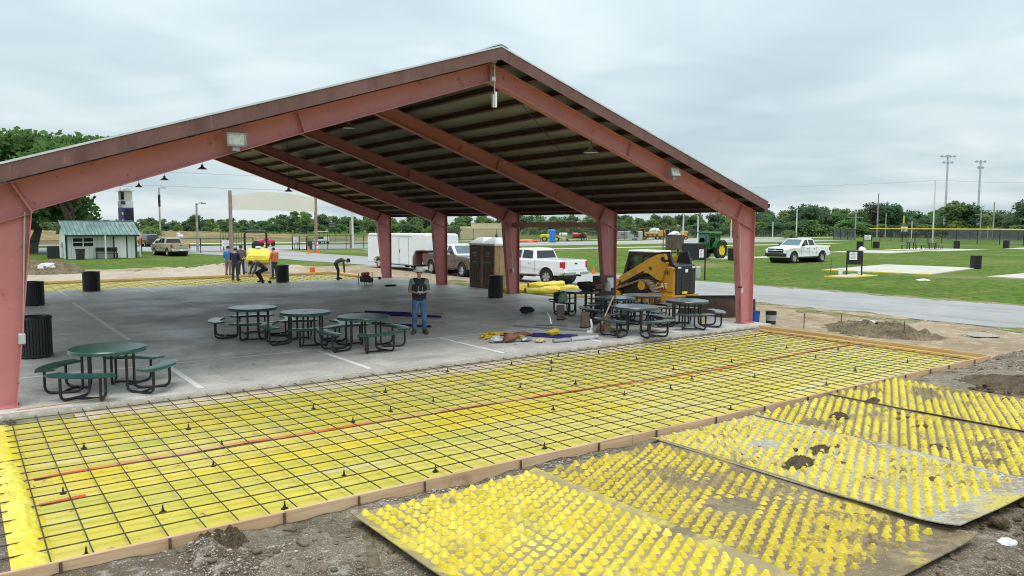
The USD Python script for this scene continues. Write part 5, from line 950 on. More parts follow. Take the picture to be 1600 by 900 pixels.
for s in (1, -1):
    for a in (-2.6, -3.5): wheel(t, a, s * 1.06, .38, .24, 'dull_white')
    for x in (1.3,): m = MB(); m.box((x, s * .95, .35), (.1, .1, .7)); m.box((x, s * .95, .03), (.25, .25, .04)); put('landing_leg', m, 'black_metal', t)
    m = MB(); m.tube([(-4.15, s * 1.24, .42), (-4.0, s * 1.25, .78), (-3.5, s * 1.26, .92), (-2.6, s * 1.26, .92), (-2.1, s * 1.25, .78), (-1.95, s * 1.24, .42)], .03, 6); put('fender_trim', m, 'trailer_white', t, True)
m = MB(); m.rbox((.35, -1.225, 1.42), (1.25, .03, 1.85), .01); dr = put('side_door', m, 'trailer_white', t); m = MB()
for dx, dz, sx, sz in ((-.65, 0, .03, 1.92), (.65, 0, .03, 1.92), (0, .95, 1.33, .03), (0, -.95, 1.33, .03)): m.box((.35 + dx, -1.235, 1.42 + dz), (sx, .03, sz))
put('door_frame', m, 'galv', dr); m = MB(); m.rbox((-.2, -1.25, 1.35), (.05, .04, .22), .01); put('door_latch', m, 'black_metal', dr)
m = MB()
for z in (.46, 2.40): m.box((-1.85, -1.228, z), (6.6, .02, .05))
put('side_rail', m, 'galv', t)

# ------------------------------------------------------------------ compact track loader
SK = (22.15, 21.1, -.12); t = thing('track_loader', 'yellow compact track loader with black rear grille, seen from behind', 'track loader', SK, az(-3), sc=(1.06, 1.0, 1.0))
for s in (1, -1):
    y = s * .80; out = [(-1.15, .30), (-1.0, .10), (-.8, .02), (.85, .02), (1.05, .10), (1.15, .32), (1.0, .50), (.85, .55), (-.25, .93), (-.55, .95), (-.75, .86), (-1.08, .46)]
    c = np.array(out); loop = MB(); inn = c + (np.array([0, .42]) - c) * .10
    V = np.vstack([np.c_[c[:, 0], np.full(12, y - .20), c[:, 1]], np.c_[c[:, 0], np.full(12, y + .20), c[:, 1]], np.c_[inn[:, 0], np.full(12, y + .20), inn[:, 1]], np.c_[inn[:, 0], np.full(12, y - .20), inn[:, 1]]]); i = np.arange(12); j = (i + 1) % 12
    loop.add(V, np.vstack([np.stack([k * 12 + i, k * 12 + j, ((k + 1) % 4) * 12 + j, ((k + 1) % 4) * 12 + i], 1) for k in range(4)])); tr = put('track', loop, 'mud_track', t)
    lug = MB(); per = np.vstack([c, c[:1]]); seg = np.linalg.norm(np.diff(per, axis=0), axis=1); cum = np.r_[0, np.cumsum(seg)]
    for q in np.arange(0, cum[-1], .13):
        k = np.searchsorted(cum, q, 'right') - 1; p = per[k] + (per[k + 1] - per[k]) * (q - cum[k]) / seg[k]; d = (per[k + 1] - per[k]) / seg[k]; n = np.array([d[1], -d[0]])
        lug.box((p[0] + n[0] * .015, y, p[1] + n[1] * .015), (.05, .40, .035), np.stack([[d[0], 0, d[1]], [0, 1, 0], [-d[1], 0, d[0]]], 1))
    put('track_lugs', lug, 'mud_track', tr, kind='stuff')
    w = MB(); 
    for x, z, r in ((.85, .28, .22), (-.85, .28, .22), (-.42, .74, .17), (-.4, .17, .12), (0, .17, .12), (.4, .17, .12)): w.cyl((x, y - .15, z), (x, y + .21, z), r, n=16)
    put('track_roller', w, 'cat_yellow', t, 30)
    m = MB(); m.prism([(-.8, .25), (.8, .25), (.7, .5), (-.3, .82), (-.6, .8)], (0, y - .1, 0), (1, 0, 0), (0, 0, 1), (0, 1, 0), 0, .12); put('track_frame', m, 'black_metal', t)
B = bevel_body([(-1.62, .40), (-1.62, 1.46), (-1.5, 1.50), (-.6, 1.50), (-.4, 1.2), (.9, .95), (1.0, .35), (.6, .25), (-1.2, .22)], lambda x, z: .60 if x > -.6 else .66, .03); m = MB(); m.man(B); put('body', m, 'cat_yellow', t, 25)
m = MB(); m.prism([(-1.68, .38), (-1.68, .44), (-1.2, .44), (-.9, .25), (-1.3, .16), (-1.45, .22)], (0, 0, 0), (1, 0, 0), (0, 0, 1), (0, 1, 0), -.78, .78); put('counterweight', m, 'cat_yellow', t)
m = MB(); m.rbox((-1.655, 0, 1.0), (.07, 1.14, 1.10), .03); gd = put('rear_grille', m, 'black_metal', t); m = MB()
for k in range(14): m.box((-1.695, 0, .58 + k * .06), (.014, .84, .02), roty(.4))
put('louver', m, 'soft_black', gd, kind='stuff'); m = MB()
for y in (-.2, 0.2): m.box((-1.70, y * 1.2, 1.0), (.012, .04, .84))
put('grille_rib', m, 'black_plastic', gd)
for s in (1, -1): m = MB(); m.rbox((-1.70, s * .42, 1.46), (.03, .17, .06), .012); put('work_light', m, 'lamp_clear', t); m = MB(); m.rbox((-1.63, s * .62, 1.40), (.04, .10, .06), .01); put('taillight', m, 'tail_red', t)
m = MB(); m.rbox((-1.70, 0, 1.34), (.02, .16, .12), .01); put('badge', m, 'paper', t); m = MB(); m.rbox((-1.705, .1, .52), (.02, .30, .09), .01); put('warning_label', m, 'rim_yellow', t)
m = MB(); m.hull(np.array([(-1.66, -.57, 1.50), (-1.66, .57, 1.50), (-.55, -.5, 1.66), (-.55, .5, 1.66), (-1.6, -.57, 1.57), (-1.6, .57, 1.57), (-.55, -.5, 1.45), (-.55, .5, 1.45)])); put('engine_hood', m, 'black_metal', t)
m = MB(); m.hull(np.array([(-.55, y, z) for y in (-.50, .50) for z in (1.2, 1.98)] + [(.86, y, z) for y in (-.50, .50) for z in (.55, .9)] + [(.62, y, 2.0) for y in (-.5, .5)]) ); 
cabm = Manifold.hull_points(np.array([(-.55, y, z) for y in (-.50, .50) for z in (1.15, 1.98)] + [(.90, y, z) for y in (-.50, .50) for z in (.55, 1.1)] + [(.62, y, 2.0) for y in (-.5, .5)]))
cut = Manifold.hull_points(np.array([(-.35, y, z) for y in (-.6, .6) for z in (1.3, 1.88)] + [(.55, y, 1.88) for y in (-.6, .6)] + [(.72, y, 1.2) for y in (-.6, .6)])) + bxm((.9, 0, 1.5), (.9, .84, .75)) + bxm((-.5, 0, 1.72), (.5, .8, .34)) + bxm((.1, 0, 1.5), (1.0, .88, .85))
m = MB(); m.man(cabm - cut); put('cab', m, 'black_metal', t, 20); m = MB(); m.rbox((.02, 0, 2.03), (1.32, 1.02, .09), .035); put('cab_roof', m, 'dull_white', t)
for s in (1, -1): m = MB(); m.hull(np.array([(-.35, s * .475, 1.3), (-.35, s * .475, 1.88), (.55, s * .475, 1.88), (.72, s * .475, 1.2), (-.35, s * .485, 1.3), (-.35, s * .485, 1.88), (.55, s * .485, 1.88), (.72, s * .485, 1.2)])); put('cab_window', m, 'cab_glass', t)
m = MB(); m.box((-.545, 0, 1.72), (.012, .8, .34)); put('rear_window', m, 'cab_glass', t); m = MB(); m.rbox((-.15, 0, 1.2), (.4, .5, .5), .08); m.rbox((-.33, 0, 1.5), (.12, .46, .5), .05); put('seat', m, 'soft_black', t)
for s in (1, -1):
    y = s * .66
    m = MB(); m.prism([(-1.35, 1.62), (-1.24, 1.98), (-.95, 1.96), (-.5, 1.76), (1.15, .86), (1.60, .52), (1.72, .22), (1.56, .16), (1.30, .42), (.95, .66), (-.35, 1.22), (-.55, 1.20), (-.9, 1.00), (-1.1, .95), (-1.2, 1.15)], (0, y, 0), (1, 0, 0), (0, 0, 1), (0, 1, 0), -.07, .07); put('lift_arm', m, 'cat_yellow', t)
    m = MB(); m.prism([(-1.50, 1.28), (-1.50, 1.62), (-1.36, 2.06), (-1.0, 2.04), (-.86, 1.60), (-.95, 1.28)], (0, y - s * .12, 0), (1, 0, 0), (0, 0, 1), (0, 1, 0), -.045, .045); m.cyl((-1.3, y - .18, 1.72), (-1.3, y + .10, 1.72), .05, n=10); put('arm_tower', m, 'black_metal', t)
    m = MB(); m.cyl((-.9, y - s * .02, 1.02), (.2, y - s * .02, 1.02), .04, n=8); m.cyl((-1.1, y, .98), (.35, y, .75), .035, n=8); put('hydraulic_cylinder', m, 'rust_steel', t, True)
    m = MB(); m.prism([(-1.0, .5), (-.98, 1.1), (-.62, 1.24), (-.28, 1.18), (.55, .83), (.7, .52)], (0, s * .60, 0), (1, 0, 0), (0, 0, 1), (0, 1, 0), -.012, .012); put('side_panel', m, 'black_metal', t)
for s in (1, -1):
    m = MB(); m.tube([(-1.15, s * .52, 1.5), (-1.0, s * .60, 1.75), (-.7, s * .62, 1.62), (-.2, s * .58, 1.35), (.5, s * .60, .98)], .022, 6); put('hose', m, 'black_plastic', t, True); m = MB(); m.tube([(-1.1, s * .50, 1.45), (-.9, s * .55, 1.66), (-.6, s * .55, 1.5), (-.3, s * .56, 1.2)], .018, 6); put('hose', m, 'black_plastic', t, True)
    for px_, pz_, pr_ in ((-1.18, 1.78, .085), (-.62, 1.42, .06), (1.62, .30, .07), (.86, .80, .05)): m = MB(); m.cyl((px_, s * .725, pz_), (px_, s * .745, pz_), pr_, n=14); put('pivot_pin', m, 'black_metal', t, 40)
    m = MB(); m.prism([(-.30, 1.30), (.85, .74), (.95, .68), (.92, .63), (-.30, 1.20)], (0, s * .731, 0), (1, 0, 0), (0, 0, 1), (0, 1, 0), -.003, .003); put('arm_stripe', m, 'black_plastic', t)
    m = MB(); [m.box((-1.42 + k * .07, s * .664, 1.28), (.03, .006, .16)) for k in range(6)]; put('side_vent', m, 'black_plastic', t, kind='stuff'); m = MB(); m.box((-1.3, s * .663, .55), (.62, .005, .012)); m.box((-.98, s * .663, .9), (.012, .005, .72)); put('panel_seam', m, 'black_plastic', t)
    m = MB(); m.box((-.5, s * .52, 1.62), (.05, .05, .7)); put('cab_pillar', m, 'black_metal', t)
m = MB(); m.box((-1.2, 0, 2.02), (.08, 1.3, .06)); put('cross_tube', m, 'black_metal', t)
tx = meshkit.text_mesh('CAT', .19, .006, True); v = np.array(tx.vertices); v = np.c_[-v[:, 0], v[:, 2] * 0 + .666 + v[:, 2], v[:, 1]]; m = MB(); m.add(v + [-.84, 0, .68], np.array(tx.faces)); put('lettering', m, 'paper', t)
m = MB(); m.hull(np.array([(-1.04, .661, .63), (-1.30, .661, .63), (-1.17, .661, .80), (-1.04, .663, .63), (-1.30, .663, .63), (-1.17, .663, .80)])); put('decal_triangle', m, 'tail_red', t)
m = MB(); m.box((.95, .732, .93), (.14, .006, .07)); m.box((.4, .735, 1.12), (.05, .006, .05)); put('decal', m, 'paper', t)
m = MB(); m.prism([(1.5, .05), (1.5, .62), (1.65, .66), (1.72, .12), (2.25, .0), (2.25, -.02), (1.6, -.02)], (0, 0, 0), (1, 0, 0), (0, 0, 1), (0, 1, 0), -.95, .95); put('bucket', m, 'cat_yellow', t)

# ------------------------------------------------------------------ green tractor on the lawn
t = thing('tractor', 'green tractor with yellow wheels and an enclosed cab on the lawn', 'tractor', (57.0, 47.2, LAWN), az(268), sc=1.02)
m = MB(); m.man(bevel_body([(.2, .75), (.2, 1.45), (.5, 1.52), (1.75, 1.42), (2.05, 1.25), (2.1, .8), (1.9, .65)], lambda x, z: .40 - .06 * max(0, (x - 1.2)), .06)); hd = put('hood', m, 'tractor_green', t, 25); m = MB(); m.rbox((2.06, 0, 1.0), (.06, .5, .45), .02); put('grille', m, 'black_plastic', hd)
m = MB(); m.box((.5, 0, .7), (3.0, .45, .4)); m.box((-1.0, 0, .75), (.8, .9, .5)); m.cyl((1.55, -.75, .5), (1.55, .75, .5), .07, n=8); m.cyl((-1.0, -.7, .82), (-1.0, .7, .82), .12, n=8); put('chassis', m, 'black_metal', t)
cabm = Manifold.hull_points(np.array([(.35, y, .9) for y in (-.6, .6)] + [(-1.35, y, 1.1) for y in (-.62, .62)] + [(.25, y, 2.35) for y in (-.66, .66)] + [(-1.25, y, 2.35) for y in (-.66, .66)])); m = MB(); m.man(cabm - bxm((-.5, 0, 1.65), (1.5, 3, 1.2)) - bxm((-.5, 0, 1.75), (3.0, 1.1, 1.05)) + bxm((-.52, .63, 1.7), (.06, .05, 1.2)) + bxm((-.52, -.63, 1.7), (.06, .05, 1.2)))
put('cab_frame', m, 'tractor_green', t); m = MB(); m.hull(np.array([(.30, y, 1.0) for y in (-.57, .57)] + [(-1.28, y, 1.15) for y in (-.58, .58)] + [(.21, y, 2.32) for y in (-.61, .61)] + [(-1.2, y, 2.32) for y in (-.61, .61)])); put('cab_window', m, 'cab_glass', t)
m = MB(); m.rbox((-.5, 0, 2.42), (1.85, 1.5, .16), .06); put('cab_roof', m, 'tractor_green', t); m = MB(); m.rbox((-.75, 0, 1.3), (.5, .5, .5), .1); m.rbox((-.98, 0, 1.65), (.15, .5, .6), .06); put('seat', m, 'soft_black', t); m = MB(); m.cyl((.55, .42, 1.4), (.55, .42, 2.2), .045, n=8); put('exhaust', m, 'black_metal', t)
for s in (1, -1):
    wheel(t, -1.0, s * .85, .82, .45, 'rim_yellow', 6, .58); wheel(t, 1.55, s * .82, .52, .34, 'rim_yellow', 6, .58)
    aa = np.linspace(.25, 2.6, 12); m = MB(); V = []
    for k in aa:
        for y0 in (.55, 1.08): V.append((-1.0 + .93 * math.cos(k), s * y0, .82 + .93 * math.sin(k)))
    V = np.array(V); V = np.vstack([V, V + [0, 0, .03]]); i = np.arange(11) * 2; F = np.vstack([np.stack([i, i + 1, i + 3, i + 2], 1), np.stack([i, i + 1, i + 3, i + 2], 1)[:, ::-1] + 24]); m.add(V, F); put('fender', m, 'tractor_green', t, True)
m = MB(); m.hull(np.array([(-1.42, .2, 1.4), (-1.42, .6, 1.4), (-1.42, .4, 1.78), (-1.44, .2, 1.4), (-1.44, .6, 1.4), (-1.44, .4, 1.78)])); put('slow_sign', m, 'black_metal', t)
m = MB()
for s in (1, -1): m.tube([(.5, s * .5, 1.3), (1.6, s * .5, 1.35), (2.5, s * .5, .55)], .07, 6)
put('loader_arm', m, 'tractor_green', t, True); m = MB(); m.prism([(2.4, .2), (2.45, .75), (2.55, .75), (2.6, .25), (3.0, .15), (2.5, .1)], (0, 0, 0), (1, 0, 0), (0, 0, 1), (0, 1, 0), -.9, .9); put('bucket', m, 'tractor_green', t)

# ------------------------------------------------------------------ yellow vibrating roller behind the workers
t = thing('road_roller', 'yellow ride-on road roller with a black roll bar behind the workers', 'road roller', (14.9, 46.9, -.12), az(192), sc=1.04)
m = MB(); m.lathe([(0, -.65), (.40, -.65), (.42, -.62), (.42, .62), (.40, .65), (0, .65)], 32, (.75, 0, .42), (0, 1, 0)); put('drum', m, 'galv', t, 30); m = MB(); m.lathe([(0, -.65), (.40, -.65), (.42, -.62), (.42, .62), (.40, .65), (0, .65)], 32, (-1.0, 0, .42), (0, 1, 0)); put('drum', m, 'galv', t, 30)
m = MB(); m.man(bevel_body([(.05, .85), (.1, 1.35), (.35, 1.52), (.9, 1.42), (1.35, 1.12), (1.42, .88), (1.3, .72), (.2, .72)], lambda x, z: .72 - .10 * max(0, (z - 1.0) / .5), .08)); put('front_hood', m, 'machine_yellow', t, 35)
m = MB(); m.man(bevel_body([(-1.5, .75), (-1.5, 1.15), (-1.2, 1.3), (-.3, 1.25), (-.25, .75)], lambda x, z: .66, .08)); put('rear_hood', m, 'machine_yellow', t, 35); m = MB(); m.box((-.1, 0, .72), (.7, 1.0, .16)); put('floor_plate', m, 'black_metal', t)
m = MB(); m.rbox((-.45, 0, 1.40), (.45, .45, .12), .04); m.rbox((-.66, 0, 1.62), (.12, .45, .42), .04); put('seat', m, 'soft_black', t); m = MB(); m.tube([(.15, 0, 1.3), (.0, 0, 1.6)], .03, 6); m.tube([(.0 + .17 * math.cos(a) * .5, .17 * math.sin(a), 1.62 + .17 * math.cos(a) * .7) for a in np.arange(12) * PI / 6], .015, 6, True); put('steering_wheel', m, 'black_plastic', t, True)
m = MB(); m.tube([(-.75, -.62, .9), (-.78, -.62, 2.35), (-.78, -.5, 2.48), (-.78, .5, 2.48), (-.78, .62, 2.35), (-.75, .62, .9)], .065, 8); put('roll_bar', m, 'black_metal', t, True); m = MB(); [m.rbox((1.36, y, 1.0), (.06, .14, .1), .02) for y in (-.4, .4)]; m.rbox((.5, 0, 1.58), (.3, .3, .12), .04); put('headlight', m, 'lamp_clear', t)

# ------------------------------------------------------------------ portable toilets
def toilet(name, label, loc, rz, wall, side, roofm, group=None, vent=True):
    t = thing(name, label, 'portable toilet', loc, rz, group); w, d, h = 1.04, 1.16, 2.02
    m = MB(); m.rbox((0, 0, .06), (w + .06, d + .06, .12), .02); put('base', m, 'black_plastic', t)
    m = MB(); m.rbox((0, 0, h / 2 + .1), (w - .03, d - .03, h), .03)
    for x in (-1, 1):
        for y in (-1, 1): m.rbox((x * (w / 2 - .05), y * (d / 2 - .05), h / 2 + .1), (.10, .10, h), .015)
    put('walls', m, side, t)
    m = MB()
    for s in (1, -1):
        for k in (-.28, 0, .28): m.box((s * (w / 2 - .012), k, h / 2 + .1), (.014, .05, h - .3))
        for z in (.75, .85): m.box((s * (w / 2 - .014), 0, z), (.012, d - .2, .03))
    put('wall_rib', m, side, t)
    m = MB(); m.rbox((0, -d / 2 + .01, h / 2 + .1), (w - .16, .05, h - .1), .015); dr = put('door', m, wall, t); m = MB()
    for x in (-.3, -.1, .1, .3): m.box((x, -d / 2 - .018, .72), (.06, .014, .9))
    m.box((0, -d / 2 - .018, 1.5), (.7, .014, .04)); put('door_rib', m, wall, dr)
    m = MB(); m.box((0, -d / 2 - .02, 1.72), (.32, .010, .10)); m.box((0, -d / 2 - .02, 1.30), (.38, .01, .05)); put('door_sign', m, 'print_grey', dr); m = MB(); m.box((.02, -d / 2 - .022, 1.58), (.22, .010, .08)); put('door_label', m, 'tail_red', dr); m = MB(); m.rbox((.36, -d / 2 - .02, 1.15), (.06, .04, .14), .01); put('door_latch', m, 'black_plastic', dr)
    m = MB(); m.hull(np.array([(x * (w / 2 + .03), y * (d / 2 + .03), h + z) for x in (-1, 1) for y in (-1, 1) for z in (.06, .14)] + [(x * .22, y * .25, h + .42) for x in (-1, 1) for y in (-1, 1)])); 
    for a in range(4): m.hull(np.array([(math.cos(a * PI / 2 + e) * r, math.sin(a * PI / 2 + e) * r * 1.05, z) for e in (-.05, .05) for r, z in ((.56, h + .16), (.24, h + .43), (.24, h + .40), (.56, h + .12))]))
    put('roof', m, roofm, t)
    if vent: m = MB(); m.cyl((.35, .38, h + .1), (.35, .38, h + .55), .055, n=10); put('vent_pipe', m, 'black_plastic', t, 40)
    return t
PT = 'brown portable toilets beside the pavilion'; rt = -PI / 2
toilet('portable_toilet', 'brown portable toilet with a white roof, left one of the pair', (20.30, 29.95, -.1), rt, 'toilet_brown', 'toilet_tan', 'toilet_white', PT)
toilet('portable_toilet', 'brown portable toilet with a white roof, right one, behind the black bin', (20.28, 28.86, -.1), rt, 'toilet_brown', 'toilet_tan', 'toilet_white', PT)
toilet('portable_toilet', 'bright blue portable toilet far off beside the yellow loader', (87.5, 107.5, LAWN), -.6, 'toilet_blue', 'toilet_blue', 'toilet_blue')

# ------------------------------------------------------------------ yellow plastic rolls
def roll(t_label, c, d, L, r, seed):
    t = thing('plastic_roll', t_label, 'plastic roll', c, 0); d = unit(d); xs = np.linspace(0, L, 26); sd_ = axes_of(d); n = 16; V = []
    for q in xs:
        for a in np.arange(n) * 2 * PI / n:
            e = sd_[0] * math.cos(a) + sd_[1] * math.sin(a); k = float(fb(np.array([q * 1.3 + seed]), np.array([a]), 2.2, 3, seed)[0]); V.append(d * q + e * r * (.55 + .85 * k))
    V = np.array(V); V[:, 2] = np.maximum(V[:, 2], -r * .8); a = np.arange(n); b = (a + 1) % n; F = np.vstack([np.vstack([np.stack([i * n + a, i * n + b, (i + 1) * n + b, (i + 1) * n + a], 1)]) for i in range(25)]); m = MB(); m.add(V, F); put('roll', m, 'sheet_yellow', t, 50); return t
roll('neat rolled yellow plastic lying at the foot of the column, right of the bin', (19.75, 26.1, .06), (1, -.30, 0), 1.6, .17, 1); roll('end of a yellow plastic roll showing left of the column, behind the bin', (19.05, 26.75, .06), (.6, -.3, 0), 0.9, .15, 2)
roll('loose bundle of yellow plastic on top of the pile by the white pickup', (20.6, 27.0, .22), (1, -.35, .02), 1.7, .15, 3); roll('crumpled yellow plastic bundle at the middle of the pile by the white pickup', (20.9, 26.3, .08), (1, -.55, 0.04), 1.4, .15, 4); roll('crumpled yellow plastic bundle at the right end of the pile, by the dark table', (21.7, 26.1, .08), (.9, -.7, 0), 1.2, .15, 5); roll('yellow plastic bundle at the back of the pile', (20.2, 27.6, .10), (1, -.2, 0), 2.0, .15, 6)

# ------------------------------------------------------------------ small things on the slab
def pole_thing(label, a, b, r, mat, cat='pole', name='tool_pole'): 
    a, b = np.array(a, float), np.array(b, float); t = thing(name, label, cat, a); m = MB(); m.tube([(0, 0, 0), tuple((b - a) * .5), tuple(b - a)], r, 8); put('tube', m, mat, t, 40); return t
for k, (a, b, lab) in enumerate([((10.35, 22.9, .03), (11.9, 20.9, .03), 'long dark blue pole on the floor behind the man, leftmost'), ((10.75, 22.5, .03), (12.25, 20.55, .03), 'long dark blue pole on the floor behind the man, right one'), ((10.9, 23.2, .03), (11.9, 21.9, .03), 'shorter dark blue pole on the floor farthest behind the man'), ((9.75, 20.3, .03), (10.8, 18.7, .03), 'dark blue pole on the floor left of the man, nearest the tables')]): pole_thing(lab, a, b, .035, 'navy_pole')
pole_thing('dark blue pole on the floor left of the yellow strap', (12.0, 15.75, .03), (12.75, 14.65, .03), .03, 'navy_pole'); pole_thing('thicker dark blue pole on the floor under the yellow strap', (12.25, 15.85, .04), (13.0, 14.9, .04), .035, 'navy_pole')
pole_thing('grey metal tube lying near the slab edge, left piece', (11.85, 14.5, .06), (12.35, 14.45, .06), .05, 'steel_grey', 'tube', 'metal_tube'); pole_thing('pale grey metal tube lying near the slab edge, right piece', (12.38, 14.45, .06), (13.25, 14.4, .06), .055, 'galv', 'tube', 'metal_tube')
pole_thing('thin grey metal rod on the floor near the two boots', (12.9, 17.6, .02), (14.2, 14.95, .02), .02, 'steel_grey', 'rod', 'metal_rod')
t = thing('bull_float', 'flat grey metal float blade with a white bracket lying near the slab edge', 'concrete float', (13.7, 15.2, .0), -.9); m = MB(); m.rbox((0, 0, .02), (1.3, .2, .03), .01); put('blade', m, 'galv', t); m = MB(); m.tube([(0, 0, .04), (.05, .02, .2), (.0, .1, .38)], .03, 6); m.rbox((0, 0, .06), (.16, .12, .06), .01); put('bracket', m, 'white_plastic', t)
t = thing('bull_float', 'grey float blade with a chrome bracket beside the left boot', 'concrete float', (13.9, 17.1, .0), -.9); m = MB(); m.rbox((0, 0, .02), (.9, .16, .025), .01); put('blade', m, 'steel_grey', t); m = MB(); m.tube([(0, 0, .04), (-.05, .05, .22), (-.15, .1, .36)], .025, 6); put('bracket', m, 'chrome', t)
def pile(label, cat, name, c, pts, r, mat, seed): 
    t = thing(name, label, cat, c); q = np.random.default_rng(seed)
    for k in range(len(pts)): m = MB(); m.tube(np.array(pts[k]), r, 6); put('strap', m, mat[k % len(mat)], t, True)
    return t
q = np.random.default_rng(12); sp = []
for k in range(9):
    a = np.cumsum(q.normal(0, .075, (14, 2)), 0); a = a - a.mean(0) + np.array([q.uniform(-.05, .42), q.uniform(-.25, .3)]) + np.linspace(-.2, .2, 14)[:, None] * np.array([.9, -.5]); sp.append(np.c_[a, .03 + .11 * q.random(14) * np.exp(-((a[:, 0] - .2) ** 2) * 3)])
pile('tangled yellow and black safety harness heaped on the floor', 'harness', 'safety_harness', (11.0, 15.85, 0), sp, .028, ['harness_yellow', 'harness_yellow', 'soft_black', 'harness_yellow'], 3)
def bag(label, cat, name, c, s, mat, seed, flat=.5): t = thing(name, label, cat, c); v, f = lump_mesh(seed, 3, .8, flat); v = v * s; v[:, 2] -= v[:, 2].min(); put('cloth', (v, f), mat, t, True); return t
bag('crumpled plaid cloth on the floor right of the harness', 'cloth', 'cloth_heap', (11.75, 15.7, 0), (.28, .16, .14), 'leather', 31); bag('small red and brown bag on the floor below the harness', 'bag', 'small_bag', (11.05, 15.2, 0), (.22, .12, .2), 'leather', 32); bag('white plastic bag on the floor below the harness, by the court line', 'bag', 'plastic_bag', (10.75, 15.35, 0), (.2, .12, .18), 'galv', 33); bag('grey work glove on the floor below the cloth', 'glove', 'work_glove', (11.45, 15.1, 0), (.2, .1, .12), 'steel_grey', 34); bag('tan glove near the slab edge', 'glove', 'work_glove', (11.65, 14.75, 0), (.17, .09, .1), 'wood_handle', 35); bag('small yellow strap bundle lying on the blue poles', 'strap', 'strap_bundle', (12.55, 15.35, 0.03), (.2, .1, .16), 'harness_yellow', 36)
bag('dark blue cloth bundle on the floor left of the dark table', 'cloth', 'cloth_heap', (15.2, 20.0, 0), (.28, .2, .2), 'vest_navy', 37); bag('black duffel bag heaped on the left table of the right cluster', 'bag', 'duffel_bag', (16.9, 18.95, .76), (.34, .24, .32), 'soft_black', 38, .45); bag('brown leather bag on the table behind the black duffel', 'bag', 'leather_bag', (17.4, 18.7, .77), (.36, .13, .18), 'leather', 39); t = thing('tool_case', 'black case standing on the left end of the dark bench', 'case', (15.55, 18.75, .462), .5); m = MB(); m.rbox((0, 0, .16), (.42, .24, .32), .035); put('case', m, 'soft_black', t); m = MB(); m.tube([(-.08, 0, .32), (-.07, 0, .37), (.07, 0, .37), (.08, 0, .32)], .012, 6); put('handle', m, 'black_plastic', t, True); bag('olive cloth draped over the bench by the black case', 'cloth', 'cloth_heap', (15.5, 18.5, .46), (.16, .14, .3), 'shirt_green', 40)
t = thing('water_jug', 'clear pale water jug on the table, right of the leather bag', 'jug', (17.3, 18.35, .76)); m = MB(); m.lathe([(0, 0), (.09, 0), (.10, .03), (.10, .24), (.06, .30), (.03, .33), (.03, .36), (0, .36)], 16); put('bottle', m, 'galv', t, 40); m = MB(); m.lathe([(0, .36), (.035, .36), (.035, .39), (0, .39)], 12); put('cap', m, 'white_plastic', t)
def boot(label, c, rz): 
    t = thing('work_boot', label, 'boot', c, rz, 'tall work boots', sc=.82); m = MB(); m.lathe([(0, .52), (.10, .52), (.135, .545), (.15, .54), (.145, .3), (.12, .14), (.12, .08), (0, .08)], 18, (0, 0, 0)); m.hull(np.array([(x, y, z) for x, y, z in [(-.12, -.12, .03), (.12, -.12, .03), (-.12, -.12, .2), (.12, -.12, .2), (-.10, .28, .03), (.10, .28, .03), (-.08, .26, .12), (.08, .26, .12), (0, .34, .05), (-.11, .1, .2), (.11, .1, .2)]])); put('upper', m, 'tan_boot', t, 50); m = MB(); m.rbox((0, .1, .02), (.26, .50, .04), .015); put('sole', m, 'soft_black', t)
boot('tall tan rubber boot standing on the floor in front of the right cluster, right one', (14.4, 16.2, 0), -1.2); boot('tall tan rubber boot by the leg of the front table, under the shovel', (14.25, 15.15, 0), -1.9); boot('dark tall boot standing at the foot of the dark table, left one', (15.0, 18.0, 0), -1.0)
t = thing('shovel', 'shovel with a pale wooden handle leaning on the front picnic table', 'shovel', (14.0, 15.1, .05)); m = MB(); m.cyl((0, 0, .15), (.55, .1, .92), .02, n=8); put('handle', m, 'wood_handle', t, 40); m = MB(); m.rbox((-.06, 0, .08), (.05, .22, .3), .015, roty(.5)); put('blade', m, 'tan_boot', t)
t = thing('box', 'dark box with a white paper label on the table behind, by the second column', 'box', (18.3, 19.6, 0)); m = MB(); m.rbox((0, 0, .95), (.75, .4, .42), .02); put('case', m, 'rust_steel', t); m = MB(); m.box((.1, -.206, .92), (.3, .008, .36)); put('paper', m, 'paper', t); m = MB(); m.box((0, 0, .37), (.6, .3, .74)); put('stand', m, 'black_metal', t)
def bucket(label, c, mat, band=None):
    t = thing('bucket', label, 'bucket', c); m = MB(); m.lathe([(0, .01), (.135, .01), (.14, 0), (.145, .02), (.165, .37), (.175, .37), (.175, .385), (.155, .385), (.135, .04), (0, .04)], 24); b = put('pail', m, mat, t, 35); m = MB(); m.lathe([(.166, .31), (.172, .31), (.172, .325), (.166, .325)], 24); put('rim', m, mat, b); m = MB(); m.tube([(.17 * math.cos(a), -.175 * math.sin(a) * .2 - .0, .30 - .20 * math.sin(a)) for a in np.linspace(0, PI, 9)], .005, 5); put('handle', m, 'steel_grey', t, True)
    if band: m = MB(); m.lathe([(.155, .10), (.164, .28)], 24); put('label_band', m, band, b)
    return t
bucket('blue plastic bucket beside the right front column', (19.95, 14.55, -.10), 'blue_bucket'); bucket('black plastic bucket with a label, right of the blue bucket', (20.3, 14.2, -.10), 'black_plastic', 'print_grey')
t = thing('tool_bag', 'dark upright bag behind the blue bucket', 'bag', (20.3, 15.0, -.1), .3); m = MB(); m.hull(np.array([(x * w, y * .14, z) for x in (-1, 1) for y in (-1, 1) for w, z in ((.2, 0), (.12, .7))])); put('bag', m, 'vest_navy', t, 40)
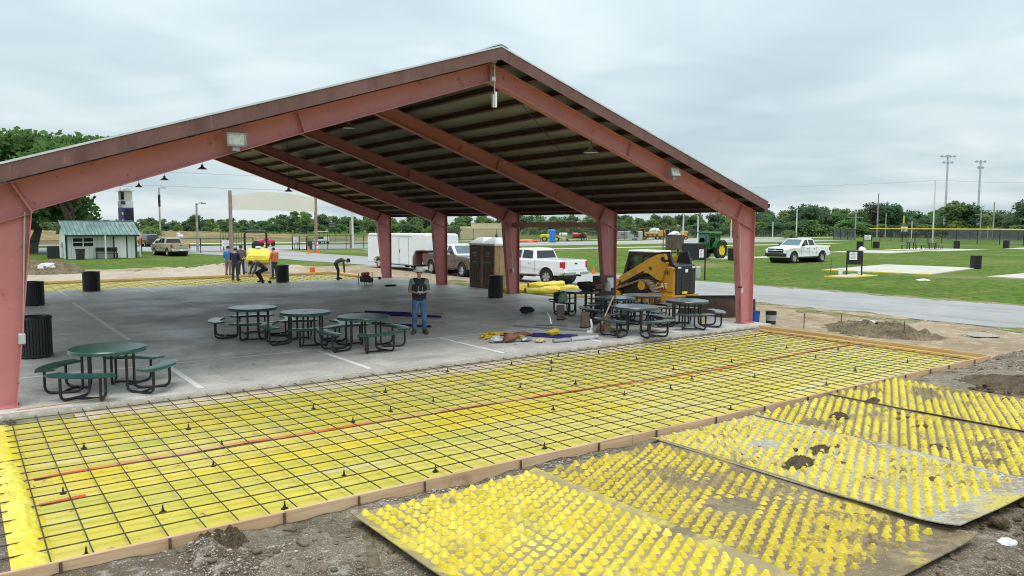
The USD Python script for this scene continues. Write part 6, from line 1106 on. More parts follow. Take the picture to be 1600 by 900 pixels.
t = thing('loader_bucket', 'dark rusty steel loader bucket on the ground behind the right front column', 'loader bucket', (20.3, 16.6, -.1), -.55); m = MB(); m.prism([(-.5, 0), (.45, 0), (.5, .06), (-.30, .10), (-.42, .62), (-.5, .66)], (0, 0, 0), (0, 1, 0), (0, 0, 1), (1, 0, 0), -1.0, 1.0); put('shell', m, 'rust_steel', t); m = MB(); [m.prism([(-.5, .02), (.3, .02), (-.30, .64), (-.5, .66)], (sx * 1.0, 0, 0), (0, 1, 0), (0, 0, 1), (1, 0, 0), -.015, .015) for sx in (-1, 1)]; put('side_plate', m, 'rust_steel', t); m = MB(); [m.box((k * .24, .5, .04), (.06, .16, .03)) for k in range(-4, 5)]; put('tooth', m, 'black_metal', t); m = MB(); m.box((0, -.47, .70), (1.9, .1, .08)); put('coupler', m, 'black_metal', t)
t = thing('generator', 'small red and black generator on the floor at the back of the slab', 'generator', (16.0, 34.0, 0), .3); m = MB(); m.rbox((0, 0, .28), (.45, .36, .3), .04); put('engine', m, 'black_metal', t); m = MB(); m.rbox((0, 0, .52), (.4, .3, .18), .06); put('tank', m, 'red_plastic', t); m = MB(); [m.tube([(x, -.2, 0), (x, -.2, .6), (x, .2, .6), (x, .2, 0)], .016, 6) for x in (-.26, .26)]; put('frame', m, 'black_metal', t, True); m = MB(); m.cyl((.3, .1, .2), (.5, .1, .2), .13, n=14); put('pulley', m, 'black_plastic', t)
t = thing('cooler', 'round orange drinks cooler on the dirt behind the bending man', 'cooler', (17.6, 44.9, -.1), 0, sc=.75); m = MB(); m.lathe([(0, 0), (.2, 0), (.22, .05), (.23, .42), (.21, .45), (0, .45)], 20); put('drum', m, 'cone_orange', t, 35); m = MB(); m.lathe([(0, .45), (.2, .45), (.2, .5), (.15, .54), (0, .54)], 20); put('lid', m, 'red_plastic', t, 35)
for k, (x, y, s, lab) in enumerate([(16.2, 37.7, .16, 'small black ball shaped tool at the feet of the bending man'), (17.3, 37.2, .1, 'small black tool on the slab right of the bending man'), (12.2, 37.6, .12, 'small dark shoe shaped thing left of the black bin at the back'), (12.5, 37.5, .13, 'small dark thing just left of the black bin at the back'), (18.1, 36.7, .14, 'dark wheel like tool by the rear column')]): bag(lab, 'tool', 'small_tool', (x, y, 0), (s * .6, s * .6, s * .6), 'soft_black', 50 + k, .8)
bag('dark flat tool on the slab left of the man in the vest, far back', 'tool', 'small_tool', (16.6, 32.5, 0), (.3, .15, .1), 'soft_black', 58, .4)

# ================================================================== BACKGROUND BUILDINGS
t = thing('storage_shed', 'small pale metal shed with a green roof, window, bench porch and white door', 'shed', (10.4, 75.5, LAWN)); w, d, e, h = 2.75, 5.2, 2.2, 3.30
m = MB(); m.box((0, d / 2, e / 2), (w * 2 - .1, d - .1, e)); m.prism([(0.05, e), (d - .05, e), (d / 2, h - .1)], (-w + .05, 0, 0), (0, 1, 0), (0, 0, 1), (1, 0, 0), 0, 2 * w - .1); put('walls', m, 'shed_wall', t)
n = 16
for k in range(n): x = -w + .08 + (k + .5) * (2 * w - .16) / n; m = MB(); m.rbox((x, -.0 + .03, e / 2), (.31, .05, e - .02), .012); put('wall_panel', m, 'shed_wall', t)
for s in (1, -1):
    for k in range(13): y = (k + .5) * d / 13; m = MB(); m.rbox((s * (w - .03), y, (e + min(y, d - y) / (d / 2) * (h - e)) / 2 - .05), (.05, .36, e + min(y, d - y) / (d / 2) * (h - e) - .1), .01); put('wall_panel', m, 'shed_wall', t)
    m = MB(); m.box((s * (w - .02), .0, e / 2), (.14, .14, e)); put('corner_trim', m, 'shed_trim', t)
for sgn in (0, 1):
    for k in range(18):
        xx = -w - .25 + (k + .5) * (2 * w + .5) / 18; y0, z0, y1, z1 = (-.95, e - .10, d / 2, h) if sgn == 0 else (d + .3, e - .1, d / 2, h)
        m = MB(); P = np.array([(xx - .158, y0, z0), (xx + .158, y0, z0), (xx + .158, y1, z1), (xx - .158, y1, z1)]); m.hull(np.vstack([P, P + [0, 0, .03]])); P = np.array([(xx - .15, y0, z0 + .03), (xx - .11, y0, z0 + .03), (xx - .11, y1, z1 + .03), (xx - .15, y1, z1 + .03)]); m.hull(np.vstack([P, P + [0, 0, .035]])); put('roof_panel', m, 'shed_roof', t)
m = MB(); m.box((0, d / 2, h + .05), (2 * w + .55, .3, .04)); put('ridge_cap', m, 'shed_roof', t)
for x in (.15,): m = MB(); m.box((x, -.85, (e - .14) / 2), (.11, .11, e - .14)); put('porch_post', m, 'cream', t)
m = MB(); m.box((0, -.85, e - .18), (2 * w + .3, .1, .12)); put('porch_beam', m, 'shed_trim', t)
m = MB(); m.box((1.45, -.02, 1.02), (1.14, .05, 2.06)); fr = put('door_frame', m, 'black_metal', t); m = MB(); m.rbox((1.45, -.06, 1.0), (.92, .06, 1.90), .008); dr = put('door', m, 'white_plastic', t); m = MB(); m.rbox((1.08, -.11, 1.0), (.06, .05, .06), .015); put('door_handle', m, 'steel_grey', dr)
m = MB(); m.box((-1.45, -.02, 1.45), (1.72, .05, .86)); wf = put('window_frame', m, 'white_plastic', t)
for cx in (-1.86, -1.04):
    for cz in (1.66, 1.26): m = MB(); m.box((cx, -.048, cz), (.72, .02, .32)); put('window_pane', m, 'glass_dark', t)
m = MB(); m.rbox((-w - .03, 2.6, 1.2), (.12, .5, .45), .02); put('side_vent', m, 'print_grey', t)
t = thing('bench', 'dark bench on the porch of the shed, under the post', 'bench', (10.7, 75.1, LAWN)); m = MB(); m.box((0, 0, .45), (1.7, .4, .06)); put('seat', m, 'soft_black', t); m = MB(); m.box((0, .2, .82), (1.7, .05, .34)); put('backrest', m, 'soft_black', t); [put('leg', MB().box((x, 0, .22), (.08, .4, .44)), 'black_metal', t) for x in (-.8, .8)]; m = MB(); [m.box((x, .18, .6), (.06, .06, .8)) for x in (-.8, .8)]; put('support', m, 'black_metal', t)
t = thing('trash_can', 'dark square trash can at the left corner of the shed', 'trash can', (8.55, 74.3, LAWN)); m = MB(); m.hull(np.array([(x * w_, y * w_, z) for x in (-1, 1) for y in (-1, 1) for w_, z in ((.28, .02), (.33, .85))])); put('bin', m, 'black_plastic', t); m = MB(); m.rbox((0, 0, .88), (.72, .72, .07), .02); put('lid', m, 'soft_black', t)
t = thing('air_conditioner', 'dark cooling unit standing left of the shed wall', 'cooling unit', (6.9, 78.0, LAWN)); m = MB(); m.rbox((0, 0, .55), (.9, .8, 1.1), .05); put('case', m, 'soft_black', t); m = MB(); m.lathe([(0, 0), (.3, 0), (.3, .05), (0, .05)], 16, (0, 0, 1.1)); put('fan', m, 'print_grey', t)
# striped tower behind the shed
t = thing('equipment_tower', 'tall narrow tower of stacked white and purple cabinets behind the shed', 'tower', (15.2, 92.5, LAWN), .1); X0 = 0
m = MB(); m.box((0, 0, 1.5), (1.2, 1.2, 3.0)); m.box((0, 0, 3.9), (1.25, 1.25, 1.8)); put('lower_cabinet', m, 'purple', t); m = MB(); m.box((.12, -.62, 3.9), (.85, .08, 1.6)); put('dark_panel', m, 'soft_black', t); m = MB(); [m.box((-.52, -.64, z), (.14, .06, .3)) for z in (3.4, 4.2)]; put('white_mark', m, 'dull_white', t)
m = MB(); m.rbox((0, 0, 5.2), (1.25, 1.25, .8), .05); put('middle_cabinet', m, 'dull_white', t); m = MB(); m.box((-.4, -.64, 5.35), (.4, .06, .35)); put('window', m, 'glass_dark', t); m = MB(); m.rbox((.0, 0, 6.1), (1.15, 1.1, .95), .05); put('upper_cabinet', m, 'cream', t); m = MB(); m.box((-.45, -.56, 6.1), (.3, .06, .8)); [m.cyl((-.42, -.6, z), (-.42, -.72, z), .14, n=10) for z in (5.9, 6.35)]; put('speaker', m, 'soft_black', t)
m = MB(); m.hull(np.array([(x * .72, y * .7, 6.6 + z) for x in (-1, 1) for y in (-1, 1) for z in (0, .06)] + [(0, y * .7, 6.95) for y in (-1, 1)])); put('cap_roof', m, 'dull_white', t); m = MB(); m.tube([(-.5, 0, 6.7), (-.5, 0, 7.2), (.7, 0, 7.15)], .05, 6); put('top_frame', m, 'steel_grey', t)
# billboard
t = thing('billboard', 'large blank tan sign board with an arched top on two brown posts', 'billboard', (22.5, 79.0, LAWN), math.atan2(4.5, 10.9)); L = 11.6
for x in (0, L): m = MB(); m.cyl((x, 0, 0), (x, 0, 6.45 if x == 0 else 6.25), .19, .17, 12); put('post', m, 'billboard_post', t, 40)
xs = np.linspace(.18, L - .18, 16); top = [(x, 5.95 + .55 * math.sin(PI * (x / L)) ** .8) for x in xs]; m = MB(); m.prism([(xs[-1], 4.55), (xs[0], 4.55)] + top, (0, 0, 0), (1, 0, 0), (0, 0, 1), (0, 1, 0), -.06, .06); put('board', m, 'billboard', t)
# far buildings and machines
t = thing('storage_building', 'beige metal building beyond the fence with a lower part at its left', 'building', (95, 143, LAWN), -.55); m = MB(); m.box((3.5, 0, 1.75), (10, 6, 3.5)); m.box((-2.6, -.5, 1.4), (3.0, 5, 2.8)); m.box((6.5, 0, 3.6), (.8, .8, .5)); put('walls', m, 'beige_building', t)
for k in range(9): m = MB(); m.box((-1.2 + k * 1.15, -3.02, 1.7), (1.05, .05, 3.3)); put('wall_panel', m, 'beige_building', t)
m = MB(); m.box((3.5, 0, 3.54), (10.2, 6.2, .08)); put('roof', m, 'cream', t)
t = thing('cargo_trailer', 'grey enclosed box trailer far off in front of the yellow machines', 'trailer', (119.5, 120.0, LAWN), -.75, sc=.62); m = MB(); m.rbox((-2.2, 0, 1.75), (4.3, 2.4, 2.6), .12); m.rbox((2.2, 0, 1.75), (4.4, 2.4, 2.62), .12); put('box', m, 'silver_paint', t); m = MB(); m.box((0, -1.22, .55), (8.7, .06, .18)); m.box((-5.0, 0, .5), (1.6, .2, .15)); put('rail', m, 'steel_grey', t); m = MB(); [m.box((x, -1.225, 2.0), (1.1, .03, .5)) for x in (-2.6, 2.4)]; put('red_mark', m, 'tail_red', t)
for a in (1.2, 2.2): [wheel(t, a, s * 1.05, .4, .25, 'dull_white') for s in (1, -1)]
def big_machine(name, label, loc, rz, mat, sc=1.0, tank=None):
    t = thing(name, label, 'machine', loc, rz, sc=sc); m = MB(); m.rbox((0, 0, 1.9), (7.0, 2.3, 1.6), .2); m.rbox((2.6, 0, 2.9), (2.6, 2.2, 1.1), .2); m.rbox((-1.0, .2, 2.8), (2.0, 1.8, .6), .15); put('body', m, mat, t); m = MB(); m.rbox((-4.2, 0, 2.6), (1.6, 2.2, 2.4), .1); put('cab', m, 'glass_dark', t); m = MB(); m.rbox((-4.2, 0, 3.9), (2.2, 2.5, .16), .05); [m.box((-4.2 + x, y, 2.6), (.14, .14, 2.6)) for x in (-.85, .85) for y in (-1.12, 1.12)]; put('cab_frame', m, mat, t); m = MB(); m.box((-.2, 0, 1.1), (8.5, 1.3, .5)); [m.box((x, -1.17, 1.7), (.9, .05, .7)) for x in (-2.2, -.6, 1.0)]; put('chassis', m, 'rust_steel', t)
    for a in (-3.4, 2.9, 1.3): [wheel(t, a, s * 1.2, .75, .5, mat, 5) for s in (1, -1)]
    return t
big_machine('paving_machine', 'large orange yellow paving machine with a dark cab, far off beside the grey trailer', (126.5, 119.5, LAWN), -.72, 'machine_orange', .62); big_machine('paving_machine', 'second orange yellow machine parked behind the brown barrel', (131.5, 117.0, LAWN), -.6, 'machine_orange', .58)
t = thing('white_dome_tank', 'white tank behind the orange yellow machines', 'tank', (131.5, 124, LAWN), 0, sc=.62); m = MB(); m.lathe([(0, 0), (2.0, 0), (2.0, 3.4), (1.4, 4.1), (0, 4.3)], 20); put('tank', m, 'dull_white', t, 40)
t = thing('wheel_loader', 'yellow wheel loader with a glazed cab behind the blue portable toilet', 'wheel loader', (93.0, 114.5, LAWN), -.75, sc=.70); m = MB(); m.rbox((-1.8, 0, 1.45), (2.6, 1.7, 1.0), .15); m.rbox((1.0, 0, 1.2), (2.2, 1.2, .6), .12); m.hull(np.array([(1.2, y, z) for y in (-.6, .6) for z in (1.3, 1.6)] + [(4.2, y, z) for y in (-.6, .6) for z in (.75, 1.0)])); put('body', m, 'machine_yellow', t); m = MB(); m.rbox((-.3, 0, 2.4), (1.3, 1.4, 1.4), .08); put('cab_window', m, 'glass_sky', t); m = MB(); m.rbox((-.3, 0, 3.15), (1.5, 1.6, .14), .05); [m.box((-.3 + x, y, 2.4), (.1, .1, 1.5)) for x in (-.65, .65) for y in (-.7, .7)]; put('cab_frame', m, 'machine_yellow', t); m = MB(); m.hull(np.array([(4.1, y, z) for y in (-1.3, 1.3) for z in (.2, 1.0)] + [(5.0, y, .15) for y in (-1.3, 1.3)])); put('bucket', m, 'black_metal', t)
for a in (-1.9, 1.4): [wheel(t, a, s * 1.0, .72, .5, 'machine_yellow', 5) for s in (1, -1)]
t = thing('tank_trailer', 'long red tank on a trailer right of the yellow loader', 'tank trailer', (107.5, 123.0, LAWN), -.75, sc=.56); m = MB(); m.lathe([(0, -2.9), (.7, -2.8), (1.0, -2.4), (1.0, 2.4), (.7, 2.8), (0, 2.9)], 20, (0, 0, 1.9), (1, 0, 0)); put('tank', m, 'tail_red', t, 40); m = MB(); m.box((0, 0, .85), (5.6, 1.2, .25)); [m.box((x, 0, 1.05), (.2, 1.5, .3)) for x in (-1.8, 1.8)]; put('chassis', m, 'black_metal', t); [wheel(t, a, s * .9, .5, .3, 'dull_white') for a in (1.2, 2.3) for s in (1, -1)]
t = thing('white_tank', 'white tank between the yellow loader and the red tank', 'tank', (103.0, 123.0, LAWN), 0, sc=.55); m = MB(); m.lathe([(0, -1.6), (.8, -1.5), (.9, -1.2), (.9, 1.2), (.8, 1.5), (0, 1.6)], 16, (0, 0, 2.0), (1, -.9, 0)); m.box((0, 0, .6), (1.6, 1.2, 1.2)); put('tank', m, 'dull_white', t, 40)
for k, (x, y) in enumerate(((112.5, 119.0), (115.0, 121.0), (111.0, 125.5))):
    t = thing('pipe_stack', ['stack of grey concrete pipes left of the grey trailer, nearest it', 'second stack of grey pipes left of the grey trailer', 'row of pale tanks behind the pipe stacks'][k], 'pipes', (x, y, LAWN), -.75, sc=.7)
    for q in range(4): m = MB(); m.lathe([(.42, -1.2), (.5, -1.2), (.5, 1.2), (.42, 1.2)], 14, (q * 1.1 - 1.6, 0, .5), (0, 1, 0)); put('pipe', m, 'galv' if k == 2 else 'steel_grey', t, 40)
t = thing('orange_netting', 'heap of bright orange netting left of the blue portable toilet', 'netting', (84.5, 111, LAWN)); put('heap', lump_mesh(71, 3, .8, .4) if False else (lump_mesh(71, 3, .8, .35)[0] * [2.4, 1.2, 1.6], lump_mesh(71, 3, .8, .35)[1]), 'cone_orange', t, True)

# ------------------------------------------------------------------ poles, lights, wires
def pole(name, label, px, ybase, ytop, r, mat='wood_pole', cat='pole', parts=None, dist=None):
    """stands on the ground where the sight line through (px, ybase) meets it; as tall as that line of sight says."""
    d = FWD * FPX + RGT * (px - 800) - UPV * (ybase - 450); k = (LAWN - CAMH) / d[2] if dist is None else dist / FPX; q = np.array([0, 0, CAMH]) + d * k; dep = FPX * k
    h = (ybase - ytop) * dep / FPX; t = thing(name, label, cat, (q[0], q[1], LAWN)); m = MB(); m.cyl((0, 0, 0), (0, 0, h), r, r * .7, 10); put('shaft', m, mat, t, 40)
    return t, h, q
def arm_lamp(t, h, ln, mat='steel_grey'): m = MB(); m.tube([(0, 0, h - .3), (RGT[0] * ln * .6, RGT[1] * ln * .6, h + .15), (RGT[0] * ln, RGT[1] * ln, h + .1)], .04, 6); put('arm', m, mat, t, True); m = MB(); m.rbox((RGT[0] * ln, RGT[1] * ln, h + .0), (.5, .5, .2), .06); put('lamp_head', m, mat, t)
t, h, q = pole('utility_pole', 'grey wooden pole with a dark sleeve and a floodlight on top, right of the shed', 251, 378, 294, .17); m = MB(); m.cyl((0, 0, h - 3.2), (0, 0, h - 1.2), .2, n=10); put('sleeve', m, 'soft_black', t, 40); arm_lamp(t, h, .9)
t, h, q = pole('utility_pole', 'grey wooden pole with a small arm lamp, left of the billboard', 309, 392, 318, .15); arm_lamp(t, h, .8)
t, h, q = pole('utility_pole', 'two tone pole standing right of the billboard, partly behind the roof', 551, 388, 318, .17, 'pole_white'); m = MB(); m.cyl((-.2, .1, 0), (-.2, .1, 3.6), .15, n=10); put('dark_post', m, 'billboard_post', t, 40)
for (px, yb, yt, r, mat, lab, cross) in [(1370, 371, 300, .19, 'wood_pole', 'tall utility pole with a cross arm, second from the left beyond the yellow topped fence', 1.6), (1336, 370, 327, .2, 'wood_pole', 'shorter utility pole at the left end of the yellow topped fence', 1.2), (1383, 371, 331, .16, 'wood_pole', 'thin pole just right of the tall cross arm pole', 0), (1551, 371, 313, .2, 'wood_pole', 'utility pole with a cross arm near the right edge', 1.5), (1531, 370, 321, .18, 'wood_pole', 'utility pole right of the second light tower', .9), (1424, 371, 343, .13, 'pole_white', 'thin pale pole right of the yellow foul pole', 0), (1244, 372, 325, .17, 'pole_white', 'pale pole beyond the white pickup on the lawn', 0), (1207, 372, 346, .13, 'pole_white', 'short pale pole beyond the white pickup, left of the taller pale pole', 0), (1142, 376, 343, .14, 'pole_white', 'pale pole seen just left of the right front column', 0), (1090, 376, 338, .15, 'pole_white', 'pale pole seen above the green tractor', 0), (1543, 371, 350, .14, 'foul_yellow', 'short yellowish post left of the cross arm pole near the right edge', 0)]:
    t, h, q = pole('utility_pole', lab, px, yb, yt, r, mat, dist=195 if yb < 374 else None)
    if cross: m = MB(); m.box((0, 0, h * .78), (.2, .2, .2)); m.box(RGT * 0 + [0, 0, h * .78], (cross * 3.4, .16, .16), np.stack([unit(RGT * [1, 1, 0]), unit(np.cross([0, 0, 1], RGT)), [0, 0, 1]], 1)); put('cross_arm', m, 'wood_pole', t)
t, h, q = pole('light_pole', 'slender white pole seen under the eave behind the track loader', 1067, 387, 322, .12, 'pole_white', 'light pole')
t, h, q = pole('net_pole', 'tall slender pole at the outfield fence, left of the light towers', 1457, 378, 282, .16, 'pole_white'); t, h, q = pole('foul_pole', 'thick yellow foul pole at the outfield fence', 1411, 371, 337, .3, 'foul_yellow', 'foul pole'); t, h, q = pole('foul_pole', 'thin pale yellow pole between the two light towers', 1497, 370, 341, .22, 'foul_yellow', 'foul pole')
for (px, yb, yt, lab, nl) in ((1475, 372, 243, 'taller stadium light tower at the left, with two rows of lamps', 4), (1526, 372, 251, 'stadium light tower at the right, nearest the picture edge', 3)):
    t, h, q = pole('light_tower', lab, px, yb, yt, .34, 'galv', 'light tower'); rt = unit(RGT * [1, 1, 0])
    for row, (zz, n) in enumerate(((h - .5, nl), (h - 2.2, nl - 1))):
        m = MB(); m.box((0, 0, zz), (n * 1.15, .14, .14), np.stack([rt, unit(np.cross([0, 0, 1], rt)), [0, 0, 1]], 1)); put('cross_arm', m, 'galv', t)
        for k in range(n): c = rt * (k - (n - 1) / 2) * 1.15 + [0, 0, zz + .05]; m = MB(); m.lathe([(.08, .35), (.22, .2), (.42, -.2), (.40, -.22), (0, -.1)], 12, c, (-.25, -.35, 1)); put('lamp', m, 'steel_grey', t, 40)
    m = MB(); m.cyl((0, 0, 0), (0, 0, 6.0), .5, .42, 12); m.rbox((.5, -.3, 3), (.5, .5, 1.6), .05); put('base_cabinet', m, 'galv', t, 40)
def wire(label, a, b, sag, r=.02): t = thing('power_line', label, 'power line', a); P = [(np.array(b) - np.array(a)) * s + [0, 0, -4 * sag * s * (1 - s)] for s in np.linspace(0, 1, 15)]; m = MB(); m.tube(P, r, 5); put('cable', m, 'steel_grey', t)
q1 = on_ray(150, 290, 14); 
wire('thin power line crossing the sky above the billboard', (-60, 130, 10.2), (130, 150, 10.4), 1.0, .03); wire('second thin power line crossing the sky just above the billboard', (-60, 130, 12.6), (130, 150, 12.8), 1.0, .03)
q = [on_ray(x, y, 150 + 0) for x, y in ((1185, 306), (1370, 312))]; wire('power line running to the tall cross arm pole beyond the fence', (200, 190, 17), (199.5, 92, 14.6), 1.0, .025); wire('power line running right from the tall cross arm pole', (199.5, 92, 14.6), (214, 30, 13.5), 1.2, .025)

# ------------------------------------------------------------------ fences
def fence(name, label, pts, h, step, mesh='chain_link', post='black_metal', rail='black_metal', r=.04, cap=None, mid=False, z0=LAWN):
    pts = [np.array([*p, z0]) for p in pts]; o = pts[0]; t = thing(name, label, 'fence', o)
    for a, b in zip(pts[:-1], pts[1:]):
        a, b = a - o, b - o; L = np.linalg.norm(b - a); n = max(1, round(L / step)); d = (b - a) / L
        for k in range(n + 1):
            if k == 0 and np.linalg.norm(a) > .01: continue
            c = a + d * L * k / n; m = MB(); m.cyl(c, c + [0, 0, h + .04], r, n=8); put('post', m, post, t)
        m = MB(); m.cyl(a + [0, 0, h], b + [0, 0, h], r * .7, n=6)
        if mid: m.cyl(a + [0, 0, h * .5], b + [0, 0, h * .5], r * .6, n=6); m.cyl(a + [0, 0, .12], b + [0, 0, .12], r * .6, n=6)
        put('rail', m, rail, t)
        if cap: m = MB(); m.tube([a + [0, 0, h + .05], b + [0, 0, h + .05]], .11, 8); put('yellow_cap', m, 'foul_yellow', t)
        if mesh: V = np.array([a + [0, 0, .03], b + [0, 0, .03], b + [0, 0, h], a + [0, 0, h]]); put('mesh_panel', (V, np.array([[0, 1, 2, 3]])), mesh, t)
    return t
fence('outfield_fence', 'long black chain link outfield fence with a yellow top cap', [(166.5, 91.5), (150.5, 66.0), (139, 36), (134, 10)], 2.65, 4.4, 'chain_link', cap=True, r=.07)
fence('dugout_fence', 'dark screened fence at the left end of the outfield fence', [(167.5, 95.5), (168.5, 101.5)], 2.5, 2.0, 'windscreen_mesh', r=.07)
fence('screen_fence', 'grey screened fence far behind the outfield, at the right', [(205, 92), (196, 62), (184, 40)], 2.6, 6, 'windscreen_mesh', r=.07)
fence('chain_link_fence', 'long low chain link fence far across the lawn beyond the white pickup', [(190, 160), (182, 120)], 2.2, 5, 'chain_link', r=.06); fence('chain_link_fence', 'chain link fence in front of the yellow machines and the beige building', [(72, 118), (108, 117), (150, 128), (190, 160)], 2.4, 5, 'chain_link', r=.05)
fence('black_pipe_fence', 'black pipe fence right of the shed, ending at the open gate', [(15.2, 84.5), (24, 85.5), (27.5, 88)], 1.55, 2.9, None, mid=True, r=.05)
fence('black_gate', 'black barred gate leaf standing open by the left billboard post', [(24.6, 90.5), (27.4, 92.0)], 2.1, .42, None, mid=True, r=.03)
fence('black_gate', 'open black pipe gate right of the roller, with a pale sign', [(33.2, 91), (33.9, 88.2)], 1.7, 1.45, None, mid=True, r=.06); fence('chain_link_fence', 'chain link fence running right from the open gate behind the trailer', [(34.2, 88.5), (44, 94), (60, 100), (72, 118)], 1.75, 3.5, 'chain_link', r=.045)
fence('wire_fence', 'wire fence with dark posts left of the shed', [(-4, 88), (3, 89), (9.6, 92)], 1.3, 3.2, 'chain_link', r=.05)
def plate_sign(label, c, rz, w, h, z, post=True, bg='paper'):
    t = thing('sign', label, 'sign', c, rz); m = MB(); m.rbox((0, 0, z), (w, .03, h), .01); put('board', m, bg, t); m = MB(); [m.box((0, -.018, z + h * k), (w * .7, .004, h * .07)) for k in (-.25, 0, .25)]; put('print', m, 'print_grey', t)
    if post: m = MB(); [m.cyl((x, .04, 0), (x, .04, z + h * .4), .03, n=6) for x in (-w * .3, w * .3)]; put('post', m, 'black_metal', t)
plate_sign('white sign on the black pipe fence left of the billboard post', (23.8, 85.2, LAWN), -.3, 1.0, .65, 1.0); plate_sign('white sign on the open black gate right of the roller', (33.4, 90.3, LAWN), -.9, .7, .7, 1.15); plate_sign('small dark sign on a post behind the billboard', (54, 128, LAWN), -.4, 1.5, 1.0, 3.0, True, 'soft_black')
t = thing('mailbox_post', 'white rounded box on a black post by the fence left of the billboard', 'post', (20.0, 90.0, LAWN)); m = MB(); m.cyl((0, 0, 0), (0, 0, 1.5), .09, n=8); put('post', m, 'black_metal', t); m = MB(); m.rbox((.1, 0, 1.75), (.7, .5, .35), .12); m.rbox((-.05, 0, 2.0), (.35, .35, .25), .1); put('box', m, 'dull_white', t)
t = thing('marker_post', 'white post with an orange band right of the shed', 'post', (14.0, 78.5, LAWN)); m = MB(); m.cyl((0, 0, 0), (0, 0, 1.1), .07, n=8); put('post', m, 'white_plastic', t); m = MB(); m.cyl((0, 0, 1.1), (0, 0, 1.75), .075, n=8); put('band', m, 'cone_orange', t)
t = thing('bollard', 'short dark bin beside the open gate', 'bin', (35.4, 91.0, LAWN)); m = MB(); m.lathe([(0, 0), (.28, 0), (.32, 1.0), (.2, 1.05), (0, 1.05)], 14); put('bin', m, 'vest_navy', t, 40)

# ------------------------------------------------------------------ cones
def cone(label, c, s=1.0, tall=False):
    t = thing('traffic_cone', label, 'traffic cone', c, .3, sc=s); m = MB(); m.rbox((0, 0, .02), (.38, .38, .04), .015); put('base', m, 'cone_orange', t); m = MB(); m.lathe([(.15, .04), (.13, .06), (.03, .70), (.02, .71), (0, .71)], 18); put('cone', m, 'cone_orange', t, 40)
    if tall: m = MB(); m.lathe([(.105, .25), (.085, .40)], 18); m.lathe([(.075, .48), (.062, .58)], 18); put('white_band', m, 'white_plastic', t, 40)
cone('orange traffic cone on the grass edge, left one of the two by the gate', (29.7, 76.6, LAWN), 1.15); cone('tall orange and white cone, right one of the two by the gate', (31.6, 79.0, LAWN), (1.1, 1.1, 2.0), True); cone('orange traffic cone behind the tailgate of the white pickup', (32.6, 35.9, LAWN), .8)
cone('small orange and white cone on the road by the red vehicle', (30.2, 92, LAWN), (.9, .9, 1.5), True)

# ------------------------------------------------------------------ lawn furniture
def board_sign(label, c, rz, w, h, z, paper, sc=1.0):
    t = thing('notice_board', label, 'notice board', c, rz, sc=sc); m = MB(); m.rbox((0, 0, z), (w, .07, h), .015); b = put('board', m, 'black_metal', t); m = MB(); m.box((paper[0], -.042, z + paper[1]), (paper[2], .012, paper[3])); p = put('notice', m, 'paper', b); m = MB(); [m.box((paper[0] - paper[2] * .05, -.05, z + paper[1] + paper[3] * k), (paper[2] * .6, .004, paper[3] * .05)) for k in (-.3, -.15, .0, .2)]; m.box((paper[0], -.05, z + paper[1] + paper[3] * .35), (paper[2] * .3, .004, paper[3] * .12)); put('print', m, 'print_grey', b)
    for x in (-w / 2 + .05, w / 2 - .05): m = MB(); m.box((x, .03, (z) / 2), (.08, .08, z)); put('post', m, 'black_metal', t)
    return t
vrz = lambda x, y: math.atan2(y, x) - PI / 2
board_sign('black notice board with a white sheet beside two white buckets on the lawn', (45.3, 25.8, LAWN), vrz(45.3, 25.8) + .1, .96, .88, 1.15, (-.08, .1, .44, .5))
board_sign('wide black notice board with a white sheet in front of the green tractor', (34.0, 29.0, LAWN), vrz(34.2, 28.9) - .05, 1.36, .95, 1.62, (.42, -.1, .26, .46))
board_sign('far black notice board with a white sheet near the outfield fence', (110.5, 61.0, LAWN), vrz(110, 61), 1.2, .9, 1.5, (0, 0, .9, .7))
board_sign('white sign board on the outfield fence right of the far notice board', (160, 80.5, LAWN), vrz(160, 80.5), 1.0, .9, 2.2, (0, 0, .98, .85), 1.2)
t = thing('burn_barrel', 'rusty brown barrel on posts with a white bag on top, behind the track loader', 'barrel', (38.4, 34.4, LAWN), 0, sc=(1.15, 1.15, 1.1)); m = MB(); m.lathe([(0, 1.35), (.50, 1.35), (.52, 1.37), (.52, 2.22), (.55, 2.24), (.52, 2.26), (.48, 2.2), (0, 2.0)], 24); put('barrel', m, 'rust_steel', t, 35); m = MB(); [m.cyl((x, 0, 0), (x, 0, 1.36), .06, n=8) for x in (-.3, .3)]; m.cyl((-.95, 0, 0), (-.95, 0, 2.9), .03, n=6); put('post', m, 'rust_steel', t); v, f = lump_mesh(91, 2, .7, .5); put('white_bag', (v * [.34, .34, .4] + [0, 0, 2.26], f), 'dull_white', t, True)
t = thing('ground_cabinet', 'low grey electrical cabinets under the wide notice board', 'cabinet', (34.9, 29.8, LAWN), vrz(34.9, 29.8)); m = MB(); [m.rbox((x, 0, .35), (.26, .3, .7), .03) for x in (-.6, -.2, .3)]; put('cabinet', m, 'galv', t)
def lawn_bin(label, c, s=1.0): t = thing('trash_receptacle', label, 'trash bin', c, .4, 'black bins on the lawn', sc=s); drum_parts(t); return t
b0 = lawn_bin('black trash bin at the corner of the large concrete pad on the lawn', (61.0, 25.3, LAWN), (1.22, 1.22, 1.12)); GBL = 'black bins on the lawn'
for (x, y, lab, s) in ((97.0, 54.6, 'black bin behind the black notice board on the lawn', 1.3), (113.3, 49.6, 'black bin at the far pad, right of the lawn picnic table', 1.3), (124.4, 47.6, 'black bin near the right edge, in front of the outfield fence', 1.35), (106.5, 57.5, 'black bin left of the lawn picnic table', (1.9, 1.5, 1.1)), (56.2, 43.6, 'black bin seen between the right column and the tractor', (1.1, 1.1, 1.25))): copy(b0, 'trash_receptacle', lab, (x, y, LAWN), .2, GBL, s)
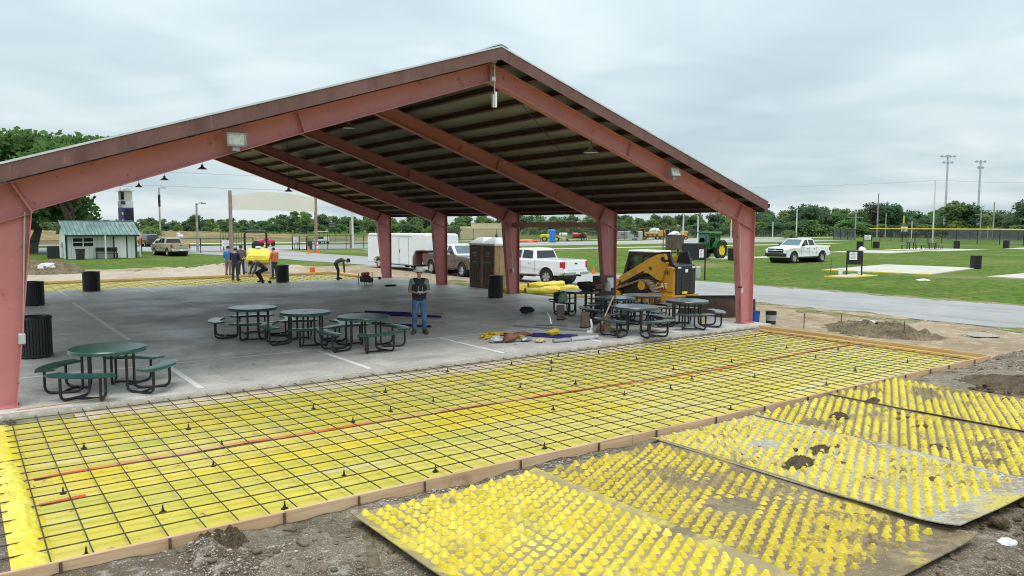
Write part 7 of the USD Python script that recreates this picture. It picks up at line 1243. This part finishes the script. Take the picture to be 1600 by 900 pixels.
t = thing('lawn_picnic_table', 'dark picnic table on the far lawn between two black bins', 'picnic table', (105.5, 52.0, LAWN), .4, sc=1.35); table_parts(t, 'table_dark')
t = thing('lawn_picnic_table', 'second dark picnic table on the far lawn, right one of the pair', 'picnic table', (107.5, 50.2, LAWN), .2, sc=1.3); table_parts(t, 'table_dark')
for (x, y, s, lab) in ((45.1, 26.6, (.15, .15, .24), 'tall white bucket at the foot of the notice board, left one'), (45.85, 25.75, (.11, .11, .15), 'small white bucket at the foot of the notice board, right one')):
    t = thing('white_bucket', lab, 'bucket', (x, y, LAWN + .06)); m = MB(); m.lathe([(0, 0), (s[0] * .85, 0), (s[0], s[2] * 1.6), (s[0] * 1.06, s[2] * 1.62), (s[0] * .9, s[2] * 1.7), (0, s[2] * 1.7)], 16); put('pail', m, 'white_plastic', t, 40)
t = thing('sack', 'long white sack lying on the lawn in front of the large pad', 'sack', (43.9, 20.9, LAWN), vrz(43.9, 20.9)); v, f = lump_mesh(95, 3, .35, .5); put('sack', (v * [.34, .13, .17] + [0, 0, .07], f), 'white_plastic', t, True)
t = thing('sack', 'small white bag on the far lawn left of the picnic table', 'sack', (93, 52.0, LAWN)); v, f = lump_mesh(96, 2, .5, .6); put('sack', (v * [.5, .4, .6] + [0, 0, .2], f), 'white_plastic', t, True)
t = thing('lawn_post', 'thin dark post left of the notice board on the lawn', 'post', (46.5, 28.1, LAWN)); m = MB(); m.cyl((0, 0, 0), (0, 0, 1.05), .025, n=6); put('rod', m, 'rust_steel', t)

# ================================================================== TREES
def crown_mesh(seed, n, R, blobs, size, low=.0, droop=.3):
    q = np.random.default_rng(seed); C = []
    for b in blobs:
        k = int(n * b[4] / sum(x[4] for x in blobs)); u = q.normal(0, 1, (k, 3)); u /= np.linalg.norm(u, axis=1)[:, None]; r = q.random(k) ** .42; p = u * r[:, None]
        p = p * (1 + .55 * (meshkit.fbm(u * 1.6 + seed + b[0], 3, seed) - .5))[:, None]; C.append(p * [b[3], b[3], b[3] * b[5]] + b[:3])
    C = np.vstack(C); keep = meshkit.fbm(C * (1.1 / R * 4) + seed * 3, 3, seed + 2) > .40; C = C[keep & (C[:, 2] > low)]; k = len(C)
    a = q.normal(0, 1, (k, 3)); a[:, 2] *= .6; a /= np.linalg.norm(a, axis=1)[:, None]; b_ = np.cross(a, q.normal(0, 1, (k, 3))); b_ /= np.linalg.norm(b_, axis=1)[:, None]; s = size * q.uniform(.55, 1.35, k)[:, None]
    V = np.stack([C + a * s, C + b_ * s * .55 + a * s * .1, C - a * s, C - b_ * s * .55 - a * s * .1], 1).reshape(-1, 3); i = np.arange(k) * 4; return V, np.stack([i, i + 1, i + 2, i + 3], 1)
def limb(m, a, b, r0, r1, q, n=5):
    P = [np.array(a) + (np.array(b) - np.array(a)) * s + (q.normal(0, .06 * np.linalg.norm(np.array(b) - np.array(a)), 3) if 0 < s < 1 else 0) for s in np.linspace(0, 1, n)]; m.tube(P, np.linspace(r0, r1, n), 7)
def tree_parts(t, seed, H, Rw, leafm, n, size, trunk=.25, bare=.18):
    q = np.random.default_rng(seed); nb = 9; blobs = []
    for k in range(nb):
        a = q.uniform(0, 2 * PI); zz = q.uniform(.30, .84); rr = Rw * .58 * math.sin(PI * min(1, (zz - .05))) ** .6; blobs.append((rr * math.cos(a), rr * math.sin(a), H * zz, Rw * q.uniform(.36, .58), q.uniform(.7, 1.2), q.uniform(.6, .9)))
    blobs.append((0, 0, H * .83, Rw * .45, 1.0, .7)); m = MB(); limb(m, (0, 0, -.2), (q.normal(0, .2), q.normal(0, .2), H * .72), trunk, trunk * .25, q, 7)
    for b in blobs[:7]: limb(m, (0, 0, H * q.uniform(.2, .4)), b[:3], trunk * .45, trunk * .08, q)
    put('trunk', m, 'bark', t, True); put('crown', crown_mesh(seed, n, Rw, blobs, size, H * bare), leafm, t)
def far_tree(label, cat, seed, H, Rw, leafm, loc, sc, n=1500, size=.42): t = thing('woodland_tree', label, cat, loc, 0, 'trees of the far woods', sc=sc); tree_parts(t, seed, H, Rw, leafm, n, size, .22, .03); return t
def dirpos(px, dist): 
    d = FWD * FPX + RGT * (px - 800); d = d * [1, 1, 0]; d = d / (d @ (FWD * [1, 1, 0] / np.linalg.norm(FWD * [1, 1, 0]))) ; return d * dist
tq = np.random.default_rng(33); kinds = [('leaf_mid', 'round mid green tree in the belt of woods beyond the fields'), ('leaf_dark', 'dark green tree in the belt of woods beyond the fields'), ('leaf_light', 'fresh light green tree in the belt of woods beyond the fields'), ('leaf_grey', 'grey green half bare tree in the belt of woods beyond the fields'), ('leaf_mid', 'tall mid green tree in the belt of woods beyond the fields')]
protos = {}
ZONES = [(70, 'left of the shed'), (230, 'behind the shed'), (310, 'behind the tan pickup'), (360, 'left of the billboard'), (430, 'below the left half of the billboard'), (495, 'below the right half of the billboard'), (560, 'right of the billboard'), (640, 'behind the rear of the white trailer'), (720, 'behind the front of the white trailer'), (800, 'behind the beige building'), (860, 'behind the white pickup by the slab'), (940, 'behind the red tank'), (1010, 'behind the grey trailer'), (1080, 'behind the orange machines'), (1160, 'behind the green tractor'), (1240, 'left of the lawn pickup'), (1330, 'right of the lawn pickup'), (1400, 'behind the left end of the outfield fence'), (1460, 'behind the yellow foul pole'), (1530, 'behind the light towers'), (9999, 'at the right edge')]
def tree_label(kind, px, D, h, dist):
    z = next(n for e, n in ZONES if px < e); row = 'back row' if dist > D + 24 else 'middle row' if dist > D + 2 else 'front row'; side = 'low' if h < 4 else 'tall' if h > 8.6 else 'medium'
    return f"{side} {['mid green', 'dark green', 'light green', 'grey green', 'full crowned'][kind]} tree, {row}, {z}"
def plant(kind, px, dist, h, wide=1.0):
    BD = float(np.interp(px, [0, 700, 1000, 1250, 1650], [285, 262, 250, 245, 205]))
    v = kind * 10 + int(tq.integers(0, 2)); lm = kinds[kind][0]; lab = tree_label(kind, px, BD, h, dist); p = dirpos(px, dist); s = (h / 8 * wide * tq.uniform(.9, 1.15),) * 2 + (h / 8,)
    if v not in protos: protos[v] = far_tree(lab, 'tree', 200 + v, 8.0, 3.6 if kind != 4 else 2.9, lm, (p[0], p[1], LAWN), s, 1500 if kind != 3 else 900, .40)
    else: copy(protos[v], 'woodland_tree', lab, (p[0], p[1], LAWN), tq.uniform(0, 6), 'trees of the far woods', s)
def skyline(px):   # height in metres of the belt at this bearing
    return float(np.interp(px, [0, 200, 330, 420, 470, 600, 760, 1000, 1050, 1180, 1290, 1340, 1400, 1440, 1480, 1560, 1650], [5.6, 5.4, 5.6, 5.4, 7.2, 6.4, 7.4, 6.6, 7.6, 8.2, 10.0, 9.6, 8.5, 7.6, 10.2, 7.8, 10.5]))
for px in np.arange(-60, 1690, 17):
    D = float(np.interp(px, [0, 700, 1000, 1250, 1650], [285, 262, 250, 245, 205])); h = skyline(px)
    plant(int(tq.choice([0, 1, 1, 2, 4])), px + tq.normal(0, 6), D + 34 + tq.normal(0, 5), h * tq.uniform(.88, 1.14)); plant(int(tq.choice([0, 0, 1, 2, 3 if px > 700 else 1], p=[.3, .25, .2, .2, .05])), px + 8 + tq.normal(0, 6), D + 12 + tq.normal(0, 5), h * tq.uniform(.72, .98), 1.1)
    plant(int(tq.choice([2, 0, 2, 1])), px + tq.normal(0, 5), D - 8 + tq.normal(0, 3), h * tq.uniform(.38, .58), 1.7)
for px, D, h, k in ((462, 270, 8.4, 4), (477, 268, 8.0, 2), (442, 285, 7.0, 1), (1355, 238, 11.0, 3), (1368, 236, 10.5, 3), (1392, 232, 10.3, 1), (1250, 250, 10.6, 1), (1262, 244, 9.8, 1), (1487, 215, 10.6, 0), (1500, 214, 10.0, 1), (1590, 205, 10.6, 1), (308, 272, 6.6, 1)): plant(k, px, D, h)
far_under = MB(); q = np.random.default_rng(77); sh = []
for px in np.arange(-80, 1700, 5): 
    D = float(np.interp(px, [0, 700, 1000, 1250, 1650], [285, 262, 250, 245, 205])) + q.uniform(5, 45); p = dirpos(px, D); sh.append((p[0], p[1], LAWN + .9, 2.6, 1.0, 1.0))
V, F = crown_mesh(9, 15000, 3, sh, .55, LAWN); struct('undergrowth', (V, F), 'leaf_dark', label='dense undergrowth at the foot of the far woods', kind='stuff')
# two big trees left of the shed
for (x, y, H, R, s, lab) in ((6.4, 93.5, 13.2, 5.6, 301, 'big green tree with a tall bare trunk at the left edge, farther from the shed'), (9.6, 88.5, 12.6, 5.8, 302, 'big green tree with a thick leaning trunk right behind the left end of the shed')):
    t = thing('broadleaf_tree', lab, 'tree', (x, y, LAWN)); tree_parts(t, s, H, R, 'leaf_near', 9000, .36, .55, .26)
t = thing('broadleaf_tree', 'large tree at the far left whose crown shows above the pavilion roof', 'tree', (-2.0, 92.0, LAWN)); tree_parts(t, 303, 12.4, 5.2, 'leaf_near', 7000, .36, .5, .25)
for (px, D, h, lab) in ((240, 120, 2.4, 'small yellow green bush behind the parked cars right of the shed'), (1232, 165, 2.2, 'small bush along the fence beyond the white pickup')):
    p = dirpos(px, D); t = thing('bush', lab, 'bush', (p[0], p[1], LAWN), 0, None, sc=(h / 4, h / 4, h / 5)); tree_parts(t, 310 + int(px), 5.0, 3.2, 'leaf_light', 900, .34, .15, .02)
for k, (px, D) in enumerate(((908, 155), (718, 150), (990, 158))):
    p = dirpos(px, D); t = thing('young_tree', ['small young tree between the red tank and the pipes', 'small young tree left of the beige building', 'small young tree by the grey trailer'][k], 'tree', (p[0], p[1], LAWN), 0, None, sc=.42); tree_parts(t, 330 + k, 6.0, 2.2, 'leaf_dark', 800, .32, .15, .3)
